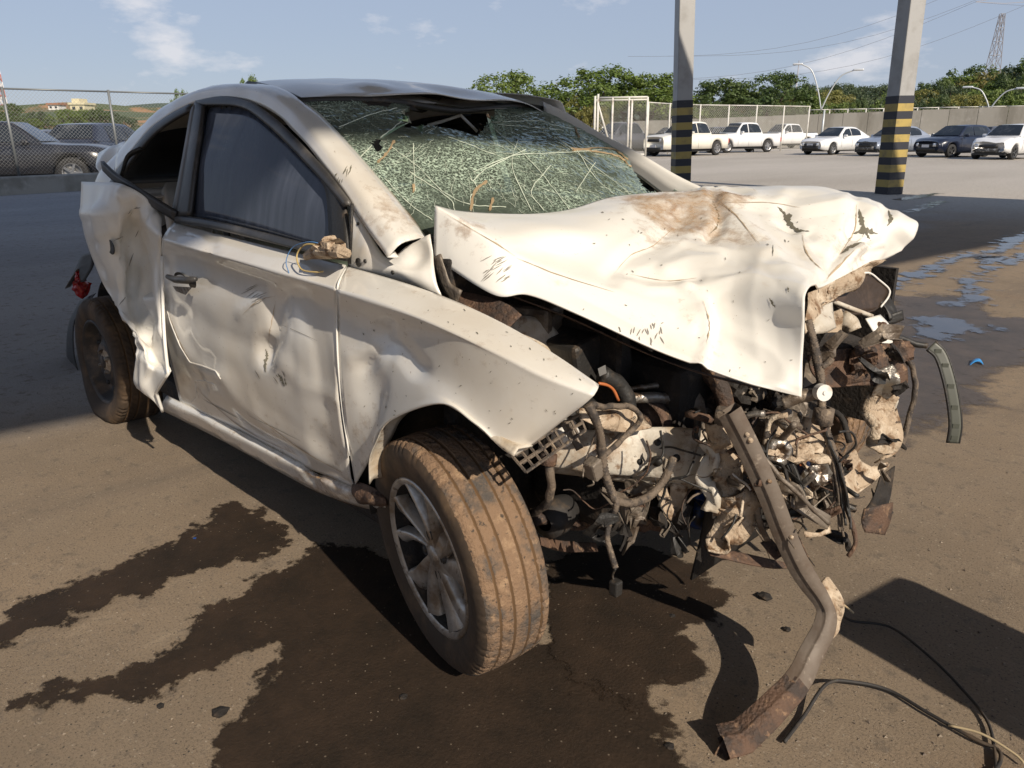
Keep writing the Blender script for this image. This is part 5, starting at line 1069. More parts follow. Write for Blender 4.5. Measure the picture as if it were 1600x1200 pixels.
rdg = folds(rdg, [([(207, 325), (205, 360), (207, 400), (206, 450)], 16, -.028), ([(190, 300), (205, 330), (215, 325)], 10, .014), ([(150, 382), (185, 372), (210, 362)], 10, -.012), ([(192, 395), (196, 420), (190, 470), (196, 500)], 10, .014), ([(222, 400), (228, 450), (240, 500)], 14, -.016), ([(225, 345), (235, 330), (245, 345)], 10, .012), ([(245, 400), (248, 460), (252, 520)], 9, .010), ([(216, 545), (238, 560), (260, 578)], 9, -.014), ([(130, 335), (160, 330)], 12, .008)])
rdg = dent(rdg, (), 0, 4, 5, .014, 5.5)
rdoor = panel('rear_door', rdg, M['paint'], car, .004)
rdb = bvh_of(rdg)
MB().tube(cr1([Y(253, 400, -.85), Y(254, 458, -.868), Y(256, 512, -.892), Y(259, 550, -.912), Y(263, 583, -.937), Y(244, 613, -.925), Y(254, 643, -.905)], 5, (4, 5)), .006, 6).obj('folded_edge', M['paint'], rdoor)
p_, n_ = raysurf(rdb, 176, 385, .004)
if p_ is not None: MB().lathe([(0, .0), (.02, -.001), (.030, -.003), (.034, -.001)], p_ + V((0, -.004, 0)), Matrix.Diagonal((1.3, 1, .8)), 18).obj('handle_hole', M['black'], rdoor)
strokes('scratch_marks', rdb, [(203 + rs.uniform(-4, 4), 330, 10, 1.5, 40), (215, 325, 12, 1.5, 10), (205, 405, 22, 1.6, 70), (192, 470, 18, 1.5, 60), (185, 372, 14, 1, 25), (215, 365, 12, 1, 60)], M['gascratch'], rdoor)
strip('window_frame', [(298, 164), (266, 181), (236, 203), (206, 238), (184, 268), (172, 288)], [(300, 173), (270, 190), (243, 211), (214, 244), (193, 274), (182, 292)], M['trim'], rdoor, .004)
strip('window_frame', [(300, 172), (292, 220), (283, 270), (276, 305), (270, 332)], [(308, 160), (300, 215), (290, 270), (284, 305), (278, 337)], mat('grey_pillar_trim', (.13, .13, .135), .5, 0, [((.22, .21, .20), 6, .5, .75, 5)]), rdoor, .004)
MB().grid(ribbon([Y(161, 259, -.86), Y(180, 277, -.86), Y(205, 294, -.85), Y(240, 316, -.83), Y(276, 338, -.80)], .035, V((0, -.1, 1)), 5)).obj('hanging_seal', M['trim'], rdoor, solid=.012)
MB().grid(ribbon([Y(190, 275, -.82), Y(200, 245, -.80), Y(222, 232, -.76)], .02, V((.5, -.1, .3)), 5)).obj('window_divider', M['black'], rdoor, solid=.01)

# ---- bent rear corner: boot lid and quarter panel seen past the door
panel('rear_quarter', dent(patch([[Y(*p) for p in r] for r in (
    [(196, 221, -.62), (180, 226, -.62), (165, 233, -.62), (154, 240, -.62)], [(188, 240, -.68), (172, 246, -.68), (158, 252, -.68), (150, 258, -.68)],
    [(180, 268, -.74), (166, 270, -.74), (155, 274, -.74), (149, 278, -.74)], [(178, 300, -.76), (160, 300, -.76), (150, 300, -.76), (146, 300, -.76)])], 5, 5), [(Y(165, 255, -.68), .12, -.04)], .02, 6, 3), M['paint_side'], car, .004)
rb = [[V((-2.42, y, 1.33 - .04 * (y / .56) ** 2)), V((-2.62, y * 1.05, 1.17)), V((-2.82, y * 1.08, 1.03))] for y in (-.52, -.25, 0, .25, .52)]
panel('rear_window', patch(rb, 3, 4), M['rearglass'], car, .004)
bl = [[V((-2.80 - e * .13, y, 1.03)), V((-2.86 - e * .24, y, 1.05)), V((-2.90 - e * .38, y, 1.03)), V((-2.92 - e * .42, y, .8)), V((-2.88 - e * .42, y, .45))] for y, e in ((-.58, 0), (-.3, .4), (0, .8), (.3, 1), (.66, 1))]
panel('boot_lid', dent(patch(bl, 4, 4), (), .03, 4, 2), M['paint_side'], car, .004)
# left flank: door skins, window openings, so that the cabin is closed on its far side
lsd = [[V((x, .80 + .06 * math.sin(math.pi * min(1, max(0, (z - .2) / .9))), z)) for x in (-3.3, -2.9, -2.4, -1.9, -1.4, -.9, -.4, -.15)] for z in (.28, .45, .65, .85, .98)]
panel('flank_panel', dent(patch(lsd, 3, 3), (), .01, 3, 5), M['paint_side'], car, .004)
panel('door_lining', patch([[p + V((0, -.08, 0)) for p in r] for r in lsd], 2, 2), M['seat'], car, .004)
for x0, x1 in ((-1.42, -1.36), (-2.45, -2.36)): MB().box(((x0 + x1) / 2, .70, 1.17), (x1 - x0, .03, .40), Matrix.Rotation(R(24), 3, 'X')).obj('window_pillar', M['seat'], car, False, bevel=.006)
panel('door_glass', patch([[V((-2.36, .72, 1.0)), V((-1.9, .74, 1.0)), V((-1.45, .74, 1.0))], [V((-2.30, .62, 1.22)), V((-1.9, .62, 1.33)), V((-1.45, .62, 1.34))]], 4, 4), M['rearglass'], car, .004)
panel('pillar_trim', patch([[V((-2.40, .62, 1.28)), V((-2.75, .66, 1.05))], [V((-2.42, .72, 1.0)), V((-2.85, .72, .98))]], 3, 3), M['lining'], car, .01)
panel('parcel_shelf', patch([[V((-2.25, y, 1.0)), V((-2.8, y, 1.0))] for y in (-.6, 0, .6)], 2, 2), M['seat'], car, .01)
panel('door_glass', patch([[V((-1.35, .74, 1.0)), V((-.9, .75, 1.0)), V((-.35, .75, 1.0))], [V((-1.35, .62, 1.33)), V((-1.1, .62, 1.33)), V((-.95, .63, 1.30))]], 4, 4), M['rearglass'], car, .004)

# ---- cabin: floor, firewall, dashboard, seats
MB().box((-1.6, 0, .235), (2.5, 1.46, .09)).obj('floor_pan', M['dark'], car, False, bevel=.02)
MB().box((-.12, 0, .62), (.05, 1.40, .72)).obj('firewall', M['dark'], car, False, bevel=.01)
dg = patch([[V((x, y, z)) for y in (-.68, -.4, 0, .4, .68)] for x, z in ((-.08, .96), (-.25, 1.0), (-.42, .97), (-.50, .85), (-.42, .6))], 4, 4)
panel('dashboard', dent(dg, (), .01, 6, 2), M['black'], car, .01)
def seat(name, x, y, wd, hgt=1.12, mt=M['seat']):
    c = patch([[V((x + a, y + t * wd / 2, z + (0.03 if abs(t) > .7 else 0))) for t in (-1, -.75, 0, .75, 1)] for a, z in ((.42, .36), (.46, .50), (.2, .50), (-.05, .47))], 3, 3)
    o = panel(name, c, mt, car, .05)
    bk = patch([[V((x - .02 - k * .28, y + t * wd / 2 * (1 - .15 * k), .46 + k * (hgt - .46)) ) + V((.05 if abs(t) > .7 else 0, 0, 0)) for t in (-1, -.75, 0, .75, 1)] for k in (0, .3, .65, 1)], 3, 3)
    panel('backrest', bk, mt, o, .09)
    if hgt > 1.05: MB().box((x - .33, y, hgt + .09), (.09, .24, .16), Matrix.Rotation(R(-14), 3, 'Y')).obj('headrest', mt, o, True, bevel=.035)
    return o
seat('front_seat', -1.22, -.36, .50, 1.02); seat('front_seat', -1.22, .36, .50, 1.02); seat('rear_seat', -2.0, 0, 1.25, 1.04)
MB().tube([V((-1.40, -.62, 1.28)), V((-1.40, -.68, .9)), V((-1.38, -.70, .5))], .02, 6).obj('centre_pillar', M['seat'], car)
MB().grid(ribbon([V((-1.42, -.62, 1.28)), V((-1.50, -.60, .95)), V((-1.6, -.55, .6))], .05, V((1, 0, 0)), 5)).obj('seat_belt', M['black'], car, solid=.003)
# sun visor, hanging mirror and torn header seen through the hole in the glass
pv_ = patch([[Y(*p) for p in r] for r in ([(655, 196, -.02), (700, 200, .08), (745, 212, .2)], [(665, 216, -.02), (700, 226, .08), (742, 228, .2)], [(680, 232, -.02), (710, 234, .06), (738, 236, .18)])], 4, 4)
panel('sun_visor', pv_, M['black'], car, .015)
MB().tube([Y(668, 196, .0), Y(690, 190, .05), Y(720, 180, .1), Y(745, 205, .18)], .006, 6).obj('visor_wire', M['white'], car)
panel('header_lining', dent(patch([[Y(*p) for p in r] for r in ([(640, 155, -.05), (690, 157, .1), (740, 158, .22), (772, 160, .33)], [(645, 164, -.06), (690, 172, .08), (740, 172, .22), (770, 172, .32)])], 3, 4), (), .01, 12, 2), M['lining'], car, .006)
panel('torn_header', dent(patch([[Y(*p) for p in r] for r in ([(625, 150, -.08), (655, 150, 0), (690, 152, .08)], [(632, 168, -.1), (660, 176, 0), (680, 165, .06)])], 4, 4), (), .03, 14, 5), M['black'], car, .004)

# ---- A-post, cowl corner, hinge
cw = patch([[Y(*p) for p in r] for r in ([(548, 322, -.76), (575, 362, -.76), (606, 404, -.745), (640, 382, -.72), (672, 366, -.70)], [(546, 370, -.775), (575, 390, -.775), (610, 412, -.76), (645, 405, -.735), (676, 400, -.71)], [(544, 412, -.78), (580, 420, -.775), (620, 425, -.765), (650, 430, -.745), (682, 440, -.72)], [(548, 424, -.76), (585, 432, -.76), (625, 440, -.75), (660, 452, -.735), (690, 462, -.72)])], 5, 5)
cwp = panel('windscreen_post', dent(cw, [(Y(650, 400, -.73), .05, -.02)], .01, 12, 3), M['paint_side'], car, .003)
cwb = bvh_of(cw)
for x, y, r_ in ((562, 410, .011), (561, 350, .004), (615, 425, .005), (572, 408, .005)):
    p, nn = raysurf(cwb, x, y, .003)
    if p is not None: MB().lathe([(0, -.002), (r_, -.002), (r_, .001)], p, None, 12).obj('hole', M['black'], cwp)
MB().tube([Y(550, 318, -.775), Y(549, 360, -.782), Y(546, 412, -.79)], .004, 6).obj('door_seal', M['black'], cwp)
MB().grid(ribbon([Y(682, 400, -.70), Y(690, 425, -.70), Y(700, 450, -.70), Y(716, 468, -.70)], [.03, .035, .03, .05], V((1, 0, .2)), 5)).obj('hood_hinge', M['steel'], car, solid=.006)
MB().grid(dent(ribbon([Y(690, 470, -.70), Y(740, 478, -.68), Y(780, 492, -.68), Y(800, 508, -.68)], .06, V((.2, .6, .6)), 5), (), .02, 20, 4)).obj('crumpled_flange', M['rust'], car, solid=.004)

# ---- wheels
def wheel(name, c, fwd, up, rad, wid, rr, style, label=None, flat=0.0, mats=None):
    """local x = fwd, local -y = outer face"""
    fwd = V(fwd).normalized(); up = V(up); up = (up - fwd * up.dot(fwd)).normalized(); yy = up.cross(fwd)
    Mx = Matrix((fwd, yy, up)).transposed(); c = V(c)
    wh = bpy.data.objects.new(name, None); link(wh, car); wh.empty_display_size = .1
    tm, sm2 = mats or (M['tread'], M['sidewall'])
    hw = wid / 2; gr = [-.30, -.10, .12, .32]
    prof = [(rr - .004, -hw * .86, 1), (rr + .012, -hw * .98, 1), ((rad + rr) / 2, -hw * 1.06, 1), (rad - .026, -hw * 1.03, 1), (rad - .012, -hw * .94, 0), (rad - .004, -hw * .84, 0)]
    for k in range(25):
        t = -.78 + 1.56 * k / 24; prof.append((rad - .006 * t * t, t * hw, 0))
        for q in gr:
            if abs(t - (q * 2 * .82)) < .001: pass
    for q in gr:
        y = q * 2 * hw
        for dy, dr in ((-.0032, 0), (-.0022, -.007), (.0022, -.007), (.0032, 0)): prof.append((rad - .006 * (y / hw) ** 2 + dr, y + dy, 2 if dr else 0))
    head = prof[:6]; mid = sorted(prof[6:], key=lambda q: q[1]); mid = [q for q in mid if q[2] == 2 or all(abs(q[1] - g * 2 * hw) > .0031 for g in gr)]
    tail = [(a, -b_, k) for a, b_, k in head[::-1]]; prof = head + mid + tail
    n = 300; vv, ff, mi = [], [], []; np_ = len(prof)
    for j in range(n):
        a = 2 * math.pi * j / n
        for i, (r, t, k) in enumerate(prof):
            tt = t / hw; r2 = r
            if k == 0:
                if abs(tt) > .66: ph = (j / n * 70) % 1
                elif tt < -.22 or .30 < tt: ph = (j / n * 60 + tt * 2.4) % 1 if abs(tt) < .64 else .5
                elif abs(tt) < .24: ph = .5
                else: ph = (j / n * 60 - tt * 2.4) % 1
                if ph < .16: r2 -= .0035 if abs(tt) < .66 else .006
            p = V((r2 * math.cos(a), t, r2 * math.sin(a)))
            if flat:
                if p.z < -rad + flat: over = (-rad + flat) - p.z; p.z = -rad + flat + over * .05
                if p.z < -rad * .35: kz = (-rad * .35 - p.z) / (rad * .65); p.y *= 1 + .28 * kz
            vv.append(c + Mx @ p)
    for j in range(n):
        for i in range(np_ - 1):
            ff.append((j * np_ + i, j * np_ + i + 1, ((j + 1) % n) * np_ + i + 1, ((j + 1) % n) * np_ + i)); k = max(prof[i][2], prof[i + 1][2]) if 2 in (prof[i][2], prof[i + 1][2]) else prof[i][2]; mi.append(k if k != 1 else 1)
    mesh_obj('tyre', vv, ff, None, wh, True, mats=[tm, sm2, M['groove']], midx=mi)
    o = -hw
    if style == 'alloy':
        MB().lathe([(rr - .002, o * .80), (rr + .006, o * .92), (rr - .004, o * .97), (rr - .014, o * .86)], c, Mx, 64).obj('rim', M['alloy'], wh)
        MB().lathe([(rr - .014, o * .85), (rr - .022, o * .4), (rr - .026, .05), (.05, .055)], c, Mx, 48).obj('rim_barrel', M['dark'], wh)
        for k in range(5):
            a0 = 2 * math.pi * k / 5 + .35
            for sg, (wd0, wd1) in ((-1, (.030, .056)), (1, (.026, .036))):
                rows = []
                for s in [q / 8 for q in range(9)]:
                    rad_ = .03 + (rr - .008 - .03) * s; an = a0 + sg * (.20 + .10 * s * s) + .16 * s; dep = o * (.64 + .20 * s) ; hw_ = (wd0 + (wd1 - wd0) * s) / 2 * (1.25 if s > .85 else 1)
                    rr_ = V((math.cos(an), 0, math.sin(an))); tt_ = V((-math.sin(an), 0, math.cos(an)))
                    rows.append([c + Mx @ (rr_ * rad_ + tt_ * (hw_ * e) + V((0, dep + d, 0))) for e, d in ((-1, .026), (-.94, .000), (-.70, -.006), (.60, .006), (.94, .016), (1, .030))])
                MB().grid(rows).obj('spoke', M['alloy'], wh)
        MB().lathe([(0, o * .70), (.030, o * .69), (.050, o * .66), (.070, o * .58), (.078, o * .40)], c, Mx, 32).obj('hub', M['alloy'], wh)
        MB().lathe([(0, o * .76), (.022, o * .75), (.026, o * .68)], c, Mx, 24).obj('centre_cap', M['alloy'], wh)
        for k in range(4):
            an = 2 * math.pi * k / 4 + .2
            cc = c + Mx @ V((.052 * math.cos(an), 0, .052 * math.sin(an)))
            MB().lathe([(0, o * .70), (.008, o * .70), (.009, o * .665), (.0125, o * .66), (.0135, o * .70), (.015, o * .64)], cc, Mx, 14).obj('wheel_nut', M['black'], wh)
        MB().lathe([(.06, o * .1), (.125, o * .1), (.125, o * .0), (.06, 0)], c, Mx, 40).obj('brake_disc', M['rust'], wh)
    else:
        MB().lathe([(rr - .002, o * .80), (rr + .006, o * .92), (rr - .006, o * .97), (rr - .016, o * .80), (rr - .024, o * .35), (rr - .05, o * .25), (.10, o * .45), (.085, o * .62), (.05, o * .55), (.03, o * .55), (.028, o * .75), (0, o * .76)], c, Mx, 48).obj('rim', M['wheelsteel'], wh)
        for k in range(12):
            an = 2 * math.pi * k / 12; cc = c + Mx @ V((.135 * math.cos(an), o * .40, .135 * math.sin(an)))
            MB().lathe([(0, -.004), (.012, -.004), (.013, .004)], cc, Mx, 12).obj('vent_hole', M['black'], wh)
        for k in range(4):
            an = 2 * math.pi * k / 4 + .5; cc = c + Mx @ V((.05 * math.cos(an), 0, .05 * math.sin(an)))
            MB().lathe([(0, o * .78), (.009, o * .78), (.010, o * .55)], cc, Mx, 6).obj('wheel_nut', M['bare'], wh)
        MB().lathe([(.026, o * .74), (.03, o * .66), (.05, o * .60), (.062, o * .50)], c, Mx, 24).obj('hub', M['beige'], wh)
    return wh
st = R(-11); camb = R(5)
wheel('front_wheel', (-.03, -.765, .302), (math.cos(st), math.sin(st), 0), (-.02, -math.sin(camb), math.cos(camb)), .292, .168, .196, 'alloy')
wheel('rear_wheel', (-2.50, -.76, .262), (1, .03, 0), (0, .02, 1), .296, .18, .195, 'steel', flat=.034, mats=(M['sidewall'], M['sidewall']))
wheel('front_wheel', (.00, .80, .30), (-math.cos(R(-6)), -math.sin(R(-6)), 0), (0, .05, 1), .300, .19, .19, 'steel')
wheel('rear_wheel', (-2.50, .74, .295), (-1, 0, 0), (0, 0, 1), .296, .18, .195, 'steel')
# ---- crushed front end. B(px, py, y) = point seen at a pixel in the vertical plane y
B = Y
def pipe(name, pts, r, mt, n=6, sm=8):
    c = cr1([B(*p) for p in pts], n); c = [p + V((noise.noise(p * 30), noise.noise(p * 30 + V((5, 0, 0))), noise.noise(p * 30 + V((0, 5, 0))))) * .003 for p in c]
    r0_ = r[0] if isinstance(r, list) else r
    return MB().tube(c, [r0_ * .85 * (1 + .18 * noise.noise(p * 40)) for p in c], sm).obj(name, mt, car)
def corr(name, pts, r, mt, n=14):
    c = cr1([B(*p) for p in pts], n); return MB().tube(c, [r * .80 * (1 if i % 2 else .82) * (1 + .22 * noise.noise(p * 18)) for i, p in enumerate(c)], 8).obj(name, mt, car)
def crump(name, quad, mt, amp=.02, sc=14, seed=1, n=5, solid=.003, flatten=True):
    return panel(name, dent(patch([[B(*p) for p in r] for r in quad], n, n), (), amp, sc, seed), mt, car, solid)
def rib(name, pts, wid, side, mt, crumpl=.0, seed=0, curl=0, solid=.004, n=6):
    return MB().grid(ribbon([B(*p) for p in pts], wid, side, n, curl, crumpl, seed)).obj(name, mt, car, solid=solid)
# engine bay tub
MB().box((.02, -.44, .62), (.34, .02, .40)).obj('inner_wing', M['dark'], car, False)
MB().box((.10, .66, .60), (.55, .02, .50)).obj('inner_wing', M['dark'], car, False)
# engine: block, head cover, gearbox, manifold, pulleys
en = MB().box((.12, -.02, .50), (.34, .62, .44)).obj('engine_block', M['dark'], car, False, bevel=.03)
MB().box((.10, -.05, .765), (.24, .46, .10)).obj('head_cover', M['black'], en, False, bevel=.03)
MB().lathe([(0, 0), (.13, 0), (.15, .04), (.14, .22), (.09, .30)], (.14, .30, .42), None, 24).obj('gearbox', M['steel'], en)
for (x, y, z, r_) in ((.22, -.36, .58, .06), (.24, -.36, .40, .075), (.10, -.36, .45, .05)): MB().lathe([(0, -.02), (r_ * .4, -.02), (r_ * .45, -.01), (r_ * .9, -.01), (r_, -.02), (r_, .02), (0, .02)], (x, y, z), None, 24).obj('pulley', M['rust'], en)
for k in range(4): MB().tube(cr1([V((.24, -.22 + k * .12, .72)), V((.33, -.22 + k * .12, .66)), V((.34, -.20 + k * .10, .54)), V((.28, -.18 + k * .08, .46))], 5), .022, 10).obj('manifold_runner', M['rust'], en)
MB().box((.30, .06, .60), (.16, .26, .16), Matrix.Rotation(R(18), 3, 'Z')).obj('alternator', M['dark'], en, False, bevel=.03)
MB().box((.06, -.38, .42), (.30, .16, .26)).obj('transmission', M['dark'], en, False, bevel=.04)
panel('dark_backdrop', dent(patch([[V((.36 + .05 * a, y, z)) for y in (-.34, -.12, .1, .3)] for a, z in ((0, .20), (.5, .40), (0, .58))], 4, 4), (), .04, 7, 2), M['dark'], car, .006)  # dark panel added behind the debris to stand in for deep shade
pass
# battery tray side, boxes and bright pipes in the gap under the hood
MB().box(B(900, 560, -.42), (.20, .20, .18), Matrix.Rotation(R(12), 3, 'X')).obj('battery', M['black'], car, False, bevel=.012)
mesh_obj('battery_label', [B(934, 576, -.53), B(946, 570, -.53), B(948, 583, -.53), B(937, 588, -.53)], [(0, 1, 2, 3)], M['lbl'], car)
MB().box(B(830, 505, -.50), (.14, .10, .10), Matrix.Rotation(R(20), 3, 'Z')).obj('fuse_box', M['steel'], car, False, bevel=.015)
crump('strut_tower', [[(790, 490, -.58), (850, 500, -.52), (880, 530, -.48)], [(800, 520, -.58), (850, 540, -.54), (880, 570, -.5)], [(830, 560, -.6), (870, 580, -.55), (900, 590, -.5)]], M['paint_under'], .02, 10, 3)
pipe('coolant_pipe', [(985, 608, -.40), (1020, 603, -.34), (1050, 602, -.29), (1085, 606, -.24)], .008, M['bare'])
pipe('coolant_pipe', [(982, 621, -.42), (1020, 620, -.36), (1055, 624, -.30)], .016, M['bare'])
pipe('air_duct', [(940, 585, -.50), (965, 600, -.46), (980, 625, -.44), (985, 645, -.44)], .024, M['black'])
pipe('thin_wire', [(935, 598, -.55), (955, 605, -.52), (968, 625, -.50)], .004, M['orange'])
crump('slam_panel_scrap', [[(1055, 600, -.28), (1085, 605, -.25), (1100, 625, -.25)], [(1060, 630, -.3), (1085, 640, -.27), (1105, 650, -.27)]], M['steel'], .02, 18, 5)
# headlamp bracket: black lattice under the fender nose, white foam end
lat = MB()
def bq(u, v, d=0):
    a = B(800, 712, -.80); b_ = B(905, 648, -.66); c = B(822, 738, -.80); e = B(915, 672, -.66)
    top = a.lerp(b_, u); bot = c.lerp(e, u); return top.lerp(bot, v) + V((-.03, .02, 0)) * d
for k in range(9): lat.tube([bq(k / 8, 0), bq(k / 8, 1)], .0032, 5); lat.tube([bq(k / 8, 0), bq(k / 8, 0, 1.2)], .003, 5)
for v in (0, .5, 1): lat.tube([bq(0, v), bq(.5, v), bq(1, v)], .0036, 5); lat.tube([bq(0, v, 1.2), bq(1, v, 1.2)], .003, 5)
lat.obj('headlamp_bracket', M['hose'], car, False)
MB().box(B(884, 676, -.66), (.035, .055, .045), Matrix.Rotation(R(25), 3, 'X')).obj('foam_block', M['white'], car, True, bevel=.01)
rib('bracket_bar', [(888, 660, -.67), (896, 682, -.67), (906, 702, -.67)], .016, V((1, .5, 0)), M['steel'])
pipe('washer_hose', [(857, 722, -.72), (860, 745, -.72), (861, 765, -.71), (853, 788, -.70), (838, 799, -.69), (828, 800, -.68)], [.011] * 31, M['hose'])
MB().lathe([(.010, -.012), (.018, -.01), (.018, .012), (.010, .014)], B(857, 718, -.72), Matrix.Rotation(R(80), 3, 'X'), 14).obj('hose_collar', M['rust'], car)
# crumpled apron and pale inner rail with holes
crump('wing_apron', [[(905, 638, -.64), (940, 640, -.58), (975, 638, -.50), (998, 645, -.44)], [(905, 648, -.66), (945, 655, -.60), (980, 655, -.52), (1010, 660, -.44)], [(908, 655, -.66), (950, 672, -.60), (985, 675, -.52), (1018, 668, -.46)]], M['beige'], .035, 16, 4)
rail = patch([[B(*p) for p in r] for r in ([(860, 668, -.58), (930, 672, -.52), (1000, 668, -.44), (1060, 668, -.38), (1105, 672, -.34)], [(862, 700, -.60), (930, 702, -.54), (1000, 700, -.46), (1060, 700, -.40), (1105, 712, -.35)],
    [(862, 728, -.60), (930, 736, -.54), (1000, 742, -.46), (1060, 748, -.40), (1100, 752, -.35)], [(864, 738, -.57), (930, 746, -.51), (1000, 756, -.43), (1060, 762, -.37), (1100, 764, -.33)])], 6, 6, (2,))
dent(rail, [(B(1000, 705, -.46), .05, -.015), (B(1050, 715, -.41), .05, .012)], .010, 10, 6)
rl = panel('chassis_rail', rail, M['paint_under'], car, .004); rbv = bvh_of(rail)
mudfilm('dried_mud', rail, [(B(900, 710, -.57), .12, .9), (B(975, 690, -.49), .06, .7), (B(1080, 700, -.37), .10, .7)], rl)
for x, y, r_ in ((1000, 721, .007), (1027, 720, .013), (1056, 715, .009), (1028, 692, .008)):
    p, nn = raysurf(rbv, x, y, .004)
    if p is not None: MB().lathe([(0, -.001), (r_, -.001), (r_, .002)], p, nn.to_track_quat('-Y', 'Z').to_matrix(), 14).obj('rail_hole', M['black'], rl)
crump('rail_tab', [[(1020, 758, -.42), (1042, 758, -.40)], [(1030, 785, -.42), (1050, 790, -.40)], [(1040, 812, -.42), (1066, 816, -.40)]], M['beige'], .012, 20, 3)
crump('rail_tab', [[(1048, 755, -.40), (1075, 757, -.37)], [(1046, 780, -.40), (1072, 784, -.37)], [(1044, 800, -.40), (1070, 812, -.37)]], M['beige'], .010, 20, 8)
crump('radiator_fragment', [[(985, 755, -.40), (1015, 756, -.37)], [(985, 790, -.42), (1012, 792, -.38)], [(975, 815, -.43), (1010, 820, -.40)]], M['steel'], .006, 20, 8)
for k in range(3): pipe('radiator_tube', [(990 + k * 9, 756, -.38), (990 + k * 9, 815, -.41)], .006, M['steel'])
# wiring loom hanging in loops
corr('wiring_loom', [(918, 632, -.72), (928, 650, -.71), (937, 675, -.69), (940, 705, -.67), (946, 740, -.66), (956, 770, -.65), (964, 782, -.64), (985, 786, -.60), (1010, 778, -.54), (1030, 760, -.50), (1045, 735, -.48), (1052, 715, -.46)], .0125, M['hose'])
corr('wiring_loom', [(964, 778, -.645), (962, 795, -.65), (953, 815, -.65), (949, 840, -.66), (955, 865, -.66), (962, 888, -.67)], .0085, M['hose'])
pipe('thin_wire', [(962, 888, -.67), (958, 900, -.67), (962, 912, -.67)], .003, M['black'])
MB().box(B(962, 918, -.67), (.022, .022, .035)).obj('loom_connector', M['black'], car, False, bevel=.004)
MB().box(B(928, 732, -.68), (.03, .03, .045), Matrix.Rotation(R(20), 3, 'X')).obj('loom_connector', M['steel'], car, False, bevel=.005)
pipe('wiring_loom', [(925, 632, -.70), (945, 636, -.64), (970, 634, -.58), (992, 640, -.53), (1000, 652, -.51), (990, 668, -.52), (968, 690, -.56), (946, 710, -.64)], .008, M['hose'])
pipe('wiring_loom', [(1090, 652, -.36), (1088, 680, -.36), (1083, 710, -.36), (1080, 750, -.36)], .011, M['black'])
MB().lathe([(0, -.008), (.03, -.006), (.034, .004), (.02, .012)], B(1092, 652, -.36), Matrix.Rotation(R(70), 3, 'X'), 18).obj('horn_disc', M['rust'], car)
MB().box(B(1129, 650, -.40), (.03, .04, .035), Matrix.Rotation(R(25), 3, 'Z')).obj('loom_connector', M['hose'], car, False, bevel=.005)
pipe('thin_wire', [(1138, 645, -.40), (1150, 643, -.38), (1160, 650, -.36), (1163, 662, -.36)], .003, M['white'])
# twisted radiator support
rib('support_strip', [(1118, 662, -.42), (1130, 685, -.40), (1118, 710, -.40), (1140, 740, -.38), (1128, 775, -.38), (1135, 800, -.38)], [.05, .06, .05, .07, .05, .06], [V((1, .4, .1)), V((.4, 1, 0)), V((1, -.2, 0)), V((.5, 1, .2)), V((1, .2, 0)), V((.6, 1, 0))], M['beige'], .03, 3)
rib('support_strip', [(1102, 690, -.40), (1112, 715, -.40), (1100, 745, -.40), (1114, 775, -.40), (1110, 800, -.41)], [.03, .035, .04, .03, .04], [V((1, .6, 0)), V((1, .1, .2)), V((.4, 1, 0)), V((1, 0, 0)), V((.7, .7, 0))], M['paint_under'], .02, 8)
rib('support_strip', [(1145, 770, -.38), (1158, 795, -.37), (1145, 825, -.38), (1120, 850, -.40)], [.08, .09, .08, .05], [V((1, .6, 0)), V((.8, 1, .2)), V((1, .5, 0)), V((.3, 1, 0))], M['beige'], .03, 5)
rib('support_strip', [(1168, 812, -.36), (1150, 832, -.38), (1135, 850, -.40), (1104, 852, -.43)], [.05, .06, .05, .03], V((.4, 1, .5)), M['beige'], .02, 7)
crump('undertray', [[(1100, 853, -.42), (1150, 862, -.36), (1200, 873, -.28), (1232, 880, -.22)], [(1110, 868, -.43), (1160, 880, -.37), (1205, 888, -.29), (1236, 888, -.22)]], M['rust'], .010, 12, 2)
rib('stay_rod', [(1180, 760, -.34), (1184, 800, -.34), (1190, 825, -.34), (1200, 845, -.33)], .014, V((1, .2, 0)), M['steel'])
crump('torn_scrap', [[(1188, 848, -.33), (1205, 842, -.3)], [(1200, 862, -.33), (1222, 862, -.3)], [(1212, 875, -.33), (1224, 868, -.3)]], M['rust'], .02, 25, 4)
# bumper beam hanging to the ground, box section with a flange
beam = [(1142, 640, -.46), (1170, 695, -.42), (1200, 760, -.38), (1225, 825, -.34), (1252, 885, -.29), (1284, 935, -.25), (1291, 965, -.25), (1276, 1010, -.29), (1255, 1058, -.36), (1215, 1105, -.45), (1170, 1150, -.53), (1128, 1190, -.585)]
bc = cr1([B(*p) for p in beam], 6); kb = len(bc)
for q in bc: q.z = max(q.z, .028)
def beamgrid(prof):
    g = []
    for i, p in enumerate(bc):
        t = (bc[min(i + 1, kb - 1)] - bc[max(i - 1, 0)]).normalized(); a = V((1, -.55, 0)); f_ = i / kb
        tw = 0 if f_ < .42 else (f_ - .42) * 1.6
        a = (a - t * a.dot(t)).normalized(); b_ = t.cross(a); a, b_ = a * math.cos(tw) + b_ * math.sin(tw), b_ * math.cos(tw) - a * math.sin(tw)
        dd_ = .010 * noise.noise(p * 14) if f_ > .4 else .002 * noise.noise(p * 9); sc_ = 1 - .22 * math.exp(-((f_ - .47) / .06) ** 2) + (.9 * max(0, f_ - .5))
        g.append([p + (b_ * u * sc_ + a * (v + dd_)) for u, v in prof])
    return g
bm_ = MB().grid(beamgrid([(-.019, -.014), (-.019, .009), (-.017, .011), (.010, .011), (.012, .009), (.014, .002), (.030, .001), (.030, -.001), (.013, -.002), (.013, -.014), (-.019, -.014)]))
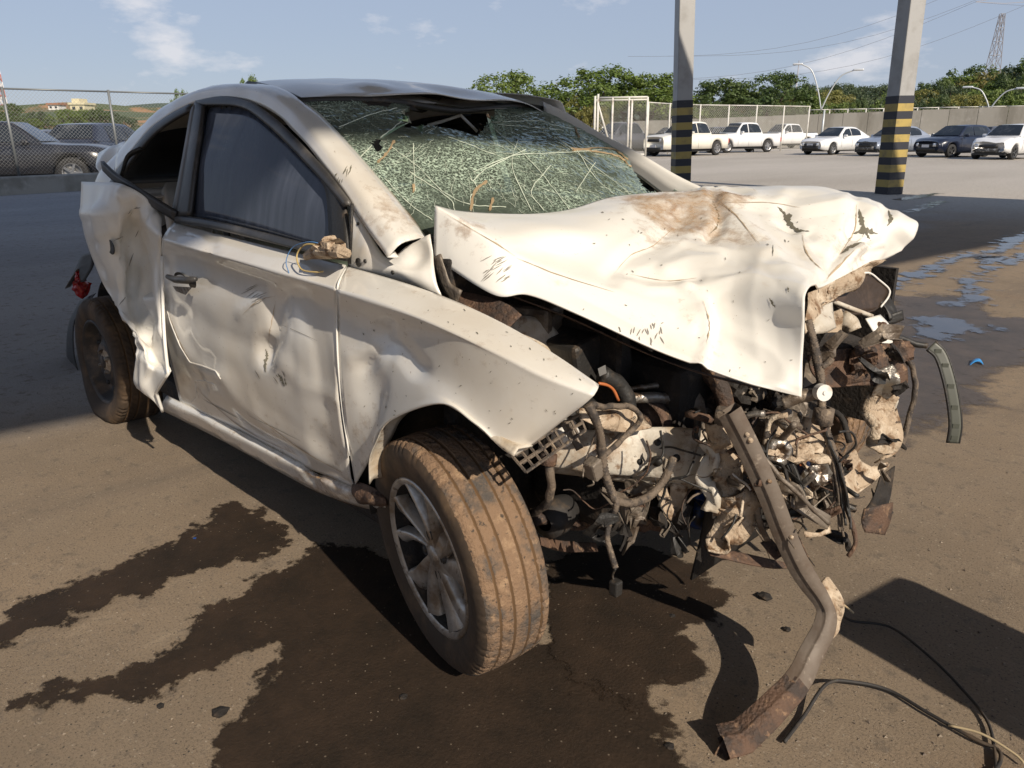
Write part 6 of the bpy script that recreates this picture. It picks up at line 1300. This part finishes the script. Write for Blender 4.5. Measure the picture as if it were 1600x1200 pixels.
nq = len(bm_.f); bm_.m = [0 if (k // 10) < kb * .72 + 3 * noise.noise(V((k % 10, k // 10 * .3, 0))) else 1 for k in range(nq)]
beamo = bm_.obj('bumper_beam', [M['beam'], M['rust']], car, True)
mb = MB()
for (x, y, d, r_) in ((1160, 678, -.44, .006), (1166, 690, -.435, .008), (1200, 754, -.395, .006), (1243, 842, -.33, .007)):
    bi = min(range(kb), key=lambda i: (bc[i] - B(x, y, d)).length); i = bi; t = (bc[min(i + 1, kb - 1)] - bc[i - 1]).normalized(); a = V((1, -.55, 0)); a = (a - t * a.dot(t)).normalized()
    MB().lathe([(0, -.0175), (r_ * .7, -.0175), (r_ * .7, -.012)], bc[i] + t.cross(a) * -.002, (-a).to_track_quat('Y', 'Z').to_matrix(), 12).obj('rivet', M['beige'], beamo)
crump('beam_end_cap', [[(1150, 1145, -.54), (1175, 1140, -.51), (1190, 1165, -.50)], [(1128, 1160, -.58), (1140, 1180, -.56), (1160, 1200, -.53)], [(1110, 1190, -.60), (1120, 1210, -.58), (1140, 1220, -.56)]], M['rust'], .015, 18, 4)
rib('beam_tear', [(1290, 905, -.23), (1302, 940, -.22), (1304, 975, -.22), (1292, 1000, -.25)], [.02, .04, .035, .02], V((.4, 1, 0)), M['beige'], .02, 3)
pipe('brake_pipe', [(1185, 705, -.38), (1215, 740, -.36), (1245, 770, -.33), (1275, 800, -.29), (1296, 818, -.26)], .006, M['steel'])
pipe('bowden_cable', [(1145, 740, -.38), (1165, 755, -.38), (1172, 765, -.38)], .003, M['white'])
# upper hose with its branch, white capped pipe
corr('hanging_loom', [(1262, 500, -.20), (1270, 530, -.20), (1276, 560, -.20), (1282, 590, -.20), (1284, 620, -.20), (1284, 650, -.20), (1290, 672, -.19), (1300, 700, -.18), (1312, 740, -.17), (1318, 790, -.16)], .013, M['hose'], 16)
pipe('loom_branch', [(1283, 575, -.20), (1292, 568, -.19), (1300, 560, -.18)], .009, M['hose'])
for k, (dx, dy) in enumerate(((4, 3), (-4, 8), (9, -3), (1, 12), (12, 6))): pipe('loose_wire', [(1286, 660, -.20 + k * .004), (1296 + dx * .4, 700, -.19), (1306 + dx, 745 + dy, -.18), (1312 + dx * 1.2, 790 + dy, -.17), (1318 + dx, 815 + dy * 2, -.18)], .0035, M['hose'] if k % 2 else M['black'])
pipe('capped_pipe', [(1222, 630, -.27), (1245, 622, -.25), (1268, 615, -.23), (1283, 613, -.225)], .016, M['steel'])
MB().lathe([(0, -.012), (.004, -.012), (.005, -.009), (.018, -.009), (.018, .01), (0, .01)], B(1285, 613, -.235), V((1, -.7, .2)).to_track_quat('-Y', 'Z').to_matrix(), 18).obj('pipe_cap', M['white'], car, False)
MB().lathe([(.012, -.02), (.022, -.018), (.022, .018), (.012, .02)], B(1286, 650, -.20), Matrix.Rotation(R(85), 3, 'X'), 14).obj('tape_wrap', M['hose'], car)
pipe('hanging_wire', [(1312, 770, -.17), (1324, 800, -.16), (1335, 830, -.17), (1335, 850, -.18), (1325, 868, -.19)], .006, M['rust'])
# heap of broken castings in the middle
rk = random.Random(21)
def chunk(name, c, s, mt, seed):
    bm = bmesh.new(); bmesh.ops.create_icosphere(bm, subdivisions=3, radius=1)
    for v in bm.verts:
        k = 1 + .55 * noise.noise(v.co * 1.7 + V((seed, 0, 0))) + .30 * noise.noise(v.co * 4 + V((0, seed, 0))) + .14 * noise.noise(v.co * 11 + V((0, 0, seed))); v.co = V((v.co.x * s[0] * k, v.co.y * s[1] * k, v.co.z * s[2] * k)) + V(c)
    me = bpy.data.meshes.new(name); bm.to_mesh(me); bm.free(); me.materials.append(mt); return link(bpy.data.objects.new(name, me), car)
chunk('broken_casting', B(1235, 690, -.20), (.06, .10, .035), M['beige'], 1); chunk('broken_casting', B(1262, 705, -.18), (.05, .07, .03), M['beige'], 2); chunk('broken_casting', B(1215, 668, -.22), (.06, .05, .04), M['steel'], 3)
crump('casting_plate', [[(1195, 652, -.28), (1235, 672, -.24), (1290, 690, -.18)], [(1200, 690, -.30), (1240, 705, -.26), (1285, 708, -.2)]], M['beige'], .03, 22, 3)
crump('orange_bracket', [[(1250, 705, -.22), (1275, 712, -.2), (1292, 720, -.18)], [(1255, 715, -.23), (1280, 725, -.2), (1290, 735, -.18)]], M['orange'], .03, 26, 5)
crump('orange_bracket', [[(1245, 705, -.23), (1253, 705, -.22)], [(1250, 728, -.24), (1259, 728, -.22)]], M['orange'], .01, 26, 7)
chunk('silver_motor', B(1272, 735, -.20), (.03, .04, .035), M['bare'], 4)
MB().box(B(1257, 738, -.22), (.03, .03, .07)).obj('blue_coupler', mat('navy_plastic', (.012, .022, .06), .4), car, False, bevel=.005)
MB().lathe([(.0, -.01), (.012, -.012), (.014, -.018), (.030, -.018), (.034, 0), (.03, .03), (0, .03)], B(1214, 705, -.28), V((1, -.8, .1)).to_track_quat('-Y', 'Z').to_matrix(), 20).obj('bearing', M['bare'], car)
for k in range(26):
    px, py = rk.uniform(1150, 1310), rk.uniform(650, 800); d = -.40 + (px - 1150) / 160 * .24 + rk.uniform(-.03, .06); c = B(px, py, d)
    a = V((rk.gauss(0, 1), rk.gauss(0, 1), rk.gauss(0, 1))).normalized(); L = rk.uniform(.02, .07)
    rk_m = rk.choice([M['beige'], M['steel'], M['black'], M['black'], M['rust'], M['bare'], M['dark']])
    if rk.random() < .5: MB().grid(ribbon([c - a * L, c + V((rk.uniform(-.02, .02),) * 3), c + a * L], rk.uniform(.012, .03), a.orthogonal(), 4, .2, .02, k)).obj('bent_scrap', rk_m, car, solid=.003)
    else: MB().tube(cr1([c - a * L, c + V((rk.uniform(-.02, .02), rk.uniform(-.02, .02), .02)), c + a * L], 4), rk.uniform(.003, .008), 6).obj('broken_tube', rk_m, car)
for k in range(16):
    px, py = rk.uniform(1060, 1240), rk.uniform(590, 660); d = -.30 + (px - 1060) / 180 * .1; chunk('dark_component', B(px, py + 10, d + .08), (rk.uniform(.02, .05), rk.uniform(.02, .05), rk.uniform(.015, .035)), rk.choice([M['dark'], M['black'], M['steel'], M['rust']]), k + 10)
MB().box(B(1212, 760, -.27), (.05, .09, .03), Matrix.Rotation(R(30), 3, 'Z')).obj('connector_block', M['beige'], car, False, bevel=.004)
crump('mount_arm', [[(1235, 775, -.30), (1270, 790, -.26), (1298, 806, -.22)], [(1235, 792, -.31), (1265, 812, -.27), (1292, 828, -.23)]], M['steel'], .012, 14, 3)
crump('mount_arm', [[(1255, 830, -.28), (1280, 832, -.25), (1296, 822, -.22)], [(1258, 840, -.28), (1280, 838, -.25), (1298, 832, -.22)]], M['beige'], .01, 14, 5)
MB().tube(cr1([B(1086, 772, -.30), B(1100, 776, -.28), B(1112, 785, -.27), B(1108, 797, -.28)], 5), [.012] * 16, 10).obj('blue_reservoir', M['blueplastic'], car)
MB().lathe([(0, -.04), (.035, -.04), (.04, -.03), (.04, .04), (0, .045)], B(1093, 796, -.20), Matrix.Rotation(R(90), 3, 'X'), 16).obj('oil_filter', M['blueplastic'], car)
for k in range(6): chunk('bay_clutter', B(860 + k * 36, 780 + rk.uniform(-12, 25), -.38 + rk.uniform(-.05, .05)), (.06, .05, .04), rk.choice([M['dark'], M['black'], M['rust']]), 40 + k)
pipe('drive_shaft', [(836, 812, -.60), (880, 806, -.46), (940, 800, -.26)], .020, M['rust']); MB().lathe([(.02, -.05), (.045, -.04), (.05, 0), (.04, .05), (.02, .06)], B(868, 806, -.52), Matrix.Rotation(R(10), 3, 'Z'), 18).obj('shaft_boot', M['rubber'], car)
crump('lower_arm', [[(835, 838, -.62), (880, 845, -.48), (930, 848, -.30)], [(838, 850, -.62), (880, 862, -.5), (935, 862, -.32)]], M['rust'], .015, 14, 6)
MB().box((-.10, .05, .25), (.22, .7, .06)).obj('subframe', M['dark'], car, False, bevel=.02)
tk = random.Random(77)
for k in range(70):
    px, py = tk.uniform(905, 1330), tk.uniform(640, 820)
    if px < 1090 and py > 700 and tk.random() < .6: continue
    d = -.62 + (px - 905) / 425 * .46 + tk.uniform(-.02, .08); p0 = B(px, py, d); pts = [p0]; dirv = V((tk.gauss(0, .6), tk.gauss(0, .6), tk.gauss(-.5, .7))).normalized()
    for q in range(5): dirv = (dirv + V((tk.gauss(0, .5), tk.gauss(0, .5), tk.gauss(-.15, .45)))).normalized(); pts.append(pts[-1] + dirv * tk.uniform(.015, .045))
    MB().tube(cr1(pts, 4), tk.uniform(.0012, .0032), 5).obj('loose_wire', tk.choice([M['black'], M['black'], M['hose'], M['rust'], M['steel']]), car)
for k in range(40):
    px, py = tk.choice([(tk.uniform(1090, 1320), tk.uniform(640, 850)), (tk.uniform(1290, 1410), tk.uniform(520, 800)), (tk.uniform(930, 1090), tk.uniform(755, 850))]); d = -.40 + (px - 1090) / 300 * .55 + tk.uniform(.0, .10); c = B(px, py, d); a = V((tk.gauss(0, 1), tk.gauss(0, 1), tk.gauss(0, 1.3))).normalized(); L = tk.uniform(.015, .06)
    if 1285 < px < 1352 and 560 < py < 715: continue
    mid_ = c + V((tk.uniform(-.02, .02), tk.uniform(-.02, .02), tk.uniform(-.02, .02))); g = ribbon([c - a * L, c - a * L * .3 + (mid_ - c), mid_, c + a * L], [tk.uniform(.006, .03), tk.uniform(.01, .045), tk.uniform(.01, .04), tk.uniform(.003, .02)], [a.orthogonal(), a.orthogonal() + V((.5, 0, .3)), a.orthogonal() + V((0, .6, 0)), a.orthogonal()], 3, tk.uniform(-.3, .3), .025, k)
    MB().grid(g).obj('torn_scrap', tk.choice([M['rust'], M['steel'], M['dark'], M['steel'], M['black'], M['dark'], M['dark']]), car, False, solid=.002)
# crushed radiator core with fins, leaning in the gap
core = patch([[B(*p) for p in r] for r in ([(1000, 752, -.34), (1035, 755, -.30), (1085, 760, -.25)], [(990, 790, -.36), (1030, 792, -.32), (1080, 795, -.27)], [(985, 822, -.38), (1030, 828, -.34), (1075, 828, -.29)])], 5, 14)
cob = panel('radiator_core', dent(core, (), .012, 14, 3), M['dark'], car, .012)
for j in range(1, len(core[0]), 2): MB().tube([r[j] + V((.010, -.008, 0)) for r in core], .0016, 4).obj('radiator_fin', M['steel'], cob, False)
# ---- left front corner: headlamp back, strut tower box, rails
hl_ = patch([[B(*p) for p in r] for r in ([(1302, 440, .22), (1330, 436, .30), (1355, 428, .38)], [(1300, 470, .20), (1345, 458, .34), (1386, 452, .46)], [(1315, 486, .22), (1345, 482, .32), (1375, 478, .42)], [(1330, 492, .24), (1350, 490, .3), (1365, 486, .36)])], 6, 6)
hlo = panel('headlamp_shell', hl_, mat('brown_lamp_back', (.035, .022, .014), .5, 0, [((.07, .045, .03), 20, .5, .7, 7)], .2, 80), car, .006)
rim_ = [B(1302, 440, .215), B(1330, 434, .29), B(1356, 426, .37), B(1374, 438, .42), B(1389, 452, .46), B(1388, 464, .45), B(1376, 480, .41)]; MB().tube(cr1(rim_, 5), .003, 6).obj('lens_edge', M['white'], hlo)
MB().tube(cr1([B(1300, 470, .19), B(1325, 480, .24), B(1362, 494, .34)], 5), .007, 6).obj('lower_edge', M['paint_under'], hlo)
crump('headlamp_bracket', [[(1284, 440, .10), (1296, 436, .14)], [(1278, 465, .08), (1305, 462, .15)], [(1290, 474, .08), (1310, 470, .15)]], M['rust'], .02, 20, 4)
crump('plastic_shard', [[(1372, 470, .42), (1390, 464, .46)], [(1384, 482, .42), (1398, 478, .48)], [(1390, 502, .42), (1402, 490, .48)]], M['black'], .03, 20, 3)
rib('plastic_shard', [(1380, 500, .42), (1395, 498, .44), (1411, 492, .47)], .03, V((0, .2, 1)), M['black'])
crump('pale_bracket', [[(1352, 498, .26), (1375, 492, .33)], [(1362, 515, .26), (1388, 506, .34)], [(1372, 530, .27), (1395, 520, .35)], [(1378, 536, .28), (1408, 538, .38)]], M['paint'], .008, 20, 6)
for x in (1374, 1380): MB().lathe([(0, -.008), (.007, -.008), (.010, -.004), (.011, .002)], B(x, 509, .295), V((1, -.7, .2)).to_track_quat('-Y', 'Z').to_matrix(), 12).obj('bolt', M['rust'], car)
pipe('filler_neck', [(1318, 496, .18), (1328, 505, .20), (1334, 517, .20)], .026, M['paint_under'])
rib('bent_scrap', [(1295, 490, .14), (1300, 505, .14), (1290, 520, .10)], .06, V((1, 1, 0)), M['beige'], .03, 4)
tb = patch([[B(*p) for p in r] for r in ([(1262, 555, .02), (1300, 545, .12), (1345, 540, .22), (1380, 536, .30), (1412, 542, .38)], [(1268, 580, .02), (1300, 575, .12), (1345, 572, .20), (1382, 566, .28), (1417, 572, .36)], [(1285, 600, .04), (1310, 598, .14), (1348, 596, .20), (1378, 592, .26), (1417, 600, .36)], [(1292, 606, .08), (1320, 604, .16), (1352, 602, .22), (1382, 606, .28), (1408, 612, .36)])], 6, 6)
tw_ = panel('strut_tower', dent(tb, [(B(1318, 570, .16), .03, -.015)], .022, 12, 3), M['rust'], car, .005)
chunk('rusty_mount', B(1350, 560, .19), (.035, .04, .035), M['rust'], 77); chunk('rusty_mount', B(1400, 548, .33), (.04, .05, .03), M['rust'], 78)
rib('bent_scrap', [(1380, 575, .25), (1388, 592, .25), (1382, 605, .26), (1372, 620, .26)], [.05, .05, .06, .05], V((1, 1, 0)), M['bare'], .02, 2)
crump('tower_skirt', [[(1290, 520, .06), (1320, 520, .16), (1350, 530, .22)], [(1275, 545, .04), (1310, 545, .14), (1345, 545, .22)]], M['dark'], .02, 12, 5)
rib('crumpled_rail', [(1388, 612, .30), (1372, 640, .28), (1385, 668, .27), (1376, 695, .25), (1366, 706, .22)], [.07, .09, .085, .08, .05], [V((1, 1, 0)), V((1, .7, .1)), V((1, .8, -.2)), V((1, .9, .2)), V((1, .8, 0))], M['beige'], .035, 5)
rib('crumpled_rail', [(1398, 625, .34), (1392, 650, .34), (1398, 675, .33), (1385, 695, .31)], .02, V((1, .6, 0)), M['paint_under'], .015, 7)
crump('suspension_bracket', [[(1318, 715, .06), (1335, 702, .12), (1345, 720, .16), (1370, 735, .24)], [(1316, 740, .06), (1335, 735, .12), (1355, 742, .18), (1385, 722, .28)], [(1320, 765, .04), (1340, 758, .12), (1360, 752, .18), (1388, 728, .28)], [(1322, 784, .03), (1345, 768, .12), (1368, 750, .2), (1392, 724, .29)]], M['beige'], .018, 10, 9)
p_ = B(1323, 733, .055); MB().lathe([(0, -.004), (.010, -.004), (.011, .002)], p_, V((1, -.7, .2)).to_track_quat('-Y', 'Z').to_matrix(), 12).obj('bracket_hole', M['black'], car)
crump('torn_plate', [[(1350, 795, .02), (1395, 785, .12)], [(1346, 815, .02), (1392, 810, .11)], [(1352, 832, .02), (1382, 836, .09)]], M['rust'], .008, 14, 4)
crump('torn_plate', [[(1375, 745, .22), (1398, 728, .28)], [(1365, 775, .18), (1392, 770, .26)], [(1352, 795, .10), (1388, 790, .2)]], M['dark'], .01, 14, 6)
rib('bent_scrap', [(1372, 720, .22), (1388, 710, .26), (1400, 695, .30)], [.03, .03, .02], V((1, .5, .5)), M['beige'], .02, 9)
pipe('brake_hose', [(1418, 562, .36), (1428, 580, .37), (1430, 605, .36), (1425, 635, .35), (1418, 660, .34), (1410, 690, .33), (1395, 712, .30)], .009, M['hose'])
pipe('brake_hose', [(1395, 800, .14), (1380, 812, .10), (1362, 812, .06)], .004, M['black'])

# grey trim strip dangling from the left corner, with clip slots
pipe('strip_cable', [(1395, 525, .33), (1412, 530, .36), (1430, 536, .38), (1448, 540, .40)], [.010] * 19, M['black'])
M['strip'] = mat('grey_trim_plastic', (.095, .10, .085), .5, 0, [((.08, .085, .07), 6, .5, .7, 5)])
sc_ = [B(1455, 540, .41), B(1470, 555, .42), B(1482, 590, .42), B(1490, 630, .42), B(1493, 665, .42), B(1489, 692, .42)]
stp = MB().grid(ribbon(sc_, .029, V((1, .72, 0)), 6)).obj('trim_strip', M['strip'], car, solid=.006)
rbn = ribbon(sc_, .029, V((1, .72, 0)), 6)
for e in (0, -1): MB().tube([r[e] for r in rbn], .004, 6).obj('strip_edge', M['black'], stp)
for k in (4, 9, 14, 19, 24, 28):
    p = rbn[min(k, len(rbn) - 1)][2]; MB().box(p + V((.58, -.81, 0)) * .003, (.016, .003, .012), Matrix.Rotation(R(36), 3, 'Z')).obj('clip_slot', mat('slot_grey', (.07, .075, .06), .6) if k == 4 else bpy.data.materials['slot_grey'], stp, False)
# ---- tail: broken lamp, bumper rag and mud flap behind the rear wheel
crump('bumper_remnant', [[(128, 398, -.70), (148, 392, -.74)], [(118, 420, -.68), (146, 415, -.74)], [(108, 445, -.66), (132, 440, -.72)]], M['black'], .02, 10, 3)
rib('bumper_remnant', [(124, 420, -.70), (115, 434, -.70), (106, 449, -.70)], .03, V((0, 1, .3)), M['steel'])
chunk('tail_lamp', B(127, 448, -.70), (.035, .04, .045), M['red'], 61); chunk('tail_lamp', B(124, 434, -.70), (.02, .02, .035), M['red'], 62)
crump('mud_flap', [[(150, 458, -.70), (125, 470, -.66)], [(118, 500, -.70), (108, 505, -.66)], [(116, 550, -.72), (104, 550, -.68)], [(125, 590, -.72), (110, 595, -.68)]], M['black'], .012, 8, 3)
aa = [V((-2.5 + math.cos(a) * .34, -.73, .30 + math.sin(a) * .34)) for a in [R(0 + 180 * k / 16) for k in range(17)]]
panel('rear_arch_liner', [[p + V((0, d, 0)) for p in aa] for d in (0, .12, .24)], M['black'], car, .004)
MB().box((-2.72, .1, .55), (.30, .95, .55)).obj('boot_floor', M['dark'], car, False, bevel=.04)

# ================================================================== LOOSE THINGS ON THE GROUND
def gp(px, py, z=.01): p = G(px, py); return V((p.x, p.y, z))
cab = MB().tube(cr1([gp(1225, 1165), gp(1255, 1125), gp(1290, 1085, .03), gp(1335, 1077, .02), gp(1390, 1085), gp(1450, 1120), gp(1520, 1160), gp(1560, 1180), gp(1552, 1210), gp(1500, 1225)], 8), .0042, 7).obj('black_cable', M['rubber'], None); tag(cab, 'black cable looping on the ground at the lower right', 'cable')
cab = MB().tube(cr1([gp(1310, 965, .02), gp(1330, 975), gp(1390, 985), gp(1450, 1030), gp(1500, 1080), gp(1540, 1130), gp(1552, 1175), gp(1556, 1230)], 8), .0035, 7).obj('black_cable', M['rubber'], None); tag(cab, 'thin black cable running from the bent bumper beam to the lower right corner', 'cable')
sw = MB().tube(cr1([gp(1480, 1140, .012), gp(1530, 1158, .02), gp(1580, 1185, .015), gp(1600, 1200, .01)], 5), [.003] * 16, 5).obj('straw_stalk', mat('dry_straw', (.45, .36, .22), .8), None); tag(sw, 'pale dry stalk crossing the black cable at the lower right', 'stalk')
sw = MB().tube([gp(1300, 948, .03), gp(1318, 956, .02), gp(1333, 964, .012)], .003, 5).obj('straw_stalk', mat('pale_splinter', (.55, .42, .25), .8), None); tag(sw, 'short pale splinter at the bend of the hanging bumper beam', 'stalk')
bs = patch([[gp(1515, 570, .008), gp(1522, 566, .02), gp(1530, 566, .02), gp(1535, 569, .008)], [gp(1515, 573, .008), gp(1522, 571, .02), gp(1529, 570, .02), gp(1536, 572, .008)]], 3, 4)
o = panel('plastic_scrap', dent(bs, (), .008, 30, 2), mat('bright_blue_film', (.03, .25, .62), .4), None, .002); tag(o, 'crumpled bright blue plastic scrap on the wet asphalt', 'scrap')
pr = random.Random(4)
for (px, py, s) in ((305, 843, .010), (345, 1116, .02), (630, 1090, .012), (1046, 1168, .012), (1230, 985, .012), (1195, 935, .02), (1050, 965, .012), (250, 1105, .010)):
    bm = bmesh.new(); bmesh.ops.create_icosphere(bm, subdivisions=1, radius=s)
    for v in bm.verts: v.co *= 1 + .4 * noise.noise(v.co * 60 + V((px, 0, 0))); v.co.z *= .5
    me = bpy.data.meshes.new('pebble'); bm.to_mesh(me); bm.free(); me.materials.append(M['blueplastic'] if px == 305 else M['dark']); o = bpy.data.objects.new('debris_chip', me); link(o); o.location = gp(px, py, s * .3); tag(o, {305: 'bright blue chip on the sunlit ground', 345: 'dark chip at the edge of the big damp stain', 630: 'small dark chip below the front tyre', 1046: 'small dark chip on the bottom edge left of the bumper beam', 1230: 'small dark chip just left of the beam bend', 1195: 'larger dark chip above the beam bend', 1050: 'small dark chip inside the damp patch below the engine', 250: 'small dark chip on the dry tan ground at the lower left'}[px], 'debris', 'chips of debris on the ground')
grit = MB()
for _ in range(2600):
    px, py = pr.uniform(0, 1600), pr.uniform(560, 1200); p = gp(px, py, 0); s = min(.006, .0010 + .0012 * pr.expovariate(1)); a = pr.uniform(0, 6.28)
    q = [p + V((math.cos(a + k * 2.09) * s, math.sin(a + k * 2.09) * s, .001)) for k in range(3)] + [p + V((0, 0, s * .9))]; grit.add(q, [(0, 1, 3), (1, 2, 3), (2, 0, 3)])
tag(grit.obj('gravel', mat('grit_stone', (.26, .215, .165), .9, 0, [((.08, .06, .05), 30, .4, .6, 3)]), None, False), 'loose grit scattered on the ground', 'gravel', kind='stuff')
# low concrete block added unseen just right of the view: throws the broad shadow across the lower right
o = mesh_obj('shadow_block', [], [], M['conc']); bpy.data.objects.remove(o)
gbp = G(1330, 925) + V((SUN.x, SUN.y, 0)).normalized() * 1.45; gbp.z = 0
o = MB().box((0, 0, .42), (.40, .40, .84)).obj('shadow_block', M['conc'], None, False, bevel=.03); o.location = gbp; o.rotation_euler = (0, 0, R(-10)); tag(o, 'added concrete block out of view casting a shadow over the lower right ground', 'shadow caster')
